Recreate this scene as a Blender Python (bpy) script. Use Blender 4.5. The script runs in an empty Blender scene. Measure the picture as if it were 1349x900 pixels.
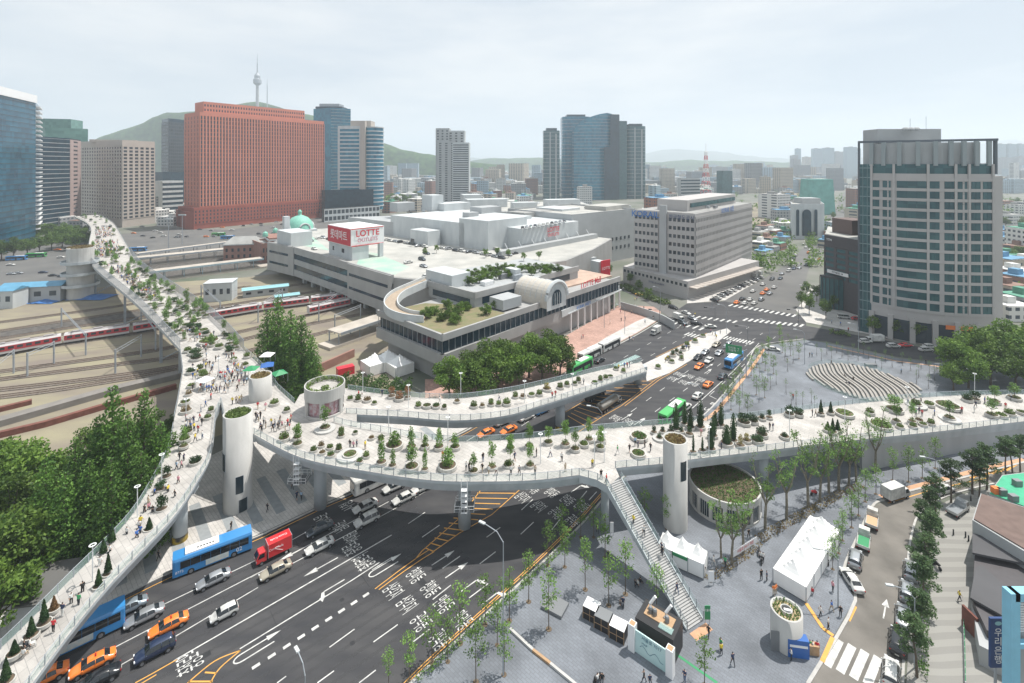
import bpy,bmesh,math,random
from mathutils import Vector,Matrix,noise
rad=math.radians
random.seed(7)
scene=bpy.context.scene
COL=scene.collection
# ---------------- camera, world, sun, exposure ----------------
FPX,CXP,HYP,CAMH=637.0,674.5,217.0,65.0
cd=bpy.data.cameras.new('camera');cam=bpy.data.objects.new('camera',cd);COL.objects.link(cam)
cam.location=(0,0,CAMH);cam.rotation_euler=(rad(90),0,0)
cd.sensor_width=36;cd.sensor_fit='HORIZONTAL';cd.lens=36*FPX/1349
cd.shift_y=-(450-HYP)/1349;cd.clip_start=1;cd.clip_end=60000
scene.camera=cam
SUN_EL,SUN_AZ=66.0,25.0
sd=Vector((math.cos(rad(SUN_EL))*math.cos(rad(SUN_AZ)),math.cos(rad(SUN_EL))*math.sin(rad(SUN_AZ)),math.sin(rad(SUN_EL))))
w=bpy.data.worlds.new('World');scene.world=w;w.use_nodes=True
nt=w.node_tree;nt.nodes.clear()
out=nt.nodes.new('ShaderNodeOutputWorld');bg=nt.nodes.new('ShaderNodeBackground')
sky=nt.nodes.new('ShaderNodeTexSky');sky.sky_type='NISHITA';sky.sun_disc=False
sky.sun_elevation=rad(SUN_EL);sky.sun_rotation=rad(90-SUN_AZ)
sky.air_density=1.0;sky.dust_density=6.0;sky.ozone_density=1.0
tc=nt.nodes.new('ShaderNodeTexCoord');mp=nt.nodes.new('ShaderNodeMapping');mp.inputs['Scale'].default_value=(1.2,1.2,5)
nz=nt.nodes.new('ShaderNodeTexNoise');nz.inputs['Scale'].default_value=1.9;nz.inputs['Detail'].default_value=5
rp=nt.nodes.new('ShaderNodeValToRGB');rp.color_ramp.elements[0].position=.3;rp.color_ramp.elements[1].position=.75
rp.color_ramp.elements[0].color=(.9,.9,.9,1);rp.color_ramp.elements[1].color=(.97,.97,.97,1)
mx=nt.nodes.new('ShaderNodeMix');mx.data_type='RGBA';veil=nt.nodes.new('ShaderNodeValToRGB');veil.color_ramp.elements[0].position=.36;veil.color_ramp.elements[1].position=.62
veil.color_ramp.elements[0].color=(.68,.77,.87,1);veil.color_ramp.elements[1].color=(.92,.955,.985,1)
vm=nt.nodes.new('ShaderNodeVectorMath');vm.operation='SCALE';vm.inputs[3].default_value=10.6
L=nt.links.new
L(nz.outputs['Fac'],veil.inputs[0]);L(veil.outputs[0],vm.inputs[0]);L(vm.outputs[0],mx.inputs[7]);L(tc.outputs['Generated'],mp.inputs['Vector']);L(mp.outputs[0],nz.inputs['Vector']);L(nz.outputs['Fac'],rp.inputs[0])
L(rp.outputs[0],mx.inputs[0]);L(sky.outputs[0],mx.inputs[6]);L(mx.outputs[2],bg.inputs[0]);L(bg.outputs[0],out.inputs[0])
bg.inputs[1].default_value=0.075
sl=bpy.data.lights.new('sun','SUN');sl.energy=5.0;sl.angle=rad(.6);sl.color=(1,.955,.89)
so=bpy.data.objects.new('sun',sl);COL.objects.link(so);so.rotation_euler=(-sd).to_track_quat('-Z','Y').to_euler()
so.location=(0,0,300)
scene.view_settings.view_transform='Standard';scene.view_settings.look='None'
scene.view_settings.exposure=0.24;scene.view_settings.gamma=1
scene.cycles.max_bounces=6;scene.cycles.transparent_max_bounces=12;scene.cycles.volume_bounces=1
# ---------------- helpers ----------------
def P(px,py,z=0.0):
 D=FPX*(CAMH-z)/(py-HYP)
 return Vector(((px-CXP)*D/FPX,D,z))
def PD(px,py,D):
 return Vector(((px-CXP)*D/FPX,D,CAMH-(py-HYP)*D/FPX))
def X_at(px,D):return (px-CXP)*D/FPX
def Z_at(py,D):return CAMH-(py-HYP)*D/FPX
def scr(v):return (CXP+FPX*v.x/max(v.y,.1),HYP+FPX*(CAMH-v.z)/max(v.y,.1))
UV=Vector((.74,.67,0));UV.normalize()
def ang(v):return math.atan2(v[1],v[0])
MATS={}
def mat(name,col,rough=.7,metal=0.0,spec=.5,noise_amt=0.0,noise_scale=1.0,bump=0.0,alpha=1.0,trans=0.0,emit=None,coat=0.0,col2=None,detail=4,stretch=None,rand=0.0):
 if name in MATS:return MATS[name]
 m=bpy.data.materials.new(name);m.use_nodes=True ;n=m.node_tree;b=n.nodes['Principled BSDF']
 b.inputs['Base Color'].default_value=(*col,1);b.inputs['Roughness'].default_value=rough;b.inputs['Metallic'].default_value=metal
 b.inputs['Specular IOR Level'].default_value=spec
 if coat:b.inputs['Coat Weight'].default_value=coat;b.inputs['Coat Roughness'].default_value=.05
 if alpha<1:b.inputs['Alpha'].default_value=alpha
 if trans:b.inputs['Transmission Weight'].default_value=trans
 if emit:b.inputs['Emission Color'].default_value=(*emit[0],1);b.inputs['Emission Strength'].default_value=emit[1]
 if noise_amt or col2:
  g=n.nodes.new('ShaderNodeNewGeometry');x=n.nodes.new('ShaderNodeTexNoise');x.inputs['Scale'].default_value=noise_scale;x.inputs['Detail'].default_value=detail
  mp=n.nodes.new('ShaderNodeMapping')
  if stretch:mp.inputs['Scale'].default_value=stretch
  n.links.new(g.outputs['Position'],mp.inputs['Vector']);n.links.new(mp.outputs[0],x.inputs['Vector'])
  r=n.nodes.new('ShaderNodeMapRange');r.inputs[1].default_value=.32;r.inputs[2].default_value=.68
  n.links.new(x.outputs['Fac'],r.inputs[0])
  k=n.nodes.new('ShaderNodeMix');k.data_type='RGBA'
  c2=col2 if col2 else tuple(min(1,c*(1+noise_amt))for c in col)
  c1=col if col2 else tuple(c*(1-noise_amt)for c in col)
  k.inputs[6].default_value=(*c1,1);k.inputs[7].default_value=(*c2,1)
  n.links.new(r.outputs[0],k.inputs[0]);src=k.outputs[2]
  if rand:src=_rand(n,src,rand)
  n.links.new(src,b.inputs['Base Color'])
  if bump:
   bp=n.nodes.new('ShaderNodeBump');bp.inputs['Strength'].default_value=bump;bp.inputs['Distance'].default_value=.05
   n.links.new(x.outputs['Fac'],bp.inputs['Height']);n.links.new(bp.outputs[0],b.inputs['Normal'])
 elif rand:
  c=n.nodes.new('ShaderNodeRGB');c.outputs[0].default_value=(*col,1)
  n.links.new(_rand(n,c.outputs[0],rand),b.inputs['Base Color'])
 MATS[name]=m
 return m
def _rand(n,src,amt):
 o=n.nodes.new('ShaderNodeObjectInfo');r=n.nodes.new('ShaderNodeMapRange');r.inputs[3].default_value=1-amt;r.inputs[4].default_value=1+amt
 n.links.new(o.outputs['Random'],r.inputs[0])
 h=n.nodes.new('ShaderNodeHueSaturation');n.links.new(src,h.inputs['Color']);n.links.new(r.outputs[0],h.inputs['Value'])
 return h.outputs[0]
def leafmat(name,c1,c2,scale=.6):
 m=bpy.data.materials.new(name);m.use_nodes=True ;n=m.node_tree;b=n.nodes['Principled BSDF']
 g=n.nodes.new('ShaderNodeNewGeometry');x=n.nodes.new('ShaderNodeTexNoise');x.inputs['Scale'].default_value=scale;x.inputs['Detail'].default_value=2
 n.links.new(g.outputs['Position'],x.inputs['Vector'])
 a=n.nodes.new('ShaderNodeMath');a.operation='ADD';n.links.new(x.outputs['Fac'],a.inputs[0])
 s=n.nodes.new('ShaderNodeMath');s.operation='MULTIPLY_ADD';s.inputs[1].default_value=.5;s.inputs[2].default_value=-.25
 n.links.new(g.outputs['Random Per Island'],s.inputs[0]);n.links.new(s.outputs[0],a.inputs[1])
 r=n.nodes.new('ShaderNodeMapRange');r.inputs[1].default_value=.2;r.inputs[2].default_value=.8;n.links.new(a.outputs[0],r.inputs[0])
 k=n.nodes.new('ShaderNodeMix');k.data_type='RGBA';k.inputs[6].default_value=(*c1,1);k.inputs[7].default_value=(*c2,1)
 n.links.new(r.outputs[0],k.inputs[0]);src=_rand(n,k.outputs[2],.28);n.links.new(src,b.inputs['Base Color'])
 b.inputs['Roughness'].default_value=.55;b.inputs['Specular IOR Level'].default_value=.3
 t=n.nodes.new('ShaderNodeBsdfTranslucent');n.links.new(src,t.inputs['Color'])
 ms=n.nodes.new('ShaderNodeMixShader');ms.inputs[0].default_value=.3
 o=n.nodes['Material Output'];n.links.new(b.outputs[0],ms.inputs[1]);n.links.new(t.outputs[0],ms.inputs[2]);n.links.new(ms.outputs[0],o.inputs[0])
 MATS[name]=m;return m
def gridmat(name,col,line,cell=(1.2,1.2),lw=.04,rot=0.0,rough=.8,var=.12,nscale=.15,wear=.15):
 """paving: tiles with per-tile tone, joints and slow stains"""
 m=bpy.data.materials.new(name);m.use_nodes=True ;n=m.node_tree;b=n.nodes['Principled BSDF']
 g=n.nodes.new('ShaderNodeNewGeometry');mp=n.nodes.new('ShaderNodeMapping');mp.inputs['Rotation'].default_value=(0,0,rot)
 mp.inputs['Scale'].default_value=(1/cell[0],1/cell[0],1)
 n.links.new(g.outputs['Position'],mp.inputs['Vector'])
 br=n.nodes.new('ShaderNodeTexBrick');br.offset=.5;br.inputs['Scale'].default_value=1;br.inputs['Mortar Size'].default_value=lw
 br.inputs['Brick Width'].default_value=1;br.inputs['Row Height'].default_value=cell[1]/cell[0];br.inputs['Mortar Smooth'].default_value=.1
 br.inputs['Color1'].default_value=(*[c*(1-var)for c in col],1);br.inputs['Color2'].default_value=(*[min(1,c*(1+var))for c in col],1);br.inputs['Mortar'].default_value=(*line,1)
 n.links.new(mp.outputs[0],br.inputs['Vector'])
 x=n.nodes.new('ShaderNodeTexNoise');x.inputs['Scale'].default_value=nscale;x.inputs['Detail'].default_value=6;n.links.new(g.outputs['Position'],x.inputs['Vector'])
 r=n.nodes.new('ShaderNodeMapRange');r.inputs[1].default_value=.3;r.inputs[2].default_value=.7;r.inputs[3].default_value=1-wear;r.inputs[4].default_value=1+wear
 n.links.new(x.outputs['Fac'],r.inputs[0])
 h=n.nodes.new('ShaderNodeHueSaturation');n.links.new(br.outputs[0],h.inputs['Color']);n.links.new(r.outputs[0],h.inputs['Value'])
 n.links.new(h.outputs[0],b.inputs['Base Color']);b.inputs['Roughness'].default_value=rough
 MATS[name]=m;return m
def glassfacade(name,col,col2,rough=.12,metal=.0,cell=3.5):
 """curtain wall glass: panes differ a little in tone"""
 m=bpy.data.materials.new(name);m.use_nodes=True ;n=m.node_tree;b=n.nodes['Principled BSDF']
 g=n.nodes.new('ShaderNodeNewGeometry');v=n.nodes.new('ShaderNodeVectorMath');v.operation='SNAP';v.inputs[1].default_value=(cell,cell,cell)
 n.links.new(g.outputs['Position'],v.inputs[0])
 wn=n.nodes.new('ShaderNodeTexWhiteNoise');n.links.new(v.outputs[0],wn.inputs['Vector'])
 x=n.nodes.new('ShaderNodeTexNoise');x.inputs['Scale'].default_value=.035;n.links.new(g.outputs['Position'],x.inputs['Vector'])
 a=n.nodes.new('ShaderNodeMath');a.operation='MULTIPLY_ADD';a.inputs[1].default_value=.45;n.links.new(wn.outputs['Value'],a.inputs[0]);n.links.new(x.outputs['Fac'],a.inputs[2])
 r=n.nodes.new('ShaderNodeMapRange');r.inputs[1].default_value=.35;r.inputs[2].default_value=1.05;n.links.new(a.outputs[0],r.inputs[0])
 k=n.nodes.new('ShaderNodeMix');k.data_type='RGBA';k.inputs[6].default_value=(*col,1);k.inputs[7].default_value=(*col2,1)
 n.links.new(r.outputs[0],k.inputs[0]);n.links.new(k.outputs[2],b.inputs['Base Color'])
 b.inputs['Roughness'].default_value=rough;b.inputs['Metallic'].default_value=metal;b.inputs['Specular IOR Level'].default_value=.38
 MATS[name]=m;return m
def put(o,parent=None):
 COL.objects.link(o)
 if parent is not None:o.parent=parent
 return o
def tag(o,label=None,cat=None,group=None,kind=None):
 if label:o['label']=label
 if cat:o['category']=cat
 if group:o['group']=group
 if kind:o['kind']=kind
 return o
def thing(name,label,cat,loc=(0,0,0),rz=0.0,group=None):
 o=bpy.data.objects.new(name,None);o.empty_display_size=.5;COL.objects.link(o)
 o.location=loc;o.rotation_euler=(0,0,rz)
 return tag(o,label,cat,group)
class MB:
 def __init__(s):s.v=[];s.f=[];s.m=[];s.mats=[];s.cur=0
 def use(s,m):
  if isinstance(m,str):m=MATS[m]
  if m not in s.mats:s.mats.append(m)
  s.cur=s.mats.index(m);return s
 def add(s,vs,fs,M=None):
  k=len(s.v)
  s.v+=[tuple(M@Vector(q))if M is not None else tuple(q)for q in vs]
  for f in fs:s.f.append(tuple(i+k for i in f));s.m.append(s.cur)
  return s
 def box(s,c,sz,rz=0.0,M=None):
  x,y,z=sz[0]/2,sz[1]/2,sz[2]/2;cs,sn=math.cos(rz),math.sin(rz)
  vs=[(c[0]+a*x*cs-b*y*sn,c[1]+a*x*sn+b*y*cs,c[2]+d*z)for d in (-1,1)for a,b in ((-1,-1),(1,-1),(1,1),(-1,1))]
  return s.add(vs,[(3,2,1,0),(4,5,6,7),(0,1,5,4),(1,2,6,5),(2,3,7,6),(3,0,4,7)],M)
 def boxz(s,x,y,z0,z1,sx,sy,rz=0.0):return s.box((x,y,(z0+z1)/2),(sx,sy,z1-z0),rz)
 def prism(s,poly,z0,z1,bottom=True):
  n=len(poly);a=sum(poly[i][0]*poly[(i+1)%n][1]-poly[(i+1)%n][0]*poly[i][1]for i in range(n))
  if a<0:poly=poly[::-1]
  vs=[(p[0],p[1],z0)for p in poly]+[(p[0],p[1],z1)for p in poly]
  fs=[tuple(range(n,2*n))]+([tuple(range(n-1,-1,-1))]if bottom else [])+[(i,(i+1)%n,n+(i+1)%n,n+i)for i in range(n)]
  return s.add(vs,fs)
 def poly(s,pts):
  n=len(pts);a=sum(pts[i][0]*pts[(i+1)%n][1]-pts[(i+1)%n][0]*pts[i][1]for i in range(n))
  if a<0:pts=pts[::-1]
  return s.add([tuple(p)for p in pts],[tuple(range(n))])
 def cyl(s,c,r,z0,z1,n=16,r2=None,cap=True):
  r2=r if r2 is None else r2
  vs=[(c[0]+r*math.cos(2*math.pi*i/n),c[1]+r*math.sin(2*math.pi*i/n),z0)for i in range(n)]+[(c[0]+r2*math.cos(2*math.pi*i/n),c[1]+r2*math.sin(2*math.pi*i/n),z1)for i in range(n)]
  fs=[(i,(i+1)%n,n+(i+1)%n,n+i)for i in range(n)]
  if cap:fs+=[tuple(range(n-1,-1,-1)),tuple(range(n,2*n))]
  return s.add(vs,fs)
 def lathe(s,c,prof,n=24,close=False):
  k=len(prof);vs=[]
  for i in range(n):
   a=2*math.pi*i/n
   vs+=[(c[0]+r*math.cos(a),c[1]+r*math.sin(a),c[2]+z)for r,z in prof]
  fs=[]
  for i in range(n):
   j=(i+1)%n
   for q in range(k-1):fs.append((i*k+q,j*k+q,j*k+q+1,i*k+q+1))
  return s.add(vs,fs)
 def tube(s,pts,r,n=6,r2=None):
  pts=[Vector(p)for p in pts];m=len(pts);vs=[]
  for i,p in enumerate(pts):
   d=(pts[min(i+1,m-1)]-pts[max(i-1,0)]).normalized()
   u=d.cross(Vector((0,0,1)))if abs(d.z)<.9 else d.cross(Vector((1,0,0)))
   u.normalize();q=d.cross(u);rr=r if r2 is None else r+(r2-r)*i/(m-1)
   vs+=[tuple(p+u*rr*math.cos(2*math.pi*k/n)+q*rr*math.sin(2*math.pi*k/n))for k in range(n)]
  fs=[(i*n+k,i*n+(k+1)%n,(i+1)*n+(k+1)%n,(i+1)*n+k)for i in range(m-1)for k in range(n)]
  fs+=[tuple(range(n-1,-1,-1)),tuple(range((m-1)*n,m*n))]
  return s.add(vs,fs)
 def mesh(s,name,smooth=False):
  me=bpy.data.meshes.new(name);me.from_pydata(s.v,[],s.f)
  for m in s.mats:me.materials.append(m)
  if len(s.mats)>1:me.polygons.foreach_set('material_index',s.m)
  if smooth:me.polygons.foreach_set('use_smooth',[True]*len(me.polygons))
  me.update();return me
 def build(s,name,parent=None,smooth=False,fixn=False,**kw):
  me=s.mesh(name,smooth)
  if fixn:
   bm=bmesh.new();bm.from_mesh(me);bmesh.ops.recalc_face_normals(bm,faces=bm.faces);bm.to_mesh(me);bm.free()
  o=put(bpy.data.objects.new(name,me),parent)
  return tag(o,**kw)if kw else o
def obj(name,me,parent=None,loc=(0,0,0),rz=0.0,sc=None):
 o=put(bpy.data.objects.new(name,me),parent);o.location=loc;o.rotation_euler=(0,0,rz)
 if sc:o.scale=sc if hasattr(sc,'__len__')else (sc,)*3
 return o
def copy_tree(o,parent=None):
 c=o.copy();COL.objects.link(c)
 if parent is not None:c.parent=parent
 for ch in list(o.children):copy_tree(ch,c)
 return c
def recolor(o,matname_from,m,deep=True):
 """give this object its own paint without touching the shared mesh"""
 if o.type=='MESH':
  for i,sl_ in enumerate(o.material_slots):
   if o.data.materials[i]is not None and o.data.materials[i].name==matname_from:
    sl_.link='OBJECT';sl_.material=m
 if deep:
  for ch in o.children:recolor(ch,matname_from,m)
def cr(pts,n=8):
 """Catmull-Rom resample of tuples"""
 pts=[Vector(p)for p in pts];out=[]
 for i in range(len(pts)-1):
  p0=pts[max(i-1,0)];p1=pts[i];p2=pts[i+1];p3=pts[min(i+2,len(pts)-1)]
  for k in range(n):
   t=k/n
   out.append(.5*((2*p1)+(-p0+p2)*t+(2*p0-5*p1+4*p2-p3)*t*t+(-p0+3*p1-3*p2+p3)*t**3))
 out.append(pts[-1]);return out
def resamp(pts,step):
 pts=[Vector(p)for p in pts];out=[pts[0]];d=0.0
 for a,b in zip(pts,pts[1:]):
  L_=(b-a).length;t=step-d
  while t<=L_:out.append(a.lerp(b,t/L_));t+=step
  d=(d+L_)%step if step>0 else 0
 return out
def ribbon(mb,pts,w_,z):
 pts=[Vector((p[0],p[1],0))for p in pts];n=len(pts);vs=[]
 for i,p in enumerate(pts):
  d=(pts[min(i+1,n-1)]-pts[max(i-1,0)]).normalized();q=Vector((-d.y,d.x,0))*w_/2
  vs+=[(p.x+q.x,p.y+q.y,z),(p.x-q.x,p.y-q.y,z)]
 mb.add(vs,[(2*i,2*i+1,2*i+3,2*i+2)for i in range(n-1)])
def ribbox(mb,pts,w_,z0,z1):
 pts=[Vector((p[0],p[1],0))for p in pts];n=len(pts);vs=[]
 for i,p in enumerate(pts):
  d=(pts[min(i+1,n-1)]-pts[max(i-1,0)]).normalized();q=Vector((-d.y,d.x,0))*w_/2
  vs+=[(p.x+q.x,p.y+q.y,z0),(p.x-q.x,p.y-q.y,z0),(p.x-q.x,p.y-q.y,z1),(p.x+q.x,p.y+q.y,z1)]
 fs=[(4*i+a,4*i+(a+1)%4,4*i+4+(a+1)%4,4*i+4+a)for i in range(n-1)for a in range(4)]
 mb.add(vs,fs+[(3,2,1,0),tuple(range(4*n-4,4*n))])
FONTCACHE={}
def textmesh(txt,m,size=1.0,ext=0.0,name='lettering',bold=0.0,sx=1.0,sy=1.0):
 cu=bpy.data.curves.new('t','FONT');cu.body=txt;cu.size=size;cu.extrude=ext;cu.align_x='CENTER';cu.align_y='CENTER';cu.offset=bold
 cu.resolution_u=3
 o=bpy.data.objects.new('t',cu);COL.objects.link(o)
 dg=bpy.context.evaluated_depsgraph_get();me=bpy.data.meshes.new_from_object(o.evaluated_get(dg))
 bpy.data.objects.remove(o);bpy.data.curves.remove(cu)
 me.name=name;me.materials.clear();me.materials.append(m)
 me.transform(Matrix.Diagonal((sx,sy,1,1)));return me
def signtext(txt,m,size,origin,right,parent,name='lettering',up=Vector((0,0,1)),ext=.03,bold=0.0,sx=1,sy=1):
 """text standing in the plane (right, up), facing right x up"""
 me=textmesh(txt,m,size,ext,name,bold,sx,sy)
 r=Vector(right).normalized();u=Vector(up).normalized();nrm=r.cross(u)
 M=Matrix((r,u,nrm)).transposed().to_4x4();M.translation=origin
 me.transform(M);return put(bpy.data.objects.new(name,me),parent)
 # ---------------- materials ----------------
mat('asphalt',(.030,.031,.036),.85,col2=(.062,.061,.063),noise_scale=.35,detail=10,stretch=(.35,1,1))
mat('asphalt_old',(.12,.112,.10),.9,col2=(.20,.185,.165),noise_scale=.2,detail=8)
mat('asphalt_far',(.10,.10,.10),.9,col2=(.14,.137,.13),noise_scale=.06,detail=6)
mat('paint_white',(.66,.66,.63),.6,col2=(.40,.40,.39),noise_scale=1.1,detail=10)
mat('paint_yellow',(.70,.36,.07),.6,col2=(.6,.30,.06),noise_scale=1.2)
mat('kerb',(.42,.41,.39),.8,noise_amt=.12,noise_scale=1)
gridmat('granite',(.16,.175,.198),(.125,.135,.15),(.8,.4),.04,rad(42),var=.07,nscale=.13,wear=.30)
gridmat('granite_light',(.50,.48,.455),(.34,.33,.32),(1.2,.6),.03,rad(42),var=.06,nscale=.3)
gridmat('brick_paving',(.42,.26,.21),(.30,.2,.17),(1.0,.5),.04,rad(42),var=.14,nscale=.2)
gridmat('deck_floor',(.415,.395,.37),(.28,.27,.26),(1.6,.8),.02,rad(35),var=.07,nscale=.3,wear=.17)
mat('white_concrete',(.40,.395,.38),.8,col2=(.50,.495,.475),noise_scale=.5,detail=10,stretch=(1,1,.3))
mat('deck_side',(.36,.40,.42),.7,col2=(.46,.49,.51),noise_scale=.5,detail=9,stretch=(1,1,.4))
mat('steel_grey',(.32,.35,.38),.55,metal=.2,noise_amt=.08)
mat('dark_metal',(.05,.055,.06),.5,metal=.3)
mat('mid_metal',(.22,.23,.24),.5,metal=.4)
mat('white_metal',(.70,.71,.71),.45)
mat('pot',(.43,.42,.39),.85,col2=(.52,.51,.48),noise_scale=2,detail=6)
mat('soil',(.10,.075,.05),1,col2=(.16,.12,.08),noise_scale=4)
mat('bark',(.09,.07,.055),1,col2=(.15,.12,.09),noise_scale=5)
mat('bark_pale',(.25,.22,.17),1,col2=(.13,.12,.09),noise_scale=3)
mat('black',(.015,.015,.017),.5);mat('rubber',(.02,.02,.021),.8)
mat('red',(.55,.035,.04),.4);mat('blue',(.03,.12,.38),.4);mat('green',(.03,.25,.10),.5);mat('white',(.78,.78,.78),.4)
mat('orange',(.75,.20,.05),.4);mat('yellow',(.70,.45,.06),.5);mat('wood',(.36,.22,.12),.7,col2=(.45,.3,.17),noise_scale=3,stretch=(1,6,1))
m=mat('railing_glass',(.55,.78,.74),.05,alpha=.26);
mat('tent',(.80,.80,.79),.6,noise_amt=.03,noise_scale=.8)
LM={}
leafmat('leaf_plane',(.040,.095,.014),(.17,.27,.045),.35)
leafmat('leaf_meta',(.035,.095,.018),(.15,.28,.05),.4)
leafmat('leaf_dark',(.018,.050,.018),(.055,.11,.035),.5)
leafmat('leaf_young',(.085,.18,.035),(.20,.33,.08),.8)
leafmat('leaf_pine',(.035,.075,.028),(.10,.16,.06),.6)
leafmat('leaf_shrub',(.07,.13,.03),(.19,.26,.07),1.2)
leafmat('leaf_dry',(.16,.10,.05),(.24,.20,.08),1.2)
leafmat('leaf_hedge',(.035,.10,.018),(.12,.22,.045),.8)
def struct(name,mb,smooth=False):return mb.build(name,None,smooth,kind='structure')
def px_poly(lst,z):return [(*P(x,y,0).xy,z)for x,y in lst]
# ---------------- ground ----------------
g=MB().use(mat('city_ground',(.09,.11,.075),.95,col2=(.21,.20,.185),noise_scale=.03,detail=8))
g.add([(-8900,-150,0),(8900,-150,0),(8900,9800,0),(-8900,9800,0)],[(0,1,2,3)]);struct('ground',g)
yard=MB().use(mat('yard_ballast',(.19,.16,.135),1,col2=(.27,.245,.165),noise_scale=.05,detail=10,stretch=(1,2.2,1)))
yard.poly(px_poly([(-60,575),(-60,392),(110,380),(330,365),(520,340),(600,420),(500,520),(330,560),(150,620)],.004));struct('rail_yard_ground',yard)
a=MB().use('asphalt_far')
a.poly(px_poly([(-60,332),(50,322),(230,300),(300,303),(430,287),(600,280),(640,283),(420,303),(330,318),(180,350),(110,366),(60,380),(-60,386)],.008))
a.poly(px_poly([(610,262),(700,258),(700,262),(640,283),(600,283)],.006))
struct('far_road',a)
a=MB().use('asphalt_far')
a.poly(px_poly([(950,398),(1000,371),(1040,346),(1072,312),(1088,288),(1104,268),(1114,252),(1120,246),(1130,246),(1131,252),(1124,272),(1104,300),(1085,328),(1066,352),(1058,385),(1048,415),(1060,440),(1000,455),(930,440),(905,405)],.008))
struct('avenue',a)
a=MB().use('asphalt')
a.poly(px_poly([(-120,945),(-60,898),(126,804),(224,755),(340,707),(357,699),(420,669),(474,645),(530,613),(580,585),(625,562),(690,522),(745,492),(800,462),(840,441),(868,424),(905,400),(955,397),(1062,417),(1062,446),(1000,456),(985,480),(965,505),(935,540),(905,562),(860,590),(800,652),(770,687),(720,737),(660,792),(600,847),(540,902),(450,1000),(-100,1000)],.012))
struct('main_road',a)
a=MB().use('asphalt')
a.poly(px_poly([(1055,428),(1120,440),(1259,466),(1360,478),(1360,490),(1259,480),(1180,470),(1088,450),(1050,447)],.016));struct('side_road',a)
gp=MB().use('granite')
gp.poly(px_poly([(440,1010),(540,904),(600,849),(660,794),(720,739),(770,689),(800,654),(860,592),(905,564),(935,542),(965,507),(985,482),(1002,457),(1060,448),(1088,452),(1180,472),(1259,482),(1360,492),(1360,600),(1300,621),(1200,646),(1163,658),(1148,668),(1130,705),(1110,755),(1126,791),(1064,900),(1000,1000)],.1))
struct('plaza',gp)
gp=MB().use('granite_light')
gp.poly(px_poly([(-60,896),(-60,760),(60,700),(180,640),(280,600),(330,575),(440,560),(560,552),(640,538),(690,520),(625,560),(580,583),(530,611),(474,643),(420,667),(357,697),(340,705),(224,753),(126,802)],.1))
struct('west_pavement',gp)
st=MB().use(mat('stripe_grey',(.27,.29,.30),.8,noise_amt=.1))
c0=P(230,752);dv=UV;nv=Vector((-UV.y,UV.x,0))
for i in range(16):
 o_=P(150,785)+dv*(i*3.9);e_=15 if i<13 else 9
 q=[o_+nv*1.5,o_+dv*1.7+nv*1.5,o_+dv*1.7+nv*e_,o_+nv*e_]
 st.poly([(v.x,v.y,.104)for v in q])
struct('pavement_band',st)
gp=MB().use('brick_paving')
gp.poly(px_poly([(690,520),(640,538),(560,540),(560,500),(620,500),(700,470),(757,436),(816,402),(872,405),(868,422),(840,439),(800,460),(745,490)],.1))
struct('station_forecourt',gp)
gp=MB().use('granite_light')
gp.poly(px_poly([(745,489),(800,459),(840,438),(868,421),(868,412),(838,424),(800,444),(770,463)],.11));struct('forecourt_pavement',gp)
gp=MB().use('granite_light')
gp.poly(px_poly([(1048,408),(1058,398),(1066,380),(1130,404),(1340,440),(1350,475),(1259,462),(1120,436),(1062,425)],.1));struct('tower_pavement',gp)
gp=MB().use('granite_light')
gp.poly(px_poly([(905,400),(955,396),(1000,370),(1000,358),(940,383),(905,395)],.1));struct('office_pavement',gp)
gp=MB().use('granite_light')
gp.prism([P(x,y).xy for x,y in [(848,480),(931,440),(958,433),(963,437),(930,463),(882,492),(852,503)]],0,.15);struct('median_island',gp)
a=MB().use('asphalt_old')
a.poly(px_poly([(1000,1000),(1066,902),(1128,792),(1112,755),(1132,706),(1150,669),(1165,660),(1201,648),(1300,623),(1400,596),(1400,618),(1349,628),(1262,648),(1215,672),(1200,705),(1194,760),(1186,900),(1180,1000)],.02));struct('one_way_street',a)
def wavemat():
 m=bpy.data.materials.new('wavy_paving');m.use_nodes=True ;n=m.node_tree;b=n.nodes['Principled BSDF']
 g=n.nodes.new('ShaderNodeNewGeometry');wv=n.nodes.new('ShaderNodeTexWave');wv.bands_direction='Y';wv.inputs['Scale'].default_value=.17;wv.inputs['Distortion'].default_value=2.2;wv.inputs['Detail'].default_value=1
 wv.inputs['Detail Scale'].default_value=.6;n.links.new(g.outputs['Position'],wv.inputs['Vector'])
 r=n.nodes.new('ShaderNodeValToRGB');r.color_ramp.elements[0].position=.45;r.color_ramp.elements[1].position=.55
 r.color_ramp.elements[0].color=(.235,.23,.215,1);r.color_ramp.elements[1].color=(.28,.275,.255,1)
 n.links.new(wv.outputs['Fac'],r.inputs[0]);n.links.new(r.outputs[0],b.inputs['Base Color']);b.inputs['Roughness'].default_value=.85;MATS['wavy_paving']=m
wavemat()
a=MB().use('wavy_paving')
a.poly(px_poly([(1188,1000),(1194,900),(1202,760),(1212,700),(1225,672),(1266,652),(1360,632),(1450,632),(1450,1000)],.1));struct('wavy_pavement',a)
kb=MB().use('kerb')
for L_,s_ in (([(-60,898),(126,804),(224,755),(340,707),(357,699),(420,669),(474,645),(530,613),(580,585),(625,562),(690,522),(745,492),(800,462),(840,441),(868,424)],.3),([(450,1000),(540,902),(600,847),(660,792),(720,737),(770,687),(800,652),(860,590),(905,562),(935,540),(965,505),(985,480),(1000,456),(1058,447)],.35),([(1064,902),(1127,792),(1111,755),(1131,706),(1149,668),(1164,659),(1200,647),(1300,622),(1400,596)],.4),([(1187,960),(1195,760),(1201,705),(1216,672),(1262,649),(1349,629)],.3)):
 ribbox(kb,cr([P(*q)for q in L_],4),s_,0,.14)
struct('kerb',kb)
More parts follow.
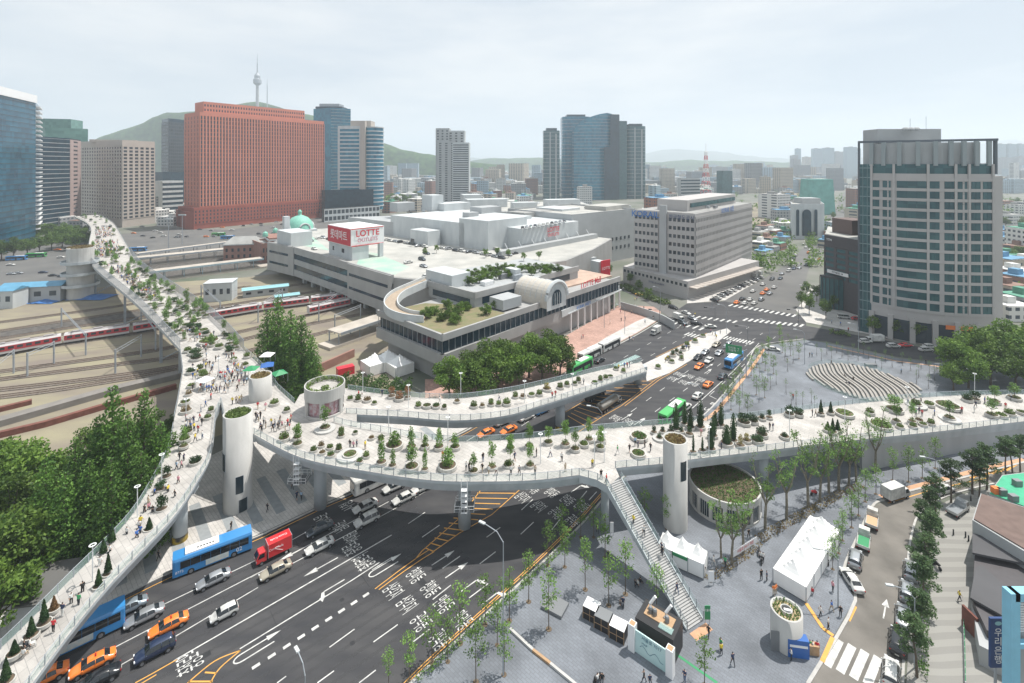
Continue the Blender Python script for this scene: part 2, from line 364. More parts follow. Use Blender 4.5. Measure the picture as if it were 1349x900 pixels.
# ---------------- road markings ----------------
RW=MB().use('paint_white');RY=MB().use('paint_yellow');ZM=.018
def line(mb,a,b,w_=.16,z=ZM):ribbon(mb,[P(*a),P(*b)],w_,z)
def dashes(mb,a,b,on=3.2,off=5.2,w_=.16,z=ZM):
 A,B=P(*a),P(*b);n=(B-A).length;d=(B-A).normalized();t=0
 while t+on<n:ribbon(mb,[A+d*t,A+d*(t+on)],w_,z);t+=on+off
for q in ([(114,845),(340,737)],[(72,893),(153,852),(340,755)],[(137,889),(172,869),(232,838),(340,774)],):
 ribbon(RW,[P(*v)for v in q],.16,ZM)
ribbon(RW,[P(*v)for v in ((232,869),(390,778),(516,705))],.2,ZM)
ribbon(RW,[P(*v)for v in ((316,855),(463,765),(500,741))],.18,ZM)
ribbon(RW,[P(*v)for v in ((340,736),(352,730),(407,699))],.15,ZM)
ribbon(RW,[P(*v)for v in ((330,761),(400,722),(512,661))],.15,ZM)
ribbon(RW,[P(*v)for v in ((350,761),(470,698),(560,648))],.16,ZM)
for a_,b_ in (((392,863),(451,775+54)),((434,853),(467,829)),((492,846),(524,823)),((418,900),(440,884)),((473,900),(495,883)),((365,900),(377,891)),((544,846),(566,829)),((490,751),(517,734)),((538,690),(560,675)),((556,708),(579,692)),((583,749),(606,733)),((632,743),(653,727)),((641,708),(659,695)),((618,788),(643,769)),((570,790),(594,771)),((687,672),(702,658)),((764,658),(773,647)),((776,659),(786,648)),((686,704),(703,688)),((727,698),(738,684))):
 line(RW,a_,b_,.16)if a_!=(392,863)else None
A_,B_=P(332,881),P(496,775);n_=(B_-A_).length;d_=(B_-A_).normalized();t=0
while t<n_-1:ribbon(RW,[A_+d_*t,A_+d_*(t+.95)],.45,ZM);t+=1.9
ribbon(RY,[P(494,776),P(527,751),P(552,733),P(566,724)],.14,ZM);ribbon(RY,[P(499,777),P(532,753),P(557,736),P(572,727)],.14,ZM)
ribbon(RY,[P(547,737),P(556,726),P(604,684),P(634,645),P(660,615)],.16,ZM);ribbon(RY,[P(569,728),P(606,702),P(648,678),P(685,645),P(720,612)],.16,ZM)
for k in range(13):
 t=k/12;ax=560+t*75;ay=722-t*79;bx=572+t*116;by=727-t*84
 ribbon(RY,[P(ax,ay),P(bx,by)],.22,ZM)
ribbon(RY,[P(178,900),P(200,888),P(235,868)],.16,ZM);ribbon(RY,[P(184,902),P(206,889)],.16,ZM)
ribbon(RY,cr([P(247,900),P(283,871),P(317,857)],5),.16,ZM);ribbon(RY,cr([P(277,900),P(290,880),P(317,857)],5),.16,ZM)
for a_,b_ in (((248,898),(280,898)),((270,886),(285,887))):line(RY,a_,b_,.2)
for off in (0,.45):
 for q in ([(520,925),(543,897),(600,842),(660,787),(718,733),(768,683),(797,650),(830,615),(858,588)],):
  pts=cr([P(*v)for v in q],4);ribbon(RY,[p+Vector((-.75+off,.0,0))for p in pts],.13,ZM)
ribbon(RY,[p+Vector((.5,-.5,0))for p in cr([P(*v)for v in [(-60,901),(126,806),(224,757),(340,707),(357,699),(420,669),(474,645),(530,613),(580,585),(625,562),(690,522)]],4)],.14,ZM)
for dx in (0,5):
 ribbon(RY,[P(818+dx,535),P(864+dx,500),P(900+dx,480)],.15,ZM)
 ribbon(RY,[P(864+dx,470.5),P(931+dx,439)],.15,ZM)
ribbon(RY,[P(745,543),P(772,527),P(800,500)],.15,ZM);ribbon(RY,[P(745,580),P(795,548),P(818,535)],.15,ZM)
for k in range(13):
 t=k/12;line(RY,(748+t*52,548-t*45),(772+t*88,562-t*60),.22)
op=MB().use(mat('terracotta_strip',(.52,.30,.18),.85,noise_amt=.1))
pts=cr([P(*v)for v in [(905,566),(938,543),(968,508),(988,483),(1003,460)]],4);ribbon(op,[p+Vector((.9,0,0))for p in pts],.9,.106)
pts=[P(*v)for v in [(1090,456),(1180,476),(1259,486)]];ribbon(op,pts,.7,.106)
pts=cr([P(*v)for v in [(1160,655),(1200,643),(1300,617),(1349,606)]],4);ribbon(op,pts,1.0,.106)
struct('tactile_strip',op)
def lane(a_,b_,n_,on,w_=.15):
 A,B=P(*a_),P(*b_)
 for k in range(n_):
  p=A.lerp(B,k/(n_-1));d=(B-A).normalized();ribbon(RW,[p-d*on/2,p+d*on/2],w_,ZM)
lane((835,540),(985,432),12,3);lane((846,555),(1003,440),12,3);lane((885,565),(1020,445),11,3)
ribbon(RW,[P(912,538),P(965,490),P(1000,452)],.2,ZM);line(RW,(934,521),(944,526),.2);line(RW,(962,497),(974,500),.2)
lane((770,500),(905,425),10,3);lane((790,506),(925,431),10,3)
lane((600,590),(700,530),7,3);lane((640,592),(735,530),7,3)
def zebra(a_,b_,n_,ln,w_=.55,dirv=None,mb=RW):
 A,B=P(*a_),P(*b_);d=(B-A).normalized();q=dirv if dirv is not None else Vector((-d.y,d.x,0))
 for k in range(n_):
  p=A.lerp(B,k/(n_-1));ribbon(mb,[p-q*ln/2,p+q*ln/2],w_,ZM)
zebra((869,420),(925,433),8,5,.8,UV);zebra((912,417),(968,424),8,4,.8,UV);zebra((963,402),(1046,416),13,4.5,.9,UV);zebra((982,421),(1056,429),11,4.5,.9,UV)
zebra((822,478),(862,492),8,4.5,.7,UV);zebra((952,444),(990,452),10,4,.6,UV);zebra((905,440),(935,447),8,4,.6,UV)
z_=ZM;ZM=.032;zebra((1098,860),(1168,892),5,5.2,.95,P(1113,850)-P(1097,880)if False else (P(1112,851)-P(1098,880)).normalized());ZM=z_
def arrow(p,d,L_=5,kind='s',mb=None):
 mb=mb or RW;d=d.normalized();q=Vector((-d.y,d.x,0));z=ZM+.003
 ribbon(mb,[p-d*L_/2,p+d*L_*.15],.18,z)
 if kind=='s':mb.poly([(*(p+d*L_*.5).xy,z),(*(p+d*L_*.12+q*.45).xy,z),(*(p+d*L_*.12-q*.45).xy,z)])
 elif kind=='r' or kind=='l':
  s=-1 if kind=='r' else 1;c=p+d*L_*.15
  mb.poly([(*(c-d*.1).xy,z),(*(c+d*.35).xy,z),(*(c+d*.75+q*s*.8).xy,z),(*(c+d*.2+q*s*.8).xy,z)])
  mb.poly([(*(c+d*.05+q*s*.8).xy,z+.002),(*(c+d*1.0+q*s*.75).xy,z+.002),(*(c+d*.8+q*s*1.6).xy,z+.002)])
 elif kind=='u':
  arc=[p+d*(-L_*.5-.9*math.sin(math.pi*i/8))+q*(.55-.55*math.cos(math.pi*i/8))for i in range(9)]
  ribbon(mb,arc,.18,z);ribbon(mb,[arc[-1],arc[-1]+d*L_*.55],.18,z);c=arc[-1]+d*L_*.55
  mb.poly([(*(c+d*1.8).xy,z),(*(c+q*.4).xy,z),(*(c-q*.4).xy,z)])
arrow(P(1166,802),P(1169,785)-P(1163,818),4.2)
for x,y,k in ((423,747,-1),(433,776,-1),(390,727,-1)):arrow(P(x,y),-UV,5.5 if y!=776 else 5,'s' if y!=776 else 'l')
arrow(P(518,744),UV,6,'u');arrow(P(352,851),UV,6,'u')
for x,y,k in ((584,735,'s'),(602,751,'s'),(623,768,'r'),(650,785,'r'),(762,642,'r'),(826,549,'s'),(843,555,'s'),(866,561,'r'),(898,497,'s'),(933,489,'s'),(935,482,'s')):
 arrow(P(x,y),UV,4.5 if y>600 else 5,k)
for a_,b_ in (((1116-54,796),(1084,829)),((1084,829),(1098,839)),((1097,841),(1083,873))):
 ribbon(RY,[P(*a_),P(*b_)],.5,.16)
for off in (.0,):
 ribbon(RY,[P(1118,818),P(1127,799)],.4,ZM+.01)
for k in range(6):
 line(RY,(1279+k*9,630-k*2),(1300+k*9,618-k*2),.6,ZM+.01)
ribbon(RY,[P(*v)for v in [(1170,663),(1230,645),(1300,630)]],.2,ZM+.01)
PW=MATS['paint_white']
def road_text(txt,x,y,d,wd=2.35,ln=2.75,mb=None):
 me=textmesh(txt,PW,1,0,'road_lettering',0)
 xs=[v.co.x for v in me.vertices];ys=[v.co.y for v in me.vertices];sx=wd/(max(xs)-min(xs));sy=ln/(max(ys)-min(ys))
 cx,cy=(max(xs)+min(xs))/2,(max(ys)+min(ys))/2
 a=ang(d)-math.pi/2;p=P(x,y)
 M=Matrix.Translation((p.x,p.y,ZM+.006))@Matrix.Rotation(a,4,'Z')@Matrix.Diagonal((sx,sy,1,1))@Matrix.Translation((-cx,-cy,0))
 me.transform(M);o=put(bpy.data.objects.new('road_lettering',me));tag(o,kind='structure')
for t_,x,y in (('삼각지',518,778),('삼각지',536,796),('청파동',548,758),('청파동',567,776),('만리동',585,796),('만리동',609,817),('공덕동',555,819),('공덕동',579,843)):
 road_text(t_,x,y,UV)
for t_,x,y in (('삼각지',688.5,655),('삼각지',709.5,667),('청파동',703,644),('청파동',727,649),('만리동',748,659),('만리동',767,667),('공덕동',733,676),('공덕동',755,686)):
 road_text(t_,x,y,UV,2.4,2.75)
for t_,x,y in (('충정로',463,723),('충정로역',479,740),('충정로역',249,872)):
 road_text(t_,x,y,-UV,2.5 if len(t_)<4 else 3.1,3.0)
for t_,x,y in (('서대문',463,708),('남대문',448,694),('서소문',424,684),('시청',458,667)):
 road_text(t_,x,y,-UV,2.4,2.6)
for t_,x,y in (('삼각지',802,568),('청파동',811,551),('만리동',829,556),('공덕동',820,567),('공덕동',845,565),('삼각지',886,499),('청파동',894,493),('만리동',901,504),('공덕동',908,496),('만리동',914,506),('공덕동',923,500)):
 road_text(t_,x,y,UV,2.6,3.0)
for t_,x,y in (('BUS',968,511),('BUS',931,538)):
 for k,ch in enumerate(t_):road_text(ch,x+8-k*8.5,y-6+k*7,UV,1.0,1.5)
sk=MB().use(mat('asphalt_patch',(.022,.023,.026),.8,noise_amt=.2));random.seed(8)
for k in range(26):
 p=P(random.uniform(120,640),random.uniform(690,890));a_=ang(UV)+random.choice((0,math.pi/2));c_=Vector((math.cos(a_),math.sin(a_),0));ribbon(sk,[p,p+c_*random.uniform(2,9)],random.uniform(.05,.12)if k%4 else random.uniform(.8,1.6),.0145)
for k in range(12):p=P(random.uniform(200,640),random.uniform(700,880));sk.cyl((p.x,p.y),.35,.012,.0155,12)
sk.use(mat('tyre_polish',(.075,.075,.078),.6,alpha=.3));q_=Vector((-UV.y,UV.x,0))
for k in range(9):
 for s_ in (-.8,.8):c_=P(340,738)-q_*(1.6+k*3.25-s_);dl_=(P(114,845)-P(340,737)).normalized();ribbon(sk,[c_-dl_*26,c_+dl_*34],.5,.0135)
struct('asphalt_repair',sk)
struct('white_road_marking',RW);struct('yellow_road_marking',RY)
# ---------------- elevated walkway ----------------
def edge(lst,n=6):return cr([P(x,y,z)for x,y,z in lst],n)
WL=edge([(98,285,17),(101,287,17),(105,289,17),(114,294,17),(120,303,17),(117,322,16.8),(118,345,16.5),(180,400,14.5),(237,460,12.5)])
WR=edge([(128,283,17),(133,285,17),(138,287.5,17),(149,294,17),(157,306,17),(168,325,16.8),(186,352,16.5),(270,410,14.5),(322,462,12.5)])
BL=edge([(229,555,12.4),(222,590,12.2),(206,625,11.8),(168,686,11),(90,766,9.5),(30,826,8),(-15,870,7),(-80,940,6)])
BR=edge([(281,578,12.4),(277,602,12.2),(262,630,11.8),(229,680,11),(151,763,9.5),(96,829,8),(43,900,7),(-10,975,6)])
MN=edge([(334,572,12.4),(398,603.5,12.4),(490,622,12.3),(560,632,12.2),(612,634.5,12.2),(700,633,11.8),(763,626,11.3),(811,617,10.8),(874,611,10.2),(907,606,9.9),(1000,595,8.8),(1116,581,7.4),(1240,568,6),(1349,555,4.8),(1440,545,4)])
MF=edge([(435,554,12.4),(460,561,12.4),(500,568,12.3),(557,578,12.2),(612,582,12.2),(700,577,11.8),(761,569,11.3),(800,565,10.8),(874,559,10.2),(905,556,9.9),(1000,548,8.8),(1105,534,7.4),(1240,522,6),(1349,519,4.8),(1440,515,4)])
SN=edge([(447,545,12.4),(530,549,12),(600,554,11.3),(665,548,10.7),(710,535,10.2),(761,519,9),(806,504,7.6),(852,489,6)])
SF=edge([(450,512,12.4),(530,522,12),(600,525,11.3),(665,517,10.7),(708,508,10.2),(750,498,9),(795,487,7.6),(845,477,6)])
J_px=[(237,460),(241,490),(234,530),(229,555),(281,578),(284,545),(291,530),(298,560),(334,572),(435,554),(402,548),(388,532),(366,512),(350,488),(322,462)]
JP=[P(x,y,12.42)for x,y in J_px]
def slab(mb_top,mb_side,L_,R_,th=2.0,inset=.7,lip=.45):
 n=len(L_);vs=[]
 for a,b in zip(L_,R_):
  d=(b-a).normalized();d.z=0
  vs+=[a,b,b-Vector((0,0,lip)),b-d*inset-Vector((0,0,th)),a+d*inset-Vector((0,0,th)),a-Vector((0,0,lip))]
 mb_top.add([v for i in range(n)for v in (vs[6*i],vs[6*i+1])],[(2*i,2*i+1,2*i+3,2*i+2)for i in range(n-1)])
 fs=[(6*i+a,6*i+(a+1)%6,6*i+6+(a+1)%6,6*i+6+a)for i in range(n-1)for a in range(1,6)]
 mb_side.add(vs,fs+[(5,4,3,2,1,0),tuple(range(6*n-6,6*n))])
walk=thing('elevated_walkway','white planted pedestrian overpass curving across the road and rail tracks','footbridge')
tp=MB().use('deck_floor');sd_=MB().use('deck_side')
for a_,b_ in ((WL,WR),(BL,BR),(MN,MF),(SN,SF)):slab(tp,sd_,a_,b_,2.0 if a_ is not WL else 1.6)
tp.poly([tuple(p)for p in JP])
n=len(JP);vs=[tuple(p)for p in JP]+[(p.x,p.y,p.z-1.6)for p in JP];ar=sum(JP[i].x*JP[(i+1)%n].y-JP[(i+1)%n].x*JP[i].y for i in range(n))
sd_.add(vs,[tuple(range(n,2*n))]+[(i,(i+1)%n,n+(i+1)%n,n+i)for i in range(n)])
pad=[P(x,y,12.44)for x,y in [(402,548),(435,556),(470,562),(470,545),(458,512),(425,508),(395,520),(388,532)]]
tp.poly([tuple(p)for p in pad])
n=len(pad);sd_.add([tuple(p-Vector((0,0,.02)))for p in pad]+[(p.x,p.y,p.z-1.5)for p in pad],[tuple(range(n,2*n))]+[(i,(i+1)%n,n+(i+1)%n,n+i)for i in range(n)])
tp.build('deck',walk,fixn=False);sd_.build('girder',walk,fixn=True)
def pier(px,py,zt,w_=1.15,cap=True):
 p=P(px,py);m=MB().use('deck_side');m.cyl(p,w_,0,zt-2.0,24)
 o=m.build('pier',walk);o.data.polygons.foreach_set('use_smooth',[abs(f.normal.z)<.5 for f in o.data.polygons])
 if px in (237,738):m=MB().use(mat('hazard',(.55,.38,.03),.6,col2=(.03,.03,.03),noise_scale=1.2,detail=0));m.cyl(p,w_+.03,.11,1.2,24);m.build('hazard_band',o)
 if cap:m=MB().use('deck_side');m.boxz(p.x,p.y,zt-2.9,zt-1.8,5.2,2.0,.2);m.build('pier_head',o)
 return o
def smooth_by_angle(o):
 pass
for q in ((612,693,12.2),(422,668,12.4),(237,712,11.2),(738,566,10.1),(840,505,6.9),(797,700,11,.7,False),(1098,613,7.6),(560,640-6,12.2),(1004,636,8.7)):
 if q[:2]!=(560,634):pier(*q)
WC=[(a+b)/2 for a,b in zip(WL,WR)]
for i in range(24,len(WL)-1,4):
 m=MB().use('steel_grey');a,b=WL[i].lerp(WR[i],.12),WL[i].lerp(WR[i],.88)
 for q in (a,b):m.box((q.x,q.y,q.z/2-.8),(.8,.8,q.z-1.6),.7)
 m.tube([(a.x,a.y,1),(b.x,b.y,a.z-2.5)],.18);m.tube([(b.x,b.y,1),(a.x,a.y,a.z-2.5)],.18)
 m.build('trestle',walk)
p=P(225,492);m=MB().use('deck_side');m.boxz(p.x+2,p.y+2,0,11,1.6,4,.6);m.build('pier',walk)
for (x,y)in ((393,604),(612,638)):
 p=P(x,y,11.8);m=MB().use('white_metal')
 for k in range(5):m.box((p.x,p.y-.5,11.2-k*.9),(1.0,.9,.06))
 for sx in (-.5,.5):
  for sy in (-.9,0):m.tube([(p.x+sx,p.y+sy,12.8),(p.x+sx,p.y+sy,7.4)],.04,4)
 m.use('mid_metal').box((p.x,p.y+.6,7.6),(3.2,2.6,.08));m.use('white_metal')
 for z in (8.1,8.6):
  for s in (-1,1):m.box((p.x,p.y+.6+s*1.3,z),(3.2,.05,.05));m.box((p.x+s*1.6,p.y+.6,z),(.05,2.6,.05))
 for s in (-1.6,-.8,0,.8,1.6):
  for t in (-1.3,1.3):m.box((p.x+s,p.y+.6+t,8.1),(.05,.05,1.0))
 m.build('maintenance_platform',walk)
R_=[p for p in MN if p.x>X_at(1128,101)];RF=[p for p in MF if p.x>X_at(1100,115)]
m=MB().use(mat('concrete_wall',(.36,.37,.375),.85,noise_amt=.10,noise_scale=.25,detail=8,stretch=(1,1,.3)))
poly_=[(*(p+Vector((.3,.5,0))).xy,)for p in R_]+[(*(p-Vector((0,.6,0))).xy,)for p in RF[::-1]]
vs=[(p.x+.2,p.y+.45,0)for p in R_]+[(p.x+.2,p.y+.45,p.z-.46)for p in R_];n=len(R_)
m.add(vs,[(i,i+1,n+i+1,n+i)for i in range(n-1)])
a_,b_=R_[0]+Vector((.2,.45,0)),RF[0]
m.add([(a_.x,a_.y,0),(b_.x,b_.y,0),(b_.x,b_.y,b_.z-.5),(a_.x,a_.y,a_.z-.5)],[(3,2,1,0)])
vs=[(p.x,p.y-.5,0)for p in RF]+[(p.x,p.y-.5,p.z-.46)for p in RF];n=len(RF);m.add(vs,[(i+1,i,n+i,n+i+1)for i in range(n-1)])
tag(m.build('retaining_wall'),'long grey concrete wall carrying the descending east end of the overpass','wall')
# ---------------- glass railings ----------------
POSTM=MB().use('steel_grey').box((0,0,.62),(.12,.06,1.24)).mesh('post')
def railing(pts,label,step=2.2,h=1.15,name='glass_railing',group='glass railings along the overpass',tall=False,side=1,maxp=100):
 r=thing(name,label,'railing',group=group);q=resamp(pts,step)
 gl=MB().use('railing_glass' if not tall else mat('mesh_screen',(.42,.46,.50),.5,alpha=.55));vs=[]
 for a in pts:vs+=[(a.x,a.y,a.z+.08),(a.x,a.y,a.z+h)]
 gl.add(vs,[(2*i,2*i+2,2*i+3,2*i+1)for i in range(len(pts)-1)])
 gl.build('screen' if tall else 'glass_pane',r)
 hr=MB().use('steel_grey');hr.tube([p+Vector((0,0,h))for p in pts],.045 if not tall else .07,4);hr.build('handrail',r)
 for i,p in enumerate(q[:maxp]):
  d=q[min(i+1,len(q)-1)]-q[max(i-1,0)];o=obj('post',POSTM,r,p,ang(d));o.scale.z=h/1.15
 return r
def inset(pts,ref,d):
 return [a+(b-a).normalized()*d for a,b in zip(pts,ref)]
railing(inset(MN,MF,.12)[:37],'glass railing along the road side of the middle arm, from cylinder tower to stairs')
railing(inset(MN,MF,.12)[42:],'glass railing along the near edge right of the open staircase')
railing(inset(MF,MN,.12)[2:],'glass railing along the far edge of the middle arm')
railing(inset(BL,BR,.12)[2:],'glass railing along the tree side of the lower left ramp',2.0)
railing(inset(BR,BL,.12)[1:],'glass railing along the road side of the lower left ramp',2.0)
railing(inset(SN,SF,.12)[1:],'glass railing along the near side of the short station arm')
railing(inset(SF,SN,.12)[1:],'glass railing along the far side of the short station arm')
railing(inset(WL,WR,.12)[32:],'tall grey screen along the left side above the rail tracks',3.0,3.0,'screen_railing',tall=True)
railing(inset(WR,WL,.12)[32:],'tall grey screen along the station side above the rail tracks',3.0,3.0,'screen_railing',tall=True)
railing(inset(WL,WR,.12)[4:33],'low glass railing on the far left bend of the overpass',4)
railing(inset(WR,WL,.12)[4:33],'low glass railing behind the crowd on the far bend',4)
railing([JP[0],JP[1],JP[2],JP[3]],'glass railing on the west edge of the junction above the trees')
railing([JP[4],JP[5],JP[6],JP[7],JP[8]],'glass railing behind the tall cylinder tower')
railing([JP[14],JP[13],JP[12],JP[11]],'glass railing on the station side of the junction')
# ---------------- staircase ----------------
s=thing('staircase','long white straight staircase descending from the overpass to the plaza','stairs')
T0,B0=(P(801,641,10.6)+P(816,628,10.6))/2,(P(904,831)+P(928,820))/2+Vector((0,0,.1))
dr=(B0-T0);hd=Vector((dr.x,dr.y,0)).normalized();q_=Vector((-hd.y,hd.x,0));W_=3.3
NS=62;st=MB().use(mat('stair_tread',(.36,.36,.355),.8,noise_amt=.06));Lh=Vector((dr.x,dr.y,0)).length
def zst(t):return T0.z+(B0.z-T0.z)*t
for i in range(NS):
 t=i/NS;c=T0+Vector((dr.x,dr.y,0))*(t+.5/NS);z=zst(t)
 st.box((c.x,c.y,z-.1),(Lh/NS*.96,W_-.3,.2),ang(hd))
 st.box((c.x-hd.x*Lh/NS*.5,c.y-hd.y*Lh/NS*.5,z-.2),(.04,W_-.3,.32),ang(hd))
st.build('steps',s)
for sg in (-1,1):
 m=MB().use('deck_side');a=T0+q_*sg*W_/2;b=B0+q_*sg*W_/2;o_=q_*sg*.1
 vs=[a-o_+Vector((0,0,.15)),b-o_+Vector((0,0,.2)),b-o_-Vector((0,0,.1)),a-o_-Vector((0,0,1.2)),a+o_+Vector((0,0,.15)),b+o_+Vector((0,0,.2)),b+o_-Vector((0,0,.1)),a+o_-Vector((0,0,1.2))]
 m.add(vs,[(0,1,2,3),(7,6,5,4),(0,4,5,1),(3,2,6,7),(0,3,7,4),(1,5,6,2)]);m.build('stringer',s,fixn=True)
 pts=[a.lerp(b,k/14)+Vector((0,0,.2))for k in range(15)]
 g_=MB().use('railing_glass');g_.add([v for p in pts for v in ((p.x,p.y,p.z),(p.x,p.y,p.z+1))],[(2*i,2*i+2,2*i+3,2*i+1)for i in range(14)]);g_.build('glass_pane',s)
 h_=MB().use('steel_grey');h_.tube([p+Vector((0,0,1))for p in pts],.05,4);h_.build('handrail',s)
 for p in pts[::1]:obj('post',POSTM,s,p,ang(hd))
A_=P(763,626,11.3);m=MB().use('deck_floor')
top=[A_,P(811,617,10.8),T0+q_*W_/2 if (T0+q_*W_/2).x>(T0-q_*W_/2).x else T0-q_*W_/2,T0-q_*W_/2 if (T0+q_*W_/2).x>(T0-q_*W_/2).x else T0+q_*W_/2]
top=[A_,P(811,617,10.8),P(816,628,10.6),P(801,641,10.6),P(786,632,10.9)]
m.poly([(p.x,p.y,p.z+.01)for p in top]);n=5
m.use('deck_side');m.add([tuple(p)for p in top]+[(p.x,p.y,p.z-1.3)for p in top],[tuple(range(2*n-1,n-1,-1))]+[(i,(i+1)%n,n+(i+1)%n,n+i)for i in range(n)])
m.build('top_landing',s)
railing([P(763,626,11.3),P(786,632,10.9),P(801,641,10.6)],'curved glass railing at the left head of the staircase',1.6)
m=MB().use(MATS['terracotta_strip']);e=B0+hd*1.0;m.box((e.x,e.y,.115),(1.2,W_,.02),ang(hd));m.build('tactile_paving',kind='structure')
# ---------------- cylinder towers ----------------
def tower(px,py,R_,zt,label,planted=True,windows=(),z0=0.0,plant='leaf_shrub',soilc='soil'):
 p=P(px,py,z0);t=thing('lift_tower',label,'lift tower',(p.x,p.y,z0),group='round concrete towers of the overpass')
 m=MB().use('white_concrete');hgt=zt-z0
 m.lathe((0,0,0),[(R_,0),(R_,hgt),(R_-.22,hgt),(R_-.22,hgt-.8),(0,hgt-.8)],48);o=m.build('shaft',t,True)
 o.data.polygons.foreach_set('use_smooth',[abs(f.normal.z)<.5 for f in o.data.polygons])
 m=MB().use(soilc);m.cyl((0,0,0),R_-.23,hgt-.75,hgt-.35,32);m.build('soil',t)
 if planted:
  m=MB().use(plant)
  for k in range(int(240*R_)):
   a,r=random.random()*6.283,math.sqrt(random.random())*(R_-.4);leafq(m,Vector((r*math.cos(a),r*math.sin(a),hgt-.3+random.random()*.35)),.22)
  m.build('planting',t)
 for (an,z,w_,h_)in windows:
  m=MB().use(mat('dark_glass',(.02,.035,.045),.15,spec=.5));a0=an-w_/R_/2;N=5
  vs=[]
  for k in range(N+1):
   a=a0+w_/R_*k/N;vs+=[((R_+.03)*math.cos(a),(R_+.03)*math.sin(a),z),((R_+.03)*math.cos(a),(R_+.03)*math.sin(a),z+h_)]
  m.add(vs,[(2*i,2*i+2,2*i+3,2*i+1)for i in range(N)]);wd=m.build('window',t)
  m=MB().use('steel_grey')
  m.tube([Vector(v)*1.0 for v in (vs[0],vs[-2])],.05,4);m.tube([Vector(v)for v in (vs[1],vs[-1])],.05,4);m.tube([Vector(v)for v in (vs[0],vs[1])],.05,4);m.tube([Vector(v)for v in (vs[-2],vs[-1])],.05,4);m.build('window_frame',wd)
 return t
def leafq(m,c,s,up=.4):
 a=Vector((random.gauss(0,1),random.gauss(0,1),random.gauss(0,1)+up)).normalized();b=a.cross(Vector((random.gauss(0,1),random.gauss(0,1),random.gauss(0,1)))).normalized();d=a.cross(b)
 s1=s*(.7+.6*random.random());s2=s1*.6
 m.add([c-b*s1,c-d*s2,c+b*s1,c+d*s2],[(0,1,2,3)])
fa=lambda px:math.atan2(-1,-(px-CXP)/FPX)
tower(313.5,668,2.5,18,'tall white round tower with shrubs on top at the left junction',windows=((fa(313)+.1,3.9,1.3,3.2),(fa(313)-1.2,8,1.2,3.2),(fa(313)+.35,.3,1.5,2.4)))
tower(343,524,2.35,17.6,'short white round tower standing on the overpass junction',plant='leaf_dry',z0=12.4)
tower(889.5,693,2.1,15.8,'slim grey round lift tower beside the open staircase, dry grass on top',plant='leaf_dry',windows=((fa(890)+.75,9.3,1.3,3.4),))
t=tower(1036,848,1.95,4.7,'low round concrete lift shaft with rows of potted shrubs beside the long tent',planted=False,soilc=mat('planter_sand',(.42,.33,.20),.9,noise_amt=.15,noise_scale=3))
m=MB().use('leaf_hedge')
for i in range(7):
 for j in range(7):
  x,y=(i-3)*.5,(j-3)*.5
  if .9<math.hypot(x,y)<1.65:
   for k in range(14):leafq(m,Vector((x+random.gauss(0,.06),y+random.gauss(0,.06),4.4+k*.045)),.12)
m.build('potted_shrub',t);m=MB().use('white_concrete');m.lathe((0,0,0),[(.75,4.2),(.75,4.75),(.62,4.75),(.62,4.3)],24);m.use('white').box((.1,-.1,4.6),(.9,.35,.25),-.3);m.use('black').cyl((0,0,0),.6,4.2,4.36,20);m.build('vent_ring',t)
p=P(106,392);t=thing('stair_tower','grey round tower with spiral ring landings at the far left bend','tower',(p.x,p.y,0))
m=MB().use('white_concrete');m.cyl((0,0),5.2,0,24.5,32);m.build('shaft',t)
for z in (6,11.5,17):
 m=MB().use('deck_side');m.lathe((0,0,z),[(5.2,0),(7.4,0),(7.4,1.3),(7.2,1.3),(7.2,.3),(5.2,.3)],32);m.build('ring_landing',t)
m=MB().use('leaf_dry')
for k in range(500):
 a,r=random.random()*6.283,math.sqrt(random.random())*5;leafq(m,Vector((r*math.cos(a),r*math.sin(a),24.6+random.random()*.5)),.4)
m.build('planting',t)
p=P(428,541,12.4);R_=4.1;t=thing('round_kiosk','round white two level kiosk with roof terrace and poster windows on the overpass','kiosk',(p.x,p.y,12.4))
m=MB().use('white_concrete');m.lathe((0,0,0),[(R_,-3.2),(R_,.5),(R_-.25,.5),(R_-.25,0),(R_-.25,0)],48);m.build('base_ring',t)
m=MB().use('white_concrete');m.lathe((0,0,0),[(R_,3.4),(R_,5.9),(R_-.2,5.9),(R_-.2,4.9),(0,4.9)],48);m.lathe((0,0,0),[(R_,3.4),(0,3.4)],48)
for a in (fa(428)-1.15,fa(428)-.15,fa(428)+.95,fa(428)+2,fa(428)+3.2):m.box(((R_-.2)*math.cos(a),(R_-.2)*math.sin(a),1.7),(.4,.9,3.4),a)
m.build('wall_ring',t)
m=MB().use(mat('poster_glass',(.28,.12,.14),.2,col2=(.42,.38,.40),noise_scale=1.6));m.cyl((0,0),R_-.5,.1,3.4,40,cap=False);m.build('shop_window',t)
m=MB().use('leaf_shrub')
for k in range(700):
 a=random.random()*6.283;r=R_-.45-random.random()*.5;leafq(m,Vector((r*math.cos(a),r*math.sin(a),5.1+random.random()*.9)),.2)
for k in range(120):
 a,r=random.random()*6.283,math.sqrt(random.random())*.8;leafq(m,Vector((r*math.cos(a)+.3,r*math.sin(a)-.8,5.1+random.random()*.5)),.2)
m.build('roof_planting',t);m=MB().use('deck_floor');m.cyl((0,0),R_-.25,4.9,4.95,40);m.build('roof_terrace',t)
p=P(954,661+2);D_=92.5;c_=Vector((X_at(954,D_),D_,0));R_=6.4
t=thing('round_pavilion','low round pavilion with planted roof and tall windows beside the lift tower','pavilion',c_)
m=MB().use('white_concrete');m.lathe((0,0,0),[(R_,3.3),(R_,4.5),(R_-.3,4.5),(R_-.3,4.0),(0,4.0)],64);m.lathe((0,0,0),[(R_,3.3),(R_-.3,3.3)],64);m.lathe((0,0,0),[(R_,.1),(R_,.5),(R_-.3,.5)],64)
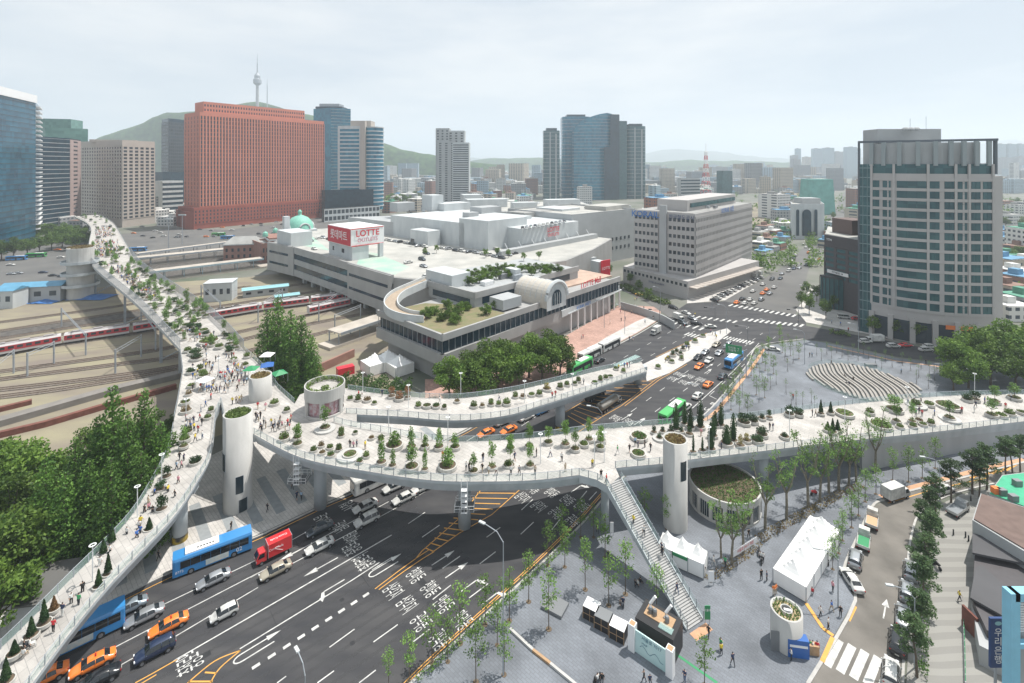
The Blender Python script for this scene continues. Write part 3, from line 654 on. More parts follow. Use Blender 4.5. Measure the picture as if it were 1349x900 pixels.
for k in range(16):
 a=2*math.pi*k/16;m.box(((R_-.16)*math.cos(a),(R_-.16)*math.sin(a),1.9),(.3,.55,2.8),a)
m.build('wall',t)
for k in range(16):
 a0=2*math.pi*k/16;m=MB().use('dark_glass');N=4;vs=[]
 for j in range(N+1):
  a=a0+.05+(2*math.pi/16-.10)*j/N;vs+=[((R_-.2)*math.cos(a),(R_-.2)*math.sin(a),.5),((R_-.2)*math.cos(a),(R_-.2)*math.sin(a),3.3)]
 m.add(vs,[(2*i,2*i+2,2*i+3,2*i+1)for i in range(N)]);wd=m.build('window',t)
 m=MB().use('white_metal')
 for j in range(N+1):m.tube([vs[2*j],vs[2*j+1]],.03,4)
 m.build('window_frame',wd)
m=MB().use('soil');m.cyl((0,0),R_-.31,4.0,4.2,40);m.build('soil',t)
m=MB().use('leaf_hedge')
for k in range(2600):
 a,r=random.random()*6.283,math.sqrt(random.random())*(R_-.5);leafq(m,Vector((r*math.cos(a),r*math.sin(a),4.22+random.random()*.25)),.15)
m.build('roof_planting',t)
c_=P(1135,504);t=thing('stepped_terrace','oval sunken seating terrace of curved grey stone steps in the plaza','terrace',(c_.x,c_.y,.1));R_=13.5
m=MB().use(mat('terrace_stone',(.31,.29,.265),.85,noise_amt=.12,noise_scale=.8));m2=MB().use(mat('terrace_gap',(.09,.10,.10),.9))
m2.cyl((0,0),R_,.0,.03,56)
dirv=Vector((-.25,-.97,0));prp=Vector((.97,-.25,0))
for k in range(-11,12):
 off=k*1.2;hw=math.sqrt(max(0,R_*R_-off*off))-.3
 if hw<1:continue
 pts=[]
 for j in range(13):
  s_=-hw+2*hw*j/12;q=dirv*s_+prp*(off+.7*math.sin(s_*.33+k*.12));pts.append(q)
 ribbox(m,pts,.62,.02,.32+.2*(k%2))
m2.build('floor',t);m.build('bench_rows',t)
g_=MB().use('railing_glass');N=44;vs=[]
for i in range(N+1):
 a=.4+5.4*i/N;vs+=[((R_+.3)*math.cos(a),(R_+.3)*math.sin(a),.05),((R_+.3)*math.cos(a),(R_+.3)*math.sin(a),1.2)]
g_.add(vs,[(2*i,2*i+2,2*i+3,2*i+1)for i in range(N)]);g_.build('glass_pane',t)
# ---------------- buildings ----------------
mat('win_dark',(.028,.040,.052),.15,spec=.6,rand=.5);mat('roof_grey',(.30,.30,.29),.9,noise_amt=.15,noise_scale=.15)
mat('beige_panel',(.42,.375,.335),.8,noise_amt=.05,noise_scale=.1);mat('office_panel',(.41,.395,.385),.8,noise_amt=.05,noise_scale=.1)
mat('brick_red',(.54,.205,.145),.85,noise_amt=.07,noise_scale=.06);mat('brick_dark',(.30,.075,.05),.85,noise_amt=.1,noise_scale=.1)
mat('panel_grey',(.36,.375,.38),.75,noise_amt=.06,noise_scale=.15);mat('panel_white',(.44,.47,.48),.7,col2=(.53,.555,.56),noise_scale=.25,detail=10,stretch=(1,1,.35))
mat('station_grey',(.33,.33,.325),.85,noise_amt=.09,noise_scale=.2,detail=8,stretch=(1,1,.4))
mat('roof_pale',(.33,.33,.31),.9,col2=(.45,.44,.41),noise_scale=.12,detail=10)
glassfacade('glass_blue',(.015,.10,.17),(.035,.22,.32));glassfacade('glass_teal',(.022,.065,.078),(.05,.13,.14),cell=2.2)
glassfacade('glass_navy',(.008,.022,.038),(.018,.05,.075));glassfacade('glass_green',(.06,.16,.14),(.12,.26,.22))
def V2(x,D):return Vector((x,D,0))
def facade(b,A,B,z0,z1,nx,nz,wf=.6,hf=.6,wall='beige_panel',win='win_dark',proud=.35,budget=[0],zoff=.5,bp=None):
 """frame of piers and bands standing proud of the core wall, windows as their own meshes between them; A->B left to right seen from outside"""
 A,B=Vector((A[0],A[1],0)),Vector((B[0],B[1],0));W=(B-A).length;d=(B-A).normalized();nr=Vector((d.y,-d.x,0));a=ang(d)
 cw=W/nx;ch=(z1-z0)/nz;ww=cw*wf;wh=ch*hf;m=MB().use(wall)
 def bx(u0,u1,za,zb,t0=0.0,t1=proud):
  c=A+d*(u0+u1)/2+nr*(t0+t1)/2;m.box((c.x,c.y,(za+zb)/2),(u1-u0,t1-t0,zb-za),a)
 if wf<1:
  for i in range(nx+1):
   u=i*cw;p0=max(0,u-(cw-ww)/2);p1=min(W,u+(cw-ww)/2);bx(p0,p1,z0,z1)
 if hf<1:
  for j in range(nz+1):
   zc=z0+j*ch;p0=max(z0,zc-(ch-wh)*(1-zoff));p1=min(z1,zc+(ch-wh)*zoff)
   if p1>p0:bx(0,W,p0,p1,0,bp if bp else proud*.86 if wf<1 else proud)
 m.build('facade_frame',b)
 wme=MB().use(win);wme.box((0,0,0),(ww,.06,wh));me=wme.mesh('window')
 cells=[(i,j)for i in range(nx)for j in range(nz)]
 cap=budget[0];rest=MB().use(win)
 cells.sort(key=lambda c:-(c[1]))
 for n_,(i,j)in enumerate(cells):
  c=A+d*((i+.5)*cw)+nr*.035;z=z0+(j+zoff)*ch+(0 if zoff==.5 else 0)
  zlo=z0+j*ch+(ch-wh)*zoff;z=zlo+wh/2
  if n_<cap:obj('window',me,b,(c.x,c.y,z),a)
  else:rest.box((c.x,c.y,z),(ww,.06,wh),a)
 if rest.v:rest.build('window_field',b,kind='stuff')
def corner_building(name,label,cat,C,L_,R_,z1,wall,spec_l=None,spec_r=None,z0=0.0,roof='roof_grey',parapet=1.2,back=None,group=None):
 """C = corner nearest the camera, L_ and R_ = ends of the left and right faces"""
 b=thing(name,label,cat,group=group);C,L_,R_=Vector((*C,0)),Vector((*L_,0)),Vector((*R_,0));Bk=L_+R_-C
 m=MB().use(wall);m.prism([C.xy,R_.xy,Bk.xy,L_.xy],z0,z1);m.build('core_wall',b)
 m=MB().use(roof);i_=[q.lerp((C+Bk)/2,.03)for q in (C,R_,Bk,L_)];m.prism([q.xy for q in i_],z1,z1+.1);m.build('roof',b)
 if parapet:
  m=MB().use(wall)
  for p,q in ((L_,C),(C,R_),(R_,Bk),(Bk,L_)):
   d=(q-p);c=(p+q)/2;inn=((C+Bk)/2-c).normalized()*.35;m.box((c.x+inn.x,c.y+inn.y,z1+parapet/2),(d.length,.5,parapet),ang(d))
  m.build('parapet',b)
 if spec_l:facade(b,L_,C,**spec_l)
 if spec_r:facade(b,C,R_,**spec_r)
 return b
def roofbox(b,c,sz,z,rz=0.0,m_='panel_grey',name='roof_plant'):
 m=MB().use(m_);m.boxz(c[0],c[1],z,z+sz[2],sz[0],sz[1],rz);return m.build(name,b)
def X(px,D):return ((px-CXP)*D/FPX,D)
glassfacade('glass_deep',(.006,.045,.085),(.018,.12,.19),cell=5)
C=X(47,400);L0=X(-70,300);zt=Z_at(135,400)
b=corner_building('glass_tower','blue glass tower with white top band at the left edge','skyscraper',C,L0,X(52,430),zt,'glass_deep',parapet=0)
m=MB().use('white');A_,B_=Vector((*L0,0)),Vector((*C,0));d=(B_-A_).normalized();nr=Vector((d.y,-d.x,0))
c=(A_+B_)/2+nr*.4;m.box((c.x,c.y,zt+2.5),((B_-A_).length,1.2,6.2),ang(d));m.build('top_band',b)
for k in range(28):
 z=zt-3.5-k*3.9
 if z>8:
  m=MB().use('white');p=Vector((*X(50,412),0));m.box((p.x+1.2,p.y,z),(2.6,30,.8),ang(Vector((*X(52,430),0))-B_)-math.pi/2);m.build('balcony_edge',b)
m=MB().use('win_dark')
for k in range(28):m.box((c.x,c.y,6+k*4),((B_-A_).length-1,.12,.35),ang(d))
m.build('floor_lines',b)
signtext('SEOUL CENTRAL',MATS['dark_metal'],3,Vector((*X(30,384),zt+3.3))+nr*1.2,d,b,'sign_lettering')
D_=560;b=corner_building('green_glass_tower','green tinted glass building with stepped top behind the glass tower','office building',X(60,D_),X(40,D_+10),X(116,D_+25),Z_at(169,D_),'glass_green',parapet=1)
roofbox(b,X(72,D_+22),(44,26,12),Z_at(169,D_),.3,'glass_green')
D_=480;b=corner_building('dark_office','dark glass office with thin pale floor bands at left','office building',X(92,D_),X(45,D_-40),X(106,D_+30),Z_at(184,D_),'glass_navy',dict(z0=6,z1=Z_at(184,D_),nx=1,nz=20,wf=1,hf=.86,wall='panel_grey',win='glass_navy',proud=.2,budget=[20]),dict(z0=6,z1=Z_at(184,D_),nx=1,nz=20,wf=.4,hf=.4,wall=mat('pink_panel',(.40,.30,.28),.8),win='win_dark',budget=[20]))
D_=499;zt=Z_at(186,D_)
b=corner_building('grid_office','beige stone office block with a dense grid of square windows','office building',X(161,D_),X(102,D_+42),X(204,D_+38),zt,'beige_panel',dict(z0=8,z1=zt-5,nx=18,nz=21,wf=.52,hf=.55,budget=[30]),dict(z0=8,z1=zt-5,nx=6,nz=21,wf=.62,hf=.62,budget=[66]))
roofbox(b,X(152,D_+40),(40,22,3),zt,.5,'beige_panel')
D_=760;b=corner_building('dark_tower','dark slab tower behind, left of the brick red block','skyscraper',X(222,D_),X(213,D_+20),X(246,D_+30),Z_at(157,D_),'glass_navy',dict(z0=5,z1=Z_at(157,D_)-4,nx=4,nz=24,wf=.75,hf=.7,wall='dark_metal',budget=[20]),dict(z0=5,z1=Z_at(157,D_)-4,nx=9,nz=24,wf=.75,hf=.7,wall='dark_metal',budget=[60]))
D_=590;corner_building('low_office','white low office with ribbon windows left of the brick red block','office building',X(214,D_),X(203,D_+8),X(241,D_+20),Z_at(240,D_),'panel_white',None,dict(z0=2,z1=Z_at(240,D_),nx=1,nz=7,wf=1,hf=.55,wall='panel_white',win='glass_navy',budget=[7]))
D_=700;corner_building('glass_block','small grey glass block behind the white ribbon window office','office building',X(214,D_),X(203,D_+8),X(244,D_+25),Z_at(228,D_),'glass_navy')
C=X(263,490);zt=Z_at(148,490);d=Vector((.70,.71,0)).normalized()
dd=P(425,284)-P(262,303);
Rr=Vector((*X(427,600),0));Cv=Vector((*C,0));zr=zt
d=(Rr-Cv).normalized();Lp=Cv+Vector((-d.y,d.x,0))*30
Lp=Vector((*X(243,512),0))
b=thing('brick_red_tower','huge brick red office slab with rows of narrow vertical windows','skyscraper')
Bk=Lp+Rr-Cv;m=MB().use('brick_red');m.prism([Cv.xy,Rr.xy,Bk.xy,Lp.xy],0,zt);m.build('core_wall',b)
zb=Z_at(275,490)
facade(b,Cv,Rr,zb+2,zt-3,46,22,.50,.84,'brick_red','win_dark',.8,[70],bp=.15);facade(b,Lp,Cv,zb+2,zt-3,5,22,.35,.7,'brick_red',mat('red_tint_win',(.20,.075,.055),.4),.3,[20])
m=MB().use('brick_dark');nr=Vector((d.y,-d.x,0));o1=nr*2.2
m.prism([(Cv+o1-d*6).xy,(Rr+o1+d*4).xy,(Bk+d*4).xy,(Lp-d*6).xy],0,zb+1);m.prism([(Lp-d*6).xy,(Cv-d*6+o1).xy,(Cv+o1-d*6+Vector((-10,2,0))).xy,(Lp-d*6+Vector((-12,14,0))).xy],0,zb-3);m.build('podium',b)
facade(b,Cv+o1-d*6,Rr+o1+d*4,5,zb-1,44,4,.4,.62,'brick_dark','win_dark',.3,[0])
m=MB().use('brick_red');p0=Cv+d*5+Vector((-d.y,d.x,0))*4;p1=Cv+d*((Rr-Cv).length*.83)+Vector((-d.y,d.x,0))*4;w2=Vector((-d.y,d.x,0))*22
zp=Z_at(133,492);m.prism([p0.xy,p1.xy,(p1+w2).xy,(p0+w2).xy],zt,zp);m.build('penthouse',b);facade(b,p0,p1,zt+1,zp-1.5,40,2,.5,.5,'brick_red','win_dark',.2,[10])
m=MB().use('brick_red');m.prism([Cv.xy,Rr.xy,Bk.xy,Lp.xy],zt,zt+.6);m.build('roof',b)
D_=720;zt=Z_at(142,D_)
b=corner_building('blue_tower','tall blue glass tower with flat cap beside the brick red block','skyscraper',X(436,D_),X(413,D_+16),X(462,D_+16),zt,'glass_blue',parapet=0)
roofbox(b,X(437,D_+22),(40,24,3),zt,0,'glass_navy');roofbox(b,X(437,D_+22),(30,20,4.5),zt+3,0,'steel_grey')
m=MB().use('panel_grey')
for k in range(32):q0,q1=Vector((*X(436,D_),0)),Vector((*X(462,D_+16),0));c=(q0+q1)/2;m.box((c.x,c.y-.2,5+k*4.6),((q1-q0).length,.4,.5),ang(q1-q0))if 5+k*4.6<zt else None
m.build('floor_lines',b)
D_=610;zt=Z_at(166,D_)
b=thing('banded_tower','white tower with blue ribbon windows and a rounded glass corner','skyscraper')
q0,q1=Vector((*X(445,D_),0)),Vector((*X(476,D_),0));m=MB().use('panel_white');m.prism([q0.xy,q1.xy,(q1+Vector((8,30,0))).xy,(q0+Vector((4,34,0))).xy],0,zt);m.build('core_wall',b)
facade(b,q0,q1,12,zt-3,1,20,.82,.66,'panel_white','glass_blue',.4,[20])
m=MB().use('beige_panel');p=Vector((*X(478,D_-2),0));m.boxz(p.x,p.y+4,0,zt+6,6,10);m.build('service_core',b);roofbox(b,X(478,D_+14),(26,18,7),zt,0,'beige_panel')
cx,cy=X(492,D_+13);m=MB().use('glass_blue');m.cyl((cx,cy),12.5,8,zt-2,32);m.build('glass_drum',b)
for k in range(21):
 m=MB().use('panel_white');z=12+k*(zt-14)/20;m.cyl((cx,cy),13.2,z,z+1.3,32);m.build('floor_band',b)
D_=580;b=corner_building('media_block','low wide dark glass block at the foot of the banded tower','office building',X(428,D_),X(424,D_+6),X(492,D_+30),Z_at(252,D_),'glass_navy',parapet=1)
D_=545;b=corner_building('colonnade_deck','white open colonnade parking deck beneath the dark glass block','parking deck',X(427,D_),X(424,D_+6),X(500,D_+50),Z_at(277,D_),'dark_metal',None,dict(z0=0,z1=Z_at(276,D_),nx=14,nz=2,wf=.8,hf=.62,wall='panel_white',win='win_dark',budget=[28]),roof='roof_pale')
D_=690;b=thing('stepped_apartment','pale stepped apartment tower with curved balconies in the middle distance','apartment block')
for (x0,x1,yt,dy)in ((574,592,169,0),(590,612,172,2),(596,618,188,-4),(576,600,186,-2)):
 p,q=Vector((*X(x0,D_+dy),0)),Vector((*X(x1,D_+dy),0));zt=Z_at(yt,D_);m=MB().use('panel_grey' if x0<590 else 'panel_white');m.prism([p.xy,q.xy,(q+Vector((0,20,0))).xy,(p+Vector((0,20,0))).xy],0,zt);m.build('wing',b)
 facade(b,p,q,6,zt-2,1 if x0>592 else 3,28,.92 if x0>592 else .4,.5,'panel_white' if x0>592 else 'panel_grey','win_dark',.5,[28 if x0>590 else 0])
D_=900
for (x0,x1,yt,lab,mt,dd_)in ((716,738,172,'slim grey blue apartment tower left of the glass cluster','glass_teal',0),(741,779,150,'tallest rounded blue glass tower of the cluster','glass_blue',50),(826,852,165,'rightmost dark blue tower of the glass cluster','glass_teal',20)):
 b=thing('glass_highrise',lab,'skyscraper',group='blue glass high-rise cluster');zt=Z_at(yt,D_);p,q=X(x0,D_+dd_),X(x1,D_+dd_);cx=(p[0]+q[0])/2;w2=(q[0]-p[0])/2
 m=MB().use(mt);pl=[(cx+w2*math.copysign(abs(math.cos(t))**.45,math.cos(t)),D_+dd_+w2+w2*math.copysign(abs(math.sin(t))**.45,math.sin(t)))for t in [2*math.pi*i/28 for i in range(28)]]
 m.prism(pl,0,zt);m.build('tower_wall',b)
 m=MB().use('steel_grey');pl2=[((x-cx)*1.01+cx,(y-D_-dd_-w2)*1.01+D_+dd_+w2)for x,y in pl]
 for k in range(int(zt/7)):m.prism(pl2,6+k*7,6.7+k*7)
 m.build('floor_bands',b);roofbox(b,(cx,D_+dd_+w2),(w2*1.3,w2*1.2,5),zt,0,'glass_navy')
 if x0<741 or x0>800:
  m=MB().use('panel_grey');m.boxz(cx-w2*.2,D_+dd_,0,zt-3,2,1.5);m.boxz(cx+w2*.5,D_+dd_,0,zt-6,2.5,1.5);m.build('corner_strip',b)
b=thing('sail_tower','broad blue glass tower with curved sail shaped roofline','skyscraper',group='blue glass high-rise cluster')
xs=[756,762,770,780,790,800,806];ys=[172,163,158,154,151,149,150]
fr=[Vector((*X(x,D_-10+12*((x-781)/25)**2),Z_at(y,D_)))for x,y in zip(xs,ys)];n=len(fr);vs=[(p.x,p.y,0)for p in fr]+[tuple(p)for p in fr]+[(p.x,p.y+40,0)for p in fr]+[(p.x,p.y+40,p.z)for p in fr]
m=MB().use('glass_blue');m.add(vs,[(i,i+1,n+i+1,n+i)for i in range(n-1)]+[(n+i,n+i+1,3*n+i+1,3*n+i)for i in range(n-1)]+[(0,n,3*n,2*n),(n-1,3*n-1,4*n-1,2*n-1)]);m.build('curved_wall',b,fixn=True)
m=MB().use('glass_navy');m.prism([X(796,D_-14),X(813,D_-6),X(813,D_+40),X(796,D_+40)],0,Z_at(194,D_));m.prism([X(804,D_-6),X(816,D_),X(816,D_+40),X(804,D_+40)],0,Z_at(151,D_));m.build('dark_wing',b)
m=MB().use('glass_teal');m.prism([X(814,D_+5),X(826,D_+8),X(826,D_+50),X(814,D_+50)],0,Z_at(159,D_));m.build('side_wing',b)
m=MB().use('steel_grey')
for k in range(26):
 z=5+k*6
 for i in range(n-1):
  if z<min(fr[i].z,fr[i+1].z)-2:c=(fr[i]+fr[i+1])/2;dd_=fr[i+1]-fr[i];m.box((c.x,c.y-.3,z),(dd_.length,.5,.6),ang(dd_))
m.build('floor_bands',b)
D_=760
b=corner_building('rail_office','grey office block left of the red and white mast','office building',X(897,D_),X(893,D_+8),X(922,D_+12),Z_at(236,D_),'panel_grey',None,dict(z0=3,z1=Z_at(236,D_),nx=1,nz=8,wf=1,hf=.45,wall='panel_grey',win='glass_navy',budget=[8]))
b=corner_building('slim_office','two tone slim office tower right of the red and white mast','office building',X(952,D_+100),X(944,D_+110),X(965,D_+110),Z_at(226,D_+100),'glass_teal')
b=thing('lattice_mast','red and white striped lattice radio mast','radio mast',(*X(930,700),0));zt=Z_at(196,700);seg=12
for k in range(seg):
 z0,z1=10+k*(zt-14)/seg,10+(k+1)*(zt-14)/seg;r0,r1=5.6*(1-k/seg)**1.4+1.3,5.6*(1-(k+1)/seg)**1.4+1.3;m=MB().use('red' if k%2==0 else 'white')
 c0=[(r0*a,r0*c,z0)for a,c in ((-1,-1),(1,-1),(1,1),(-1,1))];c1=[(r1*a,r1*c,z1)for a,c in ((-1,-1),(1,-1),(1,1),(-1,1))]
 for i in range(4):m.tube([c0[i],c1[i]],.38,4);m.tube([c0[i],c1[(i+1)%4]],.2,3);m.tube([c1[i],c1[(i+1)%4]],.25,4)
 m.build('mast_section',b)
m=MB().use('white');m.tube([(0,0,zt-4),(0,0,zt+8)],.4,4);m.build('antenna',b)
D_=1900;b=thing('hill_tower','slender observation tower with round pod on the wooded hill','observation tower',(*X(339,D_),0));tz=lambda y:Z_at(y,D_)
m=MB().use('panel_grey');m.cyl((0,0),7,200,tz(110),16,5);m.build('shaft',b);m=MB().use('steel_grey');m.lathe((0,0,0),[(5,tz(113)),(15,tz(110)),(15,tz(105)),(11,tz(104)),(11,tz(100)),(6,tz(97)),(3,tz(96)),(0,tz(96))],20);m.build('pod',b)
m=MB().use('steel_grey');m.cyl((0,0),2.5,tz(97),tz(84),8,2);m.cyl((0,0),1.3,tz(84),tz(71),6,.6);m.build('antenna',b)
D_=1900;b=thing('hill_mast','thin lattice mast right of the observation tower on the hill','mast',(*X(352,D_),0));m=MB().use('steel_grey');m.cyl((0,0),2.4,200,tz(112),6,1.6);m.cyl((0,0),.9,tz(112),tz(104),6,.5);m.build('mast_pole',b)
D_=422;zt=Z_at(270,D_)
b=corner_building('arched_office','white office with tall dark arched windows beside the railway','office building',X(1043,D_),X(1041,D_+26),X(1086,D_+2),zt,'panel_white',roof='roof_pale',parapet=.8)
for (x0,x1)in ((1049,1053),(1057,1069),(1073,1077)):
 m=MB().use('glass_navy');a0,a1=X(x0,D_-.2),X(x1,D_-.2);cx=(a0[0]+a1[0])/2;r=(a1[0]-a0[0])/2;z1=Z_at(276,D_)-r
 m.add([(cx-r,D_-.15,3),(cx+r,D_-.15,3)]+[(cx+r*math.cos(math.pi*k/10),D_-.15,z1+r*math.sin(math.pi*k/10))for k in range(11)],[tuple(range(13))]);m.build('window',b)
roofbox(b,X(1063,D_+18),(16,14,5),zt,0,'panel_grey')
b=thing('dark_shop_block','dark six storey block with curved glass lower wing beside the tall office','office building');D_=225
p,q=Vector((*X(1086,D_),0)),Vector((*X(1133,D_-18),0));zt=Z_at(309,D_);m=MB().use(mat('dark_cladding',(.06,.055,.06),.6,noise_amt=.1));m.prism([p.xy,q.xy,(q+Vector((18,26,0))).xy,(p+Vector((22,30,0))).xy],0,zt);m.build('core_wall',b)
facade(b,p,q,13,zt-5,3,6,.75,.6,'dark_cladding','glass_teal',.25,[18])
m=MB().use('roof_pale');m.prism([(p+Vector((1,1,0))).xy,(q+Vector((0,1,0))).xy,(q+Vector((17,25,0))).xy,(p+Vector((20,28,0))).xy],zt,zt+.2);m.build('roof',b);roofbox(b,X(1122,D_+2),(10,12,7),zt,.1,mat('brown_cladding',(.12,.08,.07),.7))
m=MB().use('glass_teal');cpx=Vector((*X(1108,D_-3),0));pl=[(cpx.x+9.5*math.cos(t),cpx.y+7.5*math.sin(t))for t in [math.pi*(1+k/16)for k in range(17)]];m.prism(pl,0,Z_at(362,D_));m.build('glass_wing',b);m=MB().use('dark_metal')
pl2=[(cpx.x+9.8*math.cos(t),cpx.y+7.8*math.sin(t))for t in [math.pi*(1+k/16)for k in range(17)]];m.prism(pl2,Z_at(362,D_),Z_at(362,D_)+.8)
for k in range(0,17,1):m.boxz(pl2[k][0],pl2[k][1],0,Z_at(362,D_),.18,.18)
m.build('mullions',b);nq=(q-p).normalized();m=MB().use('white');c=p.lerp(q,.42)+Vector((nq.y,-nq.x,0))*.5;m.box((c.x,c.y,16.2),(11,.3,1.5),ang(nq));m.build('sign_board',b)
signtext('YTN',MATS['white'],1.5,p.lerp(q,.16)+Vector((nq.y,-nq.x,0))*.35+Vector((0,0,zt-2)),nq,b,'sign_lettering')
signtext('FITNESS 24',MATS['dark_metal'],1.2,c+Vector((nq.y,-nq.x,0))*.2+Vector((0,0,16.2)),nq,b,'sign_lettering')
b=thing('tall_office','tall beige office tower with blue ribbon windows and convex front on the right','skyscraper')
bp=[(1148,186),(1170,181.5),(1195,177.5),(1220,174.5),(1245,172.3),(1270,170.8),(1295,170.2),(1310,170)]
F_=[Vector((*X(x,D),0))for x,D in bp];zt=Z_at(183,172);zl=Z_at(207,172);off=lambda v,k:v+Vector((.12,.99,0))*k
back=[F_[-1]+Vector((12,24,0)),F_[0]+Vector((25,30,0))]
m=MB().use('office_panel');m.prism([p.xy for p in F_]+[v.xy for v in back],0,zl-6);m.build('core_wall',b)
m=MB().use('office_panel');e0=F_[-1];m.prism([e0.xy,X(1321,171.5),(Vector((*X(1321,171.5),0))+Vector((12,22,0))).xy,(e0+Vector((12,22,0))).xy],0,Z_at(232,171));m.build('side_wing',b)
m=MB().use('glass_teal');m.prism([(p+Vector((0,.4,0))).xy for p in F_]+[v.xy for v in back],zl-6,zt-9);m.build('crown_glass',b)
m=MB().use('glass_teal');g0,g1=Vector((*X(1131.5,189),0)),F_[0];m.prism([g0.xy,g1.xy,back[1].xy,(g0+Vector((26,31,0))).xy],0,zt-9);m.build('glass_corner',b)
fd=lambda a,c,s,t:a.lerp(c,s)
NZ=12;zb0=Z_at(402,183);zb1=Z_at(262-16,172)
rows=13;zlow=Z_at(407,178);zhigh=Z_at(237,172);ch=(zhigh-zlow)/rows
segs=[(0,.155,2),(.19,.0,0)]
Wt=sum((F_[i+1]-F_[i]).length for i in range(len(F_)-1))
def atw(u):
 u*=Wt
 for i in range(len(F_)-1):
  l=(F_[i+1]-F_[i]).length
  if u<=l or i==len(F_)-2:return F_[i].lerp(F_[i+1],u/l),ang(F_[i+1]-F_[i])
  u-=l
bays=[(.008,.068),(.10,.165),(.215,.44),(.465,.538),(.578,.652),(.682,.755),(.795,.872),(.897,.972)]
fr_=MB().use('office_panel');cells=[]
for r in range(rows):
 z0=zlow+r*ch
 for u0,u1 in bays:
  k=max(1,round((u1-u0)/.075))
  for j in range(k):
   a0=u0+(u1-u0)*j/k;a1=u0+(u1-u0)*(j+1)/k;p,a=atw(a0);q,a2=atw(a1);cells.append((z0,p,q))
for i_,(z0,p,q)in enumerate(cells):
 c=(p+q)/2;d=q-p;nr=Vector((d.y,-d.x,0)).normalized();m=MB().use('glass_teal');m.box((c.x+nr.x*.03,c.y+nr.y*.03,z0+ch*.48),(d.length,.1,ch*.70),ang(d))
 m.use('steel_grey');m.box((c.x+nr.x*.1,c.y+nr.y*.1,z0+ch*.62),(d.length,.1,.08),ang(d))
 for s in (-.5,0,.5):m.box((c.x+d.x*s+nr.x*.1,c.y+d.y*s+nr.y*.1,z0+ch*.48),(.08,.1,ch*.70),ang(d))
 m.build('window',b)
m=MB().use('office_panel')
for r in range(rows+1):
 z0=zlow+r*ch
 for i in range(len(F_)-1):c=(F_[i]+F_[i+1])/2;d=F_[i+1]-F_[i];nr=Vector((d.y,-d.x,0)).normalized()*.1;m.box((c.x+nr.x,c.y+nr.y,z0-.05),(d.length+.1,.35,ch*.28),ang(d))
for u in (.002,.19,.452,.665,.775,.985):
 p,a=atw(u);nr=Vector((math.sin(a),-math.cos(a),0))*.12;m.box((p.x+nr.x,p.y+nr.y,(zlow+zt-9)/2),(.75,.5,zt-9-zlow),a)
m.build('facade_frame',b)
m=MB().use(mat('glass_corner_line',(.18,.26,.27),.5))
for r in range(rows+5):
 z0=5+r*ch;c=(g0+g1)/2;d=g1-g0;nr=Vector((d.y,-d.x,0)).normalized()*.1
 if z0<zt-9:m.box((c.x+nr.x,c.y+nr.y,z0),(d.length,.2,.3),ang(d))
for s in (.3,.65):c=g0.lerp(g1,s)-Vector((0,.12,0));m.boxz(c.x,c.y,2,zt-9,.15,.15)
m.build('mullions',b)
m=MB().use(mat('crown_dark',(.09,.11,.13),.6))
m.box(((g0.x+F_[-1].x)/2,(g0.y+F_[-1].y)/2-.5,zt-.4),((F_[-1]-g0).length+1,1.2,.8),ang(F_[-1]-g0));m.box((g0.x,g0.y,zt/2),(.5,.6,zt));m.box((F_[-1].x+.3,F_[-1].y,(zt+zl-6)/2),(.8,.9,zt-zl+6));m.build('crown_frame',b)
m=MB().use(mat('crown_pier',(.26,.30,.31),.6))
for u in (.005,.11,.2375,.38,.5125,.6325,.735,.845,.9575):p,a=atw(u);m.box((p.x,p.y+.2,zt-5.2),(1.3,.8,8.8),a)
p,a=atw(.5);m.build('crown_pier',b)
m=MB().use('panel_grey');m.prism([(F_[i]+Vector((.3,1.3,0))).xy for i in range(7)]+[(F_[6]+Vector((1,9,0))).xy,(F_[0]+Vector((7,9,0))).xy],zt-9,zt-1.2);m.boxz((F_[0].x+F_[-1].x)/2-1,190,zt-9,Z_at(171,190),24,8,-.02);m.build('penthouse',b)
for i in range(3):
 m=MB().use('panel_grey');m.lathe((*X(1193+i*7,184),Z_at(172,184)),[(1.1,0),(1.2,.6),(.8,1.1),(.1,1.3)],10);m.build('satellite_dish',b)
for x,h in ((1199,4.2),(1220,5)):m=MB().use('steel_grey');q=X(x,188);m.tube([(*q,Z_at(171,190)),(*q,Z_at(171,190)+h)],.08,4);m.build('antenna',b)
m=MB().use('office_panel')
for u in (.0,.16,.33,.5,.67,.84,.995):p,a=atw(u);m.box((p.x,p.y-.3,4.5),(1.6,1.5,9),a)
m.build('column',b);m=MB().use('win_dark');
for i in range(len(F_)-1):c=(F_[i]+F_[i+1])/2;d=F_[i+1]-F_[i];m.box((c.x,c.y-.08,4),(d.length,.1,7.5),ang(d))
m.build('ground_glazing',b)
p,a=atw(.68);m=MB().use('orange');m.box((p.x,p.y-.8,7.3),(8,.3,1.4),a);m.build('shop_sign',b)
C=Vector((*X(915.6,240),0));Rr=Vector((*X(990,307),0));Lc=Vector((*X(836,262),0));zt=Z_at(282,240)
b=thing('railway_office','beige eight storey railway office with a low podium by the crossroads','office building')
Bk=C+(Rr-C)+(Lc-C)*.8;m=MB().use('office_panel');L1=C.lerp(Lc,.42);L2=C.lerp(Lc,.58);dR=(Rr-C).normalized()
m.prism([C.xy,Rr.xy,(Rr+(Lc-C)*.95).xy,Lc.xy],0,zt);m.build('core_wall',b)
zp=8.7
facade(b,C,Rr,zp+1,zt-1.5,44,7,.60,.42,'office_panel','win_dark',.45,[60])
facade(b,L1,C,zp+1,zt-1.5,6,7,.72,.45,'office_panel','win_dark',.45,[40]);facade(b,Lc,L2,zp+1,zt-1.5,6,7,.72,.45,'office_panel','win_dark',.45,[0])
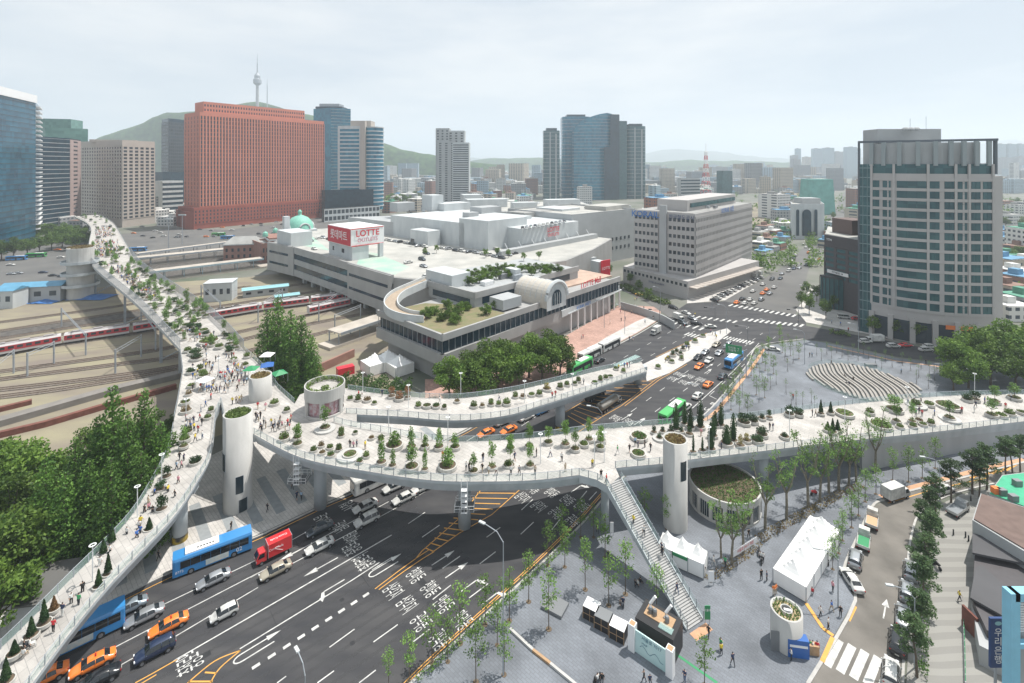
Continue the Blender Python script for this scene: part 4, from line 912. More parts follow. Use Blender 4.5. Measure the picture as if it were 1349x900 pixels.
m=MB().use('panel_grey');c=C.lerp(Lc,.5);m.box((c.x-.2,c.y-.3,zt/2+2),(3.6,1.6,zt+3),ang(Lc-C));m.build('stair_shaft',b)
m=MB().use('office_panel');p0=C+dR*6+Vector((-4,6,0));p1=Rr-dR*10+Vector((-4,6,0));m.prism([p0.xy,p1.xy,(p1+Vector((-12,12,0))).xy,(p0+Vector((-12,12,0))).xy],zt,zt+6);m.use('glass_teal');c=(p0+p1)/2+Vector((.3,-.3,0));m.box((c.x,c.y,zt+3.2),((p1-p0).length-6,.4,2.2),ang(p1-p0));m.build('penthouse',b)
m=MB().use('roof_grey');m.prism([(C+Vector((-.5,1,0))).xy,(Rr-dR).xy,(Rr+(Lc-C)*.9).xy,(Lc+dR).xy],zt,zt+.2);m.build('roof',b)
m=MB().use('office_panel');P0=Vector((*X(906,233),0));P1=Vector((*X(1000,283),0));P2=Vector((*X(821,268),0));m.prism([P0.xy,P1.xy,(P1+Vector((-10,14,0))).xy,(P2+Vector((20,24,0))).xy,P2.xy],0,zp);m.build('podium',b)
facade(b,P2,P0,5.2,7.8,16,1,.6,.55,'office_panel','win_dark',.15,[0])
m=MB().use('beige_panel');dP=(P1-P0).normalized();nP=Vector((dP.y,-dP.x,0));
for k in range(18):
 c=P0+dP*(3+k*4.1)+nP*2;m.box((c.x,c.y,5.6),(3.6,4.2,.5),ang(dP))
m.build('canopy',b);nL=(C-L1).normalized();nn=Vector((nL.y,-nL.x,0))
BLU=mat('sign_blue',(.02,.14,.42),.4)
signtext('KORAIL',BLU,4.6,C.lerp(Lc,.80)+nn*.9+Vector((0,0,zt-2.0)),nL,b,'sign_lettering',bold=.03)
signtext('한국철도공사',mat('sign_navy',(.03,.06,.14),.4),2.4,C.lerp(Lc,.2)+nn*.9+Vector((0,0,zt-2.2)),nL,b,'sign_lettering',bold=.02)
signtext('KORAIL 유통',BLU,3.6,C+dR*45+Vector((dR.y,-dR.x,0))*.8+Vector((0,0,zt-1.0)),dR,b,'sign_lettering',bold=.02)
signtext('한국철도공사서울본부',MATS['sign_navy'],1.1,P0.lerp(P2,.45)+Vector((0,0,4))+Vector(((P0-P2).normalized().y,-(P0-P2).normalized().x,0))*.2,(P0-P2),b,'sign_lettering')
# ---------------- station complex ----------------
def fascia(m,pts,z0,z1,t,out=0.0):
 for p,q in zip(pts,pts[1:]):
  d=(q-p).normalized();nr=Vector((d.y,-d.x,0));c=(p+q)/2+nr*(out-t/2);m.box((c.x,c.y,(z0+z1)/2),((q-p).length+t*.9,t,z1-z0),ang(d))
a,b_,c_,e_=[Vector(v)for v in ((-45.4,164.6,0),(-20.3,141,0),(-1.2,163,0),(47.5,214,0))]
st=thing('railway_station','long grey railway station with glazed front, barrel vault and planted roof terraces','railway station')
bk=[e_+Vector((-26,26,0)),a+Vector((14,32,0))]
m=MB().use('station_grey');m.prism([(a+Vector((3,1,0))).xy,(b_+Vector((0,3,0))).xy,(e_+Vector((-4,-.5,0))).xy,bk[0].xy,(a+Vector((20,22,0))).xy],0,14.4);m.build('core_wall',st)
m=MB().use('station_grey');fascia(m,[a,b_,e_],13.6,15.6,.8,.5);fascia(m,[a,b_,e_-Vector((30,31,0))],6.3,9.7,1.2,.6);m.build('fascia',st)
m=MB().use('glass_navy');fascia(m,[a+Vector((.6,.4,0)),b_+Vector((0,.8,0)),e_-Vector((.6,.4,0))],9.6,13.7,.5,0);m.build('window_band',st)
m=MB().use('steel_grey')
for p,q in ((a,b_),(b_,e_)):
 k=int((q-p).length/2.4)
 for i in range(k+1):c=p.lerp(q,i/k);m.box((c.x,c.y,11.6),(.14,.14,4.1),.78)
m.build('mullions',st)
m=MB().use(mat('terrace_soil',(.22,.18,.11),1,col2=(.16,.17,.08),noise_scale=.5));m.prism([(a+Vector((1.4,.3,0))).xy,(b_+Vector((0,1.4,0))).xy,(c_+Vector((-1,0,0))).xy,(c_+Vector((-14,9,0))).xy,(a+Vector((14,10,0))).xy],14.4,15.0);m.build('roof_garden',st)
m=MB().use(mat('garden_paving',(.45,.33,.26),.9,noise_amt=.15,noise_scale=.3));m.prism([X(700,185),X(806,218),(X(806,218)[0]-22,240),X(700,215)],14.4,15.02);m.build('roof_paving',st)
d=(e_-b_).normalized();nr=Vector((d.y,-d.x,0));q0=Vector((*P(752,438).xy,0));q1=Vector((*P(816,405).xy,0));L_=(q1-q0).length;d=(q1-q0).normalized();nr=Vector((d.y,-d.x,0))
m=MB().use('panel_white');fascia(m,[q0-d*6,q1],7.3,9.8,.6,0);c=(q0+q1)/2-nr*3;m.box((c.x,c.y,7.6),(L_+4,6.5,.4),ang(d));m.build('canopy',st)
m=MB().use('white_metal')
for k in range(9):c=q0.lerp(q1,k/8);m.boxz(c.x,c.y,0,7.4,.5,.5,.78)
m.build('column',st);m=MB().use('dark_glass')if 'dark_glass' in MATS else MB().use('win_dark');fascia(m,[q0-nr*3,q1-nr*3],.1,7.3,.2);m.build('gallery_glass',st)
signtext('KORAIL 서울역',BLU,1.7,q0.lerp(q1,.22)+nr*.5+Vector((0,0,8.5)),d,st,'sign_lettering')
SRED=mat('sign_red',(.60,.02,.04),.4)
signtext('LOTTE Mall',SRED,3.4,Vector((*X(779,199),16.4)),d,st,'sign_lettering',bold=.05)
vc=Vector((*X(733,175),0));vd=Vector((-.72,.69,0));vs_=Vector((.69,.72,0));R_=5.6;m=MB().use(mat('vault_metal',(.52,.48,.42),.5,noise_amt=.06));N=16;vs=[]
for k in range(7):
 for i in range(N+1):
  t=math.pi*i/N;q=vc+vd*(k*2.6)+vs_*(R_*math.cos(t));vs.append((q.x,q.y,15.2+1.6+R_*math.sin(t)))
fs=[(k*(N+1)+i,k*(N+1)+i+1,(k+1)*(N+1)+i+1,(k+1)*(N+1)+i)for k in range(6)for i in range(N)]
m.add(vs,fs);bx_=vc+vd*7.8;m.box((bx_.x,bx_.y,15.4),(2*R_,15.6,3),ang(vs_));m.build('barrel_vault',st,fixn=True)
m=MB().use('panel_white');arc=[vc-vd*.2+vs_*((R_+.4)*math.cos(math.pi*i/20))+Vector((0,0,16.8+(R_+.4)*math.sin(math.pi*i/20)))for i in range(21)];m.tube(arc,.7,6)
for k in range(1,7):m.tube([vc+vd*(k*2.6)+vs_*((R_+.05)*math.cos(math.pi*i/12))+Vector((0,0,16.8+(R_+.05)*math.sin(math.pi*i/12)))for i in range(13)],.12,4)
m.build('arch_rib',st)
m=MB().use('panel_white');f0=vc-vd*.1;m.add([tuple(f0+vs_*R_*s+Vector((0,0,z)))for s,z in ((-1,13),(1,13))]+[tuple(f0+vs_*(R_*math.cos(math.pi*i/16))+Vector((0,0,16.8+R_*math.sin(math.pi*i/16))))for i in range(17)],[tuple(range(19))]);m.build('arch_wall',st)
m=MB().use('glass_navy');f0=vc-vd*.3;m.add([tuple(f0+vs_*2.6*s+Vector((0,0,z)))for s,z in ((-1,14.5),(1,14.5))]+[tuple(f0+vs_*(2.6*math.cos(math.pi*i/16))+Vector((0,0,17.2+2.6*math.sin(math.pi*i/16))))for i in range(17)],[tuple(range(19))]);w_=m.build('arch_window',st)
m=MB().use('panel_white')
for s in (-1.3,0,1.3):q=f0-vd*.1+vs_*s;m.box((q.x,q.y,16.6),(.15,.15,4.4),.8)
m.build('window_bars',w_)
r0,r1,r2=Vector((-32,186,0)),Vector((-13,169,0)),Vector((29,213,0));m=MB().use('panel_grey');m.prism([r0.xy,r1.xy,r2.xy,(r2+Vector((-22,24,0))).xy,(r0+Vector((10,26,0))).xy],14.4,19.3);m.build('upper_level',st)
m=MB().use('station_grey');fascia(m,[r0,r1,r2],18.2,20.4,.7,.5);m.build('upper_fascia',st);m=MB().use('glass_navy');fascia(m,[r0.lerp(r1,.1),r1.lerp(r0,.1)],15.4,17.6,.2,.1);fascia(m,[r1.lerp(r2,.06),r1.lerp(r2,.9)],15.6,18,.2,.1);m.build('upper_window',st)
m=MB().use('panel_white');m.boxz(*X(590,187),19.3,24,16,9,-.77);m.boxz(*X(676,196),19.3,23,3,6,.77);m.build('plant_room',st);m=MB().use('panel_grey');m.boxz(*X(666,171),15,18.5,9,7,.77);m.build('cooling_unit',st)
rp_=[(566,368,19.6),(545,377,19.2),(524,387,18.6),(515,398,17.9),(519,408,17.2),(536,415,16.6),(560,418,16)]
pts=cr([P(*v)for v in rp_],5);m=MB().use(mat('ramp_road',(.36,.29,.22),.9,noise_amt=.1));vs=[];n=len(pts)
for sgn,w_ in ((0,0),):
 for i,p in enumerate(pts):
  dd_=(pts[min(i+1,n-1)]-pts[max(i-1,0)]);dd_.z=0;dd_.normalize();q=Vector((-dd_.y,dd_.x,0))*2.0;vs+=[tuple(p+q),tuple(p-q),tuple(p-q-Vector((0,0,1))),tuple(p+q-Vector((0,0,1)))]
m.add(vs,[(4*i+k,4*i+(k+1)%4,4*i+4+(k+1)%4,4*i+4+k)for i in range(n-1)for k in range(4)]);
m.use('panel_white')
for sg in (-1,1):
 vs=[]
 for i,p in enumerate(pts):
  dd_=(pts[min(i+1,n-1)]-pts[max(i-1,0)]);dd_.z=0;dd_.normalize();q=Vector((-dd_.y,dd_.x,0));vs+=[tuple(p+q*(2.0*sg)+Vector((0,0,-1.6))),tuple(p+q*(2.35*sg)+Vector((0,0,-1.6))),tuple(p+q*(2.35*sg)+Vector((0,0,1.1))),tuple(p+q*(2.0*sg)+Vector((0,0,1.1)))]
 m.add(vs,[(4*i+k,4*i+(k+1)%4,4*i+4+(k+1)%4,4*i+4+k)for i in range(n-1)for k in range(4)]+[(0,1,2,3),tuple(range(4*n-4,4*n))])
m.build('car_ramp',st,fixn=True)
A_,B_=Vector((-119.7,265,0)),Vector((-48.4,197,0));E_=Vector((-141,281,0));ZR=19.0
wg=thing('station_wing','long low grey wing with two ribbon windows spanning the rail tracks, cars on roof','railway station')
rim=[A_,B_,Vector((-30,190,0)),Vector((-8,205,0)),Vector((26,232,0)),Vector((44,262,0)),Vector((62,300,0)),Vector((-40,400,0)),Vector((-150,340,0)),E_]
m=MB().use('station_grey');m.prism([p.xy for p in rim],5,ZR);m.build('core_wall',wg);m=MB().use('roof_pale');m.prism([p.xy for p in [v.lerp(Vector((-40,290,0)),.01)for v in rim]],ZR,ZR+.12);m.build('parking_roof',wg)
m=MB().use(mat('green_deck',(.26,.45,.36),.8,col2=(.42,.46,.41),noise_scale=.12));m.poly([(*P(x,y,ZR+.15).xy,ZR+.14)for x,y in ((500,335),(540,352),(520,362),(470,348),(478,330))]);m.poly([(*P(x,y,ZR+.15).xy,ZR+.14)for x,y in ((412,312),(434,330),(400,324))]);m.build('painted_roof',wg)
m=MB().use('station_grey');bs=A_.lerp(B_,.64)
for z0,z1 in ((16.6,20.2),(10.9,13.7),(4.6,8)):fascia(m,[E_,A_,B_],z0,z1,.8,.7)
fascia(m,[bs,B_],4.4,19.9,.7,1.3);fascia(m,[E_.lerp(A_,.0),A_,A_.lerp(B_,.02)],4.4,20,.6,1.1);m.build('fascia',wg)
m=MB().use('glass_navy')
for z0,z1 in ((8,10.9),(13.7,16.6)):fascia(m,[A_,bs],z0,z1,.3,.3)
for z0,z1 in ((8.6,9.8),(14.6,15.8)):fascia(m,[bs.lerp(B_,.04),bs.lerp(B_,.94)],z0,z1,.2,1.4);fascia(m,[E_.lerp(A_,.1),E_.lerp(A_,.85)],z0,z1,.2,1.3)
m.build('window_band',wg)
for k in range(9):
 for dpt in (4,30):c=A_.lerp(B_,.05+k*.11)+Vector((.69,.72,0))*dpt;m=MB().use('panel_white');m.boxz(c.x,c.y,0,5,1.8,1.8,.8);m.build('column',wg)
m=MB().use('panel_white');m.boxz(*P(388,322,ZR).xy,ZR,ZR+8,20,12,-.77);m.boxz(*P(377,318,ZR).xy,ZR,ZR+15,3.2,3.2,-.77);m.build('roof_house',wg)
C0,Cl,Cr=P(464,344,ZR),P(433.5,335,ZR),P(492,338,ZR);Cr=C0+Vector((11.5,12,0))
t=thing('sign_cube','rooftop sign cube with red Korean panel and white panel with red lettering','sign')
m=MB().use('panel_white');m.prism([C0.xy,(C0+Vector((6,6.3,0))).xy,(Cl+Vector((6,6.3,0))).xy,Cl.xy],ZR,26);m.boxz(Cr.x-1,Cr.y-1,ZR,26,2,2,.8);m.use('win_dark');dl=(C0-Cl).normalized();nl=Vector((dl.y,-dl.x,0))
for s,w_ in ((.2,1.6),(.62,2.6)):c=Cl.lerp(C0,s)+nl*.05;m.box((c.x,c.y,22.8),(w_,.1,2),ang(dl))
m.build('stair_house',t)
m=MB().use('white');m.prism([(C0+nl*.6).xy,(Cr+Vector((.5,0,0))).xy,(Cr+Cl-C0).xy,(Cl+nl*.6).xy],25.7,34.4);m.build('sign_box',t)
m=MB().use(mat('sign_panel_red',(.50,.03,.05),.5));c=Cl.lerp(C0,.5)+nl*.75;m.box((c.x,c.y,30.05),((C0-Cl).length-.8,.2,8),ang(dl));m.build('red_panel',t)
dr_=(Cr-C0).normalized();nr_=Vector((dr_.y,-dr_.x,0));m=MB().use('red');c0_=C0+nl*.6;c=c0_.lerp(Cr,.5)+nr_*.35
for z in (25.95,34.15):m.box((c.x,c.y,z),((Cr-c0_).length,.3,.35),ang(dr_))
m.build('panel_frame',t)
signtext('롯데마트',MATS['white'],5.0,Cl.lerp(C0,.5)+nl*.9+Vector((0,0,11)),dl,t,'sign_lettering',bold=.02)
signtext('LOTTE',SRED,4.2,c0_.lerp(Cr,.5)+nr_*.4+Vector((0,0,12.6)),dr_,t,'sign_lettering',bold=.04);signtext('OUTLETS',mat('sign_pink',(.55,.2,.28),.5),2.6,c0_.lerp(Cr,.5)+nr_*.4+Vector((0,0,9.4)),dr_,t,'sign_lettering')
W0,W1=Vector((-90,322,0)),Vector((-12.7,257,0));o=thing('shopping_hall','big plain white shopping hall rising behind the parking roof','shopping centre');m=MB().use('panel_white')
u2=Vector((.71,.71,0));m.prism([W0.lerp(W1,.15).xy,W0.lerp(W1,.82).xy,(W0.lerp(W1,.82)+u2*55).xy,(W0.lerp(W1,.15)+u2*55).xy],10,32.5);m.build('hall',o)
m=MB().use('panel_white');m.prism([W0.lerp(W1,.78).xy,W1.xy,(W1+u2*30).xy,(W0.lerp(W1,.78)+u2*30).xy],10,35);m.build('corner_block',o);m=MB().use('panel_grey');m.prism([(W0+Vector((-26,20,0))).xy,W0.lerp(W1,.18).xy,(W0.lerp(W1,.18)+u2*40).xy,(W0+u2*50).xy],8,28);m.build('low_block',o)
for i,(x,y,sx,sy,h,mt)in enumerate(((530,340,14,10,6,'panel_grey'),(570,345,10,12,11,'panel_white'),(595,350,24,14,5,'panel_white'),(640,330,18,12,4,'panel_grey'),(620,300,8,6,3,'panel_grey'))):roofbox(o,X(x,y),(sx,sy,h),32.5,.78,mt)
m=MB().use('panel_white');m.boxz(*P(560,322,ZR).xy,ZR,ZR+8.5,16,9,-.72);m.build('ramp_house',o);m=MB().use('win_dark');q=P(556,324,ZR);m.box((q.x-4.8,q.y-3.0,ZR+3),(3,.3,3),-.72);m.build('opening',o)
L0,L1=Vector((5.5,259,0)),Vector((40.6,296,0));o=thing('outlet_building','white outlet building with red lettering and slanted white props','shopping centre');m=MB().use('panel_white');v2=Vector((-.71,.71,0))
m.prism([L0.xy,L1.xy,(L1+v2*50).xy,(L0+v2*20).xy],10,30.5);m.build('hall',o);m=MB().use('panel_grey');fascia(m,[L0-Vector((13,14,0)),L1+Vector((8,8,0))],19,21.8,4,5);m.build('canopy',o);m=MB().use('white_metal')
for k in range(8):p=(L0-Vector((9,9.5,0))).lerp(L1+Vector((6,6,0)),k/7)+Vector((.7,-.7,0))*4;m.tube([(p.x,p.y,19),(p.x-3,p.y+2.6,24.5)],.22,4)
m.build('props',o);signtext('LOTTE',SRED,3.6,L0.lerp(L1,.5)+Vector((.7,-.7,28)),L1-L0,o,'sign_lettering',bold=.04);signtext('OUTLETS',SRED,2.5,L0.lerp(L1,.5)+Vector((.7,-.7,25)),L1-L0,o,'sign_lettering',bold=.02)
roofbox(o,X(700,330),(30,16,3),30.5,.78,'roof_grey');roofbox(o,X(735,345),(20,24,4),30.5,.78,'panel_white')
K0,K1=Vector((37,298,0)),Vector((87,341,0));o=corner_building('logistics_hall','tall pale metal hall with a few square windows beside the railway office','hall',K0.xy,(K0+Vector((-40,42,0))).xy,K1.xy,33,'panel_grey',None,None,roof='roof_pale')
m=MB().use('win_dark');dk=(K1-K0).normalized();nk=Vector((dk.y,-dk.x,0))
for i in range(8):
 for j in range(2):q=K0+dk*(26+i*4.6)+nk*.1;m.box((q.x,q.y,9+j*6),(1.8,.15,2.2),ang(dk))
m.build('window',o);roofbox(o,X(800,350),(30,18,3),33,.78,'roof_pale')
o=thing('rear_hall','wide low pale hall roofs behind the outlet building','hall');m=MB().use('panel_grey');m.prism([X(604,385),X(700,360),X(790,400),X(765,470),X(600,470)],0,29);m.build('hall',o);m=MB().use('roof_pale');m.prism([X(606,388),X(700,363),X(786,402),X(763,466),X(603,466)],29,29.2);m.build('roof',o)
for x,y,sx,sy,h in ((640,410,34,14,7),(690,400,20,10,5),(740,420,30,12,6),(620,440,16,16,9)):roofbox(o,X(x,y),(sx,sy,h),29,.3,'panel_white')
rc_=random.Random(17)
for par_,(x0,x1,y0,y1,z)in ((o,(600,770,395,465,29.2)),(bpy.data.objects['shopping_hall'],(515,610,330,372,32.5)),(bpy.data.objects['outlet_building'],(690,745,320,345,30.5)),(bpy.data.objects['logistics_hall'],(770,832,345,372,33.1)),(bpy.data.objects['railway_office'],(880,950,262,290,41.1)),(bpy.data.objects['railway_station'],(600,730,182,196,19.35))):
 for k in range(16):
  m=MB().use(rc_.choice(('mid_metal','panel_grey','steel_grey','white_metal')));q=X(rc_.uniform(x0,x1),rc_.uniform(y0,y1));m.boxz(*q,z,z+rc_.uniform(.8,2.4),rc_.uniform(1,5),rc_.uniform(1,3),.78);m.build('roof_unit',par_)
t=thing('gate_sign','red square sign on a grey gate by the station ramp','sign',(*X(789,250),0));m=MB().use('panel_white');m.boxz(-14,6,9,15,30,8,.6);m.boxz(0,2,0,15,5,6,.6);m.build('gate',t);m=MB().use('sign_red');m.boxz(3,-2,8,16,7,.6,.7);m.build('red_panel',t)
signtext('LOTTE',MATS['white'],2,Vector((3.2,-2.5,12)),Vector((.77,.64,0)),t,'sign_lettering')
m=MB().use('panel_grey');pw=cr([P(x,y)for x,y in ((818,407),(845,415),(870,424),(888,434))],5);ribbox(m,pw,.5,0,3.2);tag(m.build('ramp_wall'),'curved grey wall of the ramp at the edge of the station forecourt','wall')
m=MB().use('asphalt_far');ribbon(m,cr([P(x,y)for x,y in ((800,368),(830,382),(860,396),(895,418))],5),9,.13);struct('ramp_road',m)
c0=Vector((*X(395,338),0));o=thing('old_station','old brick station hall with green copper dome and small turrets','railway station',c0);m=MB().use(mat('old_brick',(.28,.15,.12),.9,noise_amt=.12,noise_scale=.3));m.boxz(-4,4,0,16,38,22,.6);m.boxz(0,0,16,19,20,20,.6);m.build('brick_hall',o)
m=MB().use('panel_white');m.boxz(-4,4,14,15,39,23,.6);m.boxz(0,0,19,20.4,19,19,.6);m.build('cornice',o)
CU=mat('copper_green',(.20,.48,.38),.6,noise_amt=.1);m=MB().use(CU);m.lathe((0,0,20.4),[(8.8,0),(8.6,2),(7.6,5),(5.4,7.6),(2.4,9),(1.2,9.4),(1.2,11),(1.6,11.4),(.9,12.6),(0,13.4)],28);m.build('dome',o,True)
for k in range(4):
 a0=k*math.pi/2-.75;m=MB().use('panel_white');cx,cy=8.2*math.cos(a0),8.2*math.sin(a0);tv=Vector((-math.sin(a0),math.cos(a0),0));m.tube([Vector((cx,cy,20.6))+tv*3.8*math.cos(math.pi*i/12)+Vector((0,0,3.8*math.sin(math.pi*i/12)))for i in range(13)],.5,5)
 m.use('win_dark');m.add([tuple(Vector((cx,cy,20.4))+tv*3.4*math.cos(math.pi*i/12)+Vector((0,0,3.4*math.sin(math.pi*i/12))))for i in range(13)],[tuple(range(13))]);m.build('lunette',o)
for x,y in ((-20,-8),(-22,10)):m=MB().use(CU);m.lathe((x,y,16),[(1.8,0),(1.8,1.5),(1.5,2.6),(0,3.6)],10);m.build('turret',o)
c0=Vector((*X(322,335),0));o=thing('brick_hall','old red brick station annex with pale trim and pitched slate roof','building',c0);m=MB().use('old_brick');m.boxz(0,0,0,11,22,14,.25);m.build('wall',o);m=MB().use('roof_grey');M_=Matrix.Rotation(.25,4,'Z')
m.add([(-11.5,-7.5,11),(11.5,-7.5,11),(11.5,7.5,11),(-11.5,7.5,11),(-7,0,15.5),(7,0,15.5)],[(0,1,5,4),(2,3,4,5),(1,2,5),(3,0,4)],M_);m.build('roof',o);m=MB().use('panel_white');m.boxz(0,0,10.4,11.1,22.8,14.8,.25);m.build('cornice',o)
m=MB().use('win_dark')
for k in range(6):
 for z in (3,7.2):q=M_@Vector((-9+k*3.6,-7.05,z));m.box(q,(1.3,.12,2.2),.25)
m.build('window',o)
o=corner_building('long_annex','long two storey old brick building with pale roof beside the dome','building',X(345,318),X(330,335),X(400,328),12,'old_brick',None,dict(z0=1,z1=11,nx=12,nz=2,wf=.45,hf=.55,wall='old_brick',budget=[24]),roof='roof_grey')
def shed(name,label,cat,px,py,sx,sy,h,rz,wall,roofm,pitched=True,wins=4,group=None):
 p=P(px,py);t=thing(name,label,cat,(p.x,p.y,0),rz,group);m=MB().use(wall);m.boxz(0,0,0,h,sx,sy);m.build('wall',t);m=MB().use(roofm);e=.5
 if pitched:m.add([(-sx/2-e,-sy/2-e,h),(sx/2+e,-sy/2-e,h),(sx/2+e,sy/2+e,h),(-sx/2-e,sy/2+e,h),(-sx/2-e,0,h+sy*.18),(sx/2+e,0,h+sy*.18)],[(0,1,5,4),(2,3,4,5),(1,2,5),(3,0,4),(3,2,1,0)])
 else:m.boxz(0,0,h,h+.35,sx+.5,sy+.5)
 m.build('roof',t)
 wm=MB().use('win_dark').box((0,0,0),(sx/wins*.45,.1,h*.3)).mesh('window')
 for k in range(wins):obj('window',wm,t,(-sx/2+sx*(k+.5)/wins,-sy/2-.03,h*.55))
 return t
mat('roof_blue',(.10,.28,.42),.5,noise_amt=.1,noise_scale=.3);mat('tarp_blue',(.05,.16,.42),.5,noise_amt=.2)
shed('yard_office','grey yard office with blue pitched roof beside the rail tracks','building',48,396,24,9,7.5,.25,'panel_grey','roof_blue')
shed('yard_hut','white cabin with blue roof at the left picture edge','hut',2,404,16,8,8,.1,'panel_white','roof_blue')
shed('signal_house','white flat roofed signal house between the track and platform canopy','building',291,394,12,9,8.5,.25,'panel_white','panel_white',False)
shed('track_shed','small shed with pale blue roof right of the white signal house','shed',350,388,20,5,3.6,.5,'panel_grey',mat('roof_pale_blue',(.25,.48,.52),.5));shed('track_shed','small shed with pale blue roof under the station wing','shed',378,398,10,4,3.4,.55,'panel_grey','roof_pale_blue')
for i,(x0,y0,x1,y1,w_,z,lab)in enumerate(((190,372,345,352,9,5.5,'pale platform canopy nearest the walkway with steel columns'),(175,352,340,334,10,5.5,'second platform canopy towards the old station'),(180,345,300,328,7,5.2,'narrow grey platform roof behind the other canopies'),(440,455,506,432,8,4.5,'weathered platform canopy beside the front station building'))):
 t=thing('platform_canopy',lab,'canopy',group='platform canopies in the rail yard');a0,a1=P(x0,y0),P(x1,y1);m=MB().use('panel_grey' if i else 'panel_grey');dd_=(a1-a0).normalized();c=(a0+a1)/2;ln=(a1-a0).length
 m=MB().use(mat('canopy_tan',(.42,.38,.33),.9,noise_amt=.15,noise_scale=.2));m.box((c.x,c.y,z+.3),(ln,w_,.3),ang(dd_));m.build('roof',t);m=MB().use('steel_grey' if i else mat('canopy_blue',(.30,.40,.45),.6))
 for k in range(int(ln/9)+1):
  for s in (-.35,.35):q=a0+dd_*k*9+Vector((-dd_.y,dd_.x,0))*w_*s;m.boxz(q.x,q.y,0,z+.1,.4,.4,.5)
 m.box((c.x+dd_.y*w_*.5,c.y-dd_.x*w_*.5,z+.3),(ln,.3,1.0),ang(dd_));m.build('column',t)
 m=MB().use('canopy_tan');m.box((c.x,c.y,.5),(ln+8,w_*.9,1.0),ang(dd_));m.build('platform',kind='structure')
m=MB().use(mat('dark_ballast',(.06,.055,.05),1,col2=(.12,.11,.10),noise_scale=.6));m.poly(px_poly([(176,376),(350,352),(350,326),(170,343)],.012));m.poly(px_poly([(0,447),(110,431),(240,414),(240,404),(100,420),(0,436)],.012));struct('platform_underlay',m)  # first patch paints shade under the canopies into the ground; second is dark trackside ballast
for x,y,s,lab in ((60,398,4,'blue tarpaulin over a heap beside the yard office'),(122,392,6,'blue tarpaulin at the foot of the spiral ring tower')):
 p=P(x,y);m=MB().use('tarp_blue');N=10;m.add([(p.x+(i-5)*s*.3,p.y+(j-3)*s*.3,.1+1.6*max(0,1-abs(i-5)/5-.1)*max(0,1-abs(j-3)/3.3)+random.random()*.3)for i in range(11)for j in range(7)],[(i*7+j,(i+1)*7+j,(i+1)*7+j+1,i*7+j+1)for i in range(10)for j in range(6)]);tag(m.build('tarpaulin'),lab,'tarpaulin')
 # ---------------- tracks, trains, catenary ----------------
TR=[[(-30,441),(102,421),(230,402),(330,385),(400,374)],[(-30,451),(120,428),(300,402),(430,382)],[(-60,482),(0,469),(64,457),(200,436),(340,411),(473,394)],[(-30,494),(150,470),(240,455),(360,427),(430,410),(500,396)],[(-30,504),(150,481),(240,468),(380,433),(500,410)],[(-30,517),(120,500),(250,480),(400,445),(480,425)],[(-40,430),(90,413),(215,395),(330,377)],[(-40,459),(100,438),(260,414),(420,390)],[(-50,529),(60,516),(180,497),(236,487)]]
SLM=mat('sleeper',(.16,.13,.10),.95,col2=(.24,.20,.16),noise_scale=2)
tb=MB().use(mat('ballast',(.12,.10,.085),1,col2=(.22,.19,.165),noise_scale=1.5,detail=6));rl=MB().use(mat('rail_steel',(.16,.11,.08),.45,metal=.5));sp=MB().use(SLM);tpts=[]
for T in TR:
 pts=resamp(cr([P(*q)for q in T],8),.75);tpts.append(pts);ribbox(tb,pts[::8],3.4,0,.22)
 n=len(pts);dirs=[(pts[min(i+3,n-1)]-pts[max(i-3,0)]).normalized()for i in range(n)]
 for s in (-.72,.72):ribbox(rl,[p+Vector((-d.y,d.x,0))*s for p,d in list(zip(pts,dirs))[::6]],.12,.3,.44)
 for p,d in zip(pts,dirs):sp.box((p.x,p.y,.27),(.24,2.4,.1),ang(d))
tag(tb.build('track_ballast'),kind='structure');tag(sp.build('railway_sleepers'),kind='structure');tag(rl.build('railway_rails'),kind='structure')
m=MB().use(mat('yard_wall_concrete',(.20,.185,.17),.9,noise_amt=.12,noise_scale=.4));ribbox(m,[P(*q)for q in ((-60,575),(0,560),(140,520),(235,497))],3.2,0,1.6);tag(m.build('yard_wall'),'long weathered concrete wall along the near side of the rail yard','wall')
m=MB().use(mat('rust',(.16,.06,.045),.9,noise_amt=.2));ribbox(m,[P(*q)for q in ((-40,552),(42,532))],1.2,0,1.2);ribbox(m,[P(*q)for q in ((-40,586),(60,562),(130,541),(232,512))],1.2,0,1.4);tag(m.build('rusty_girders'),'rusty red girders lying along the yard wall','girder')
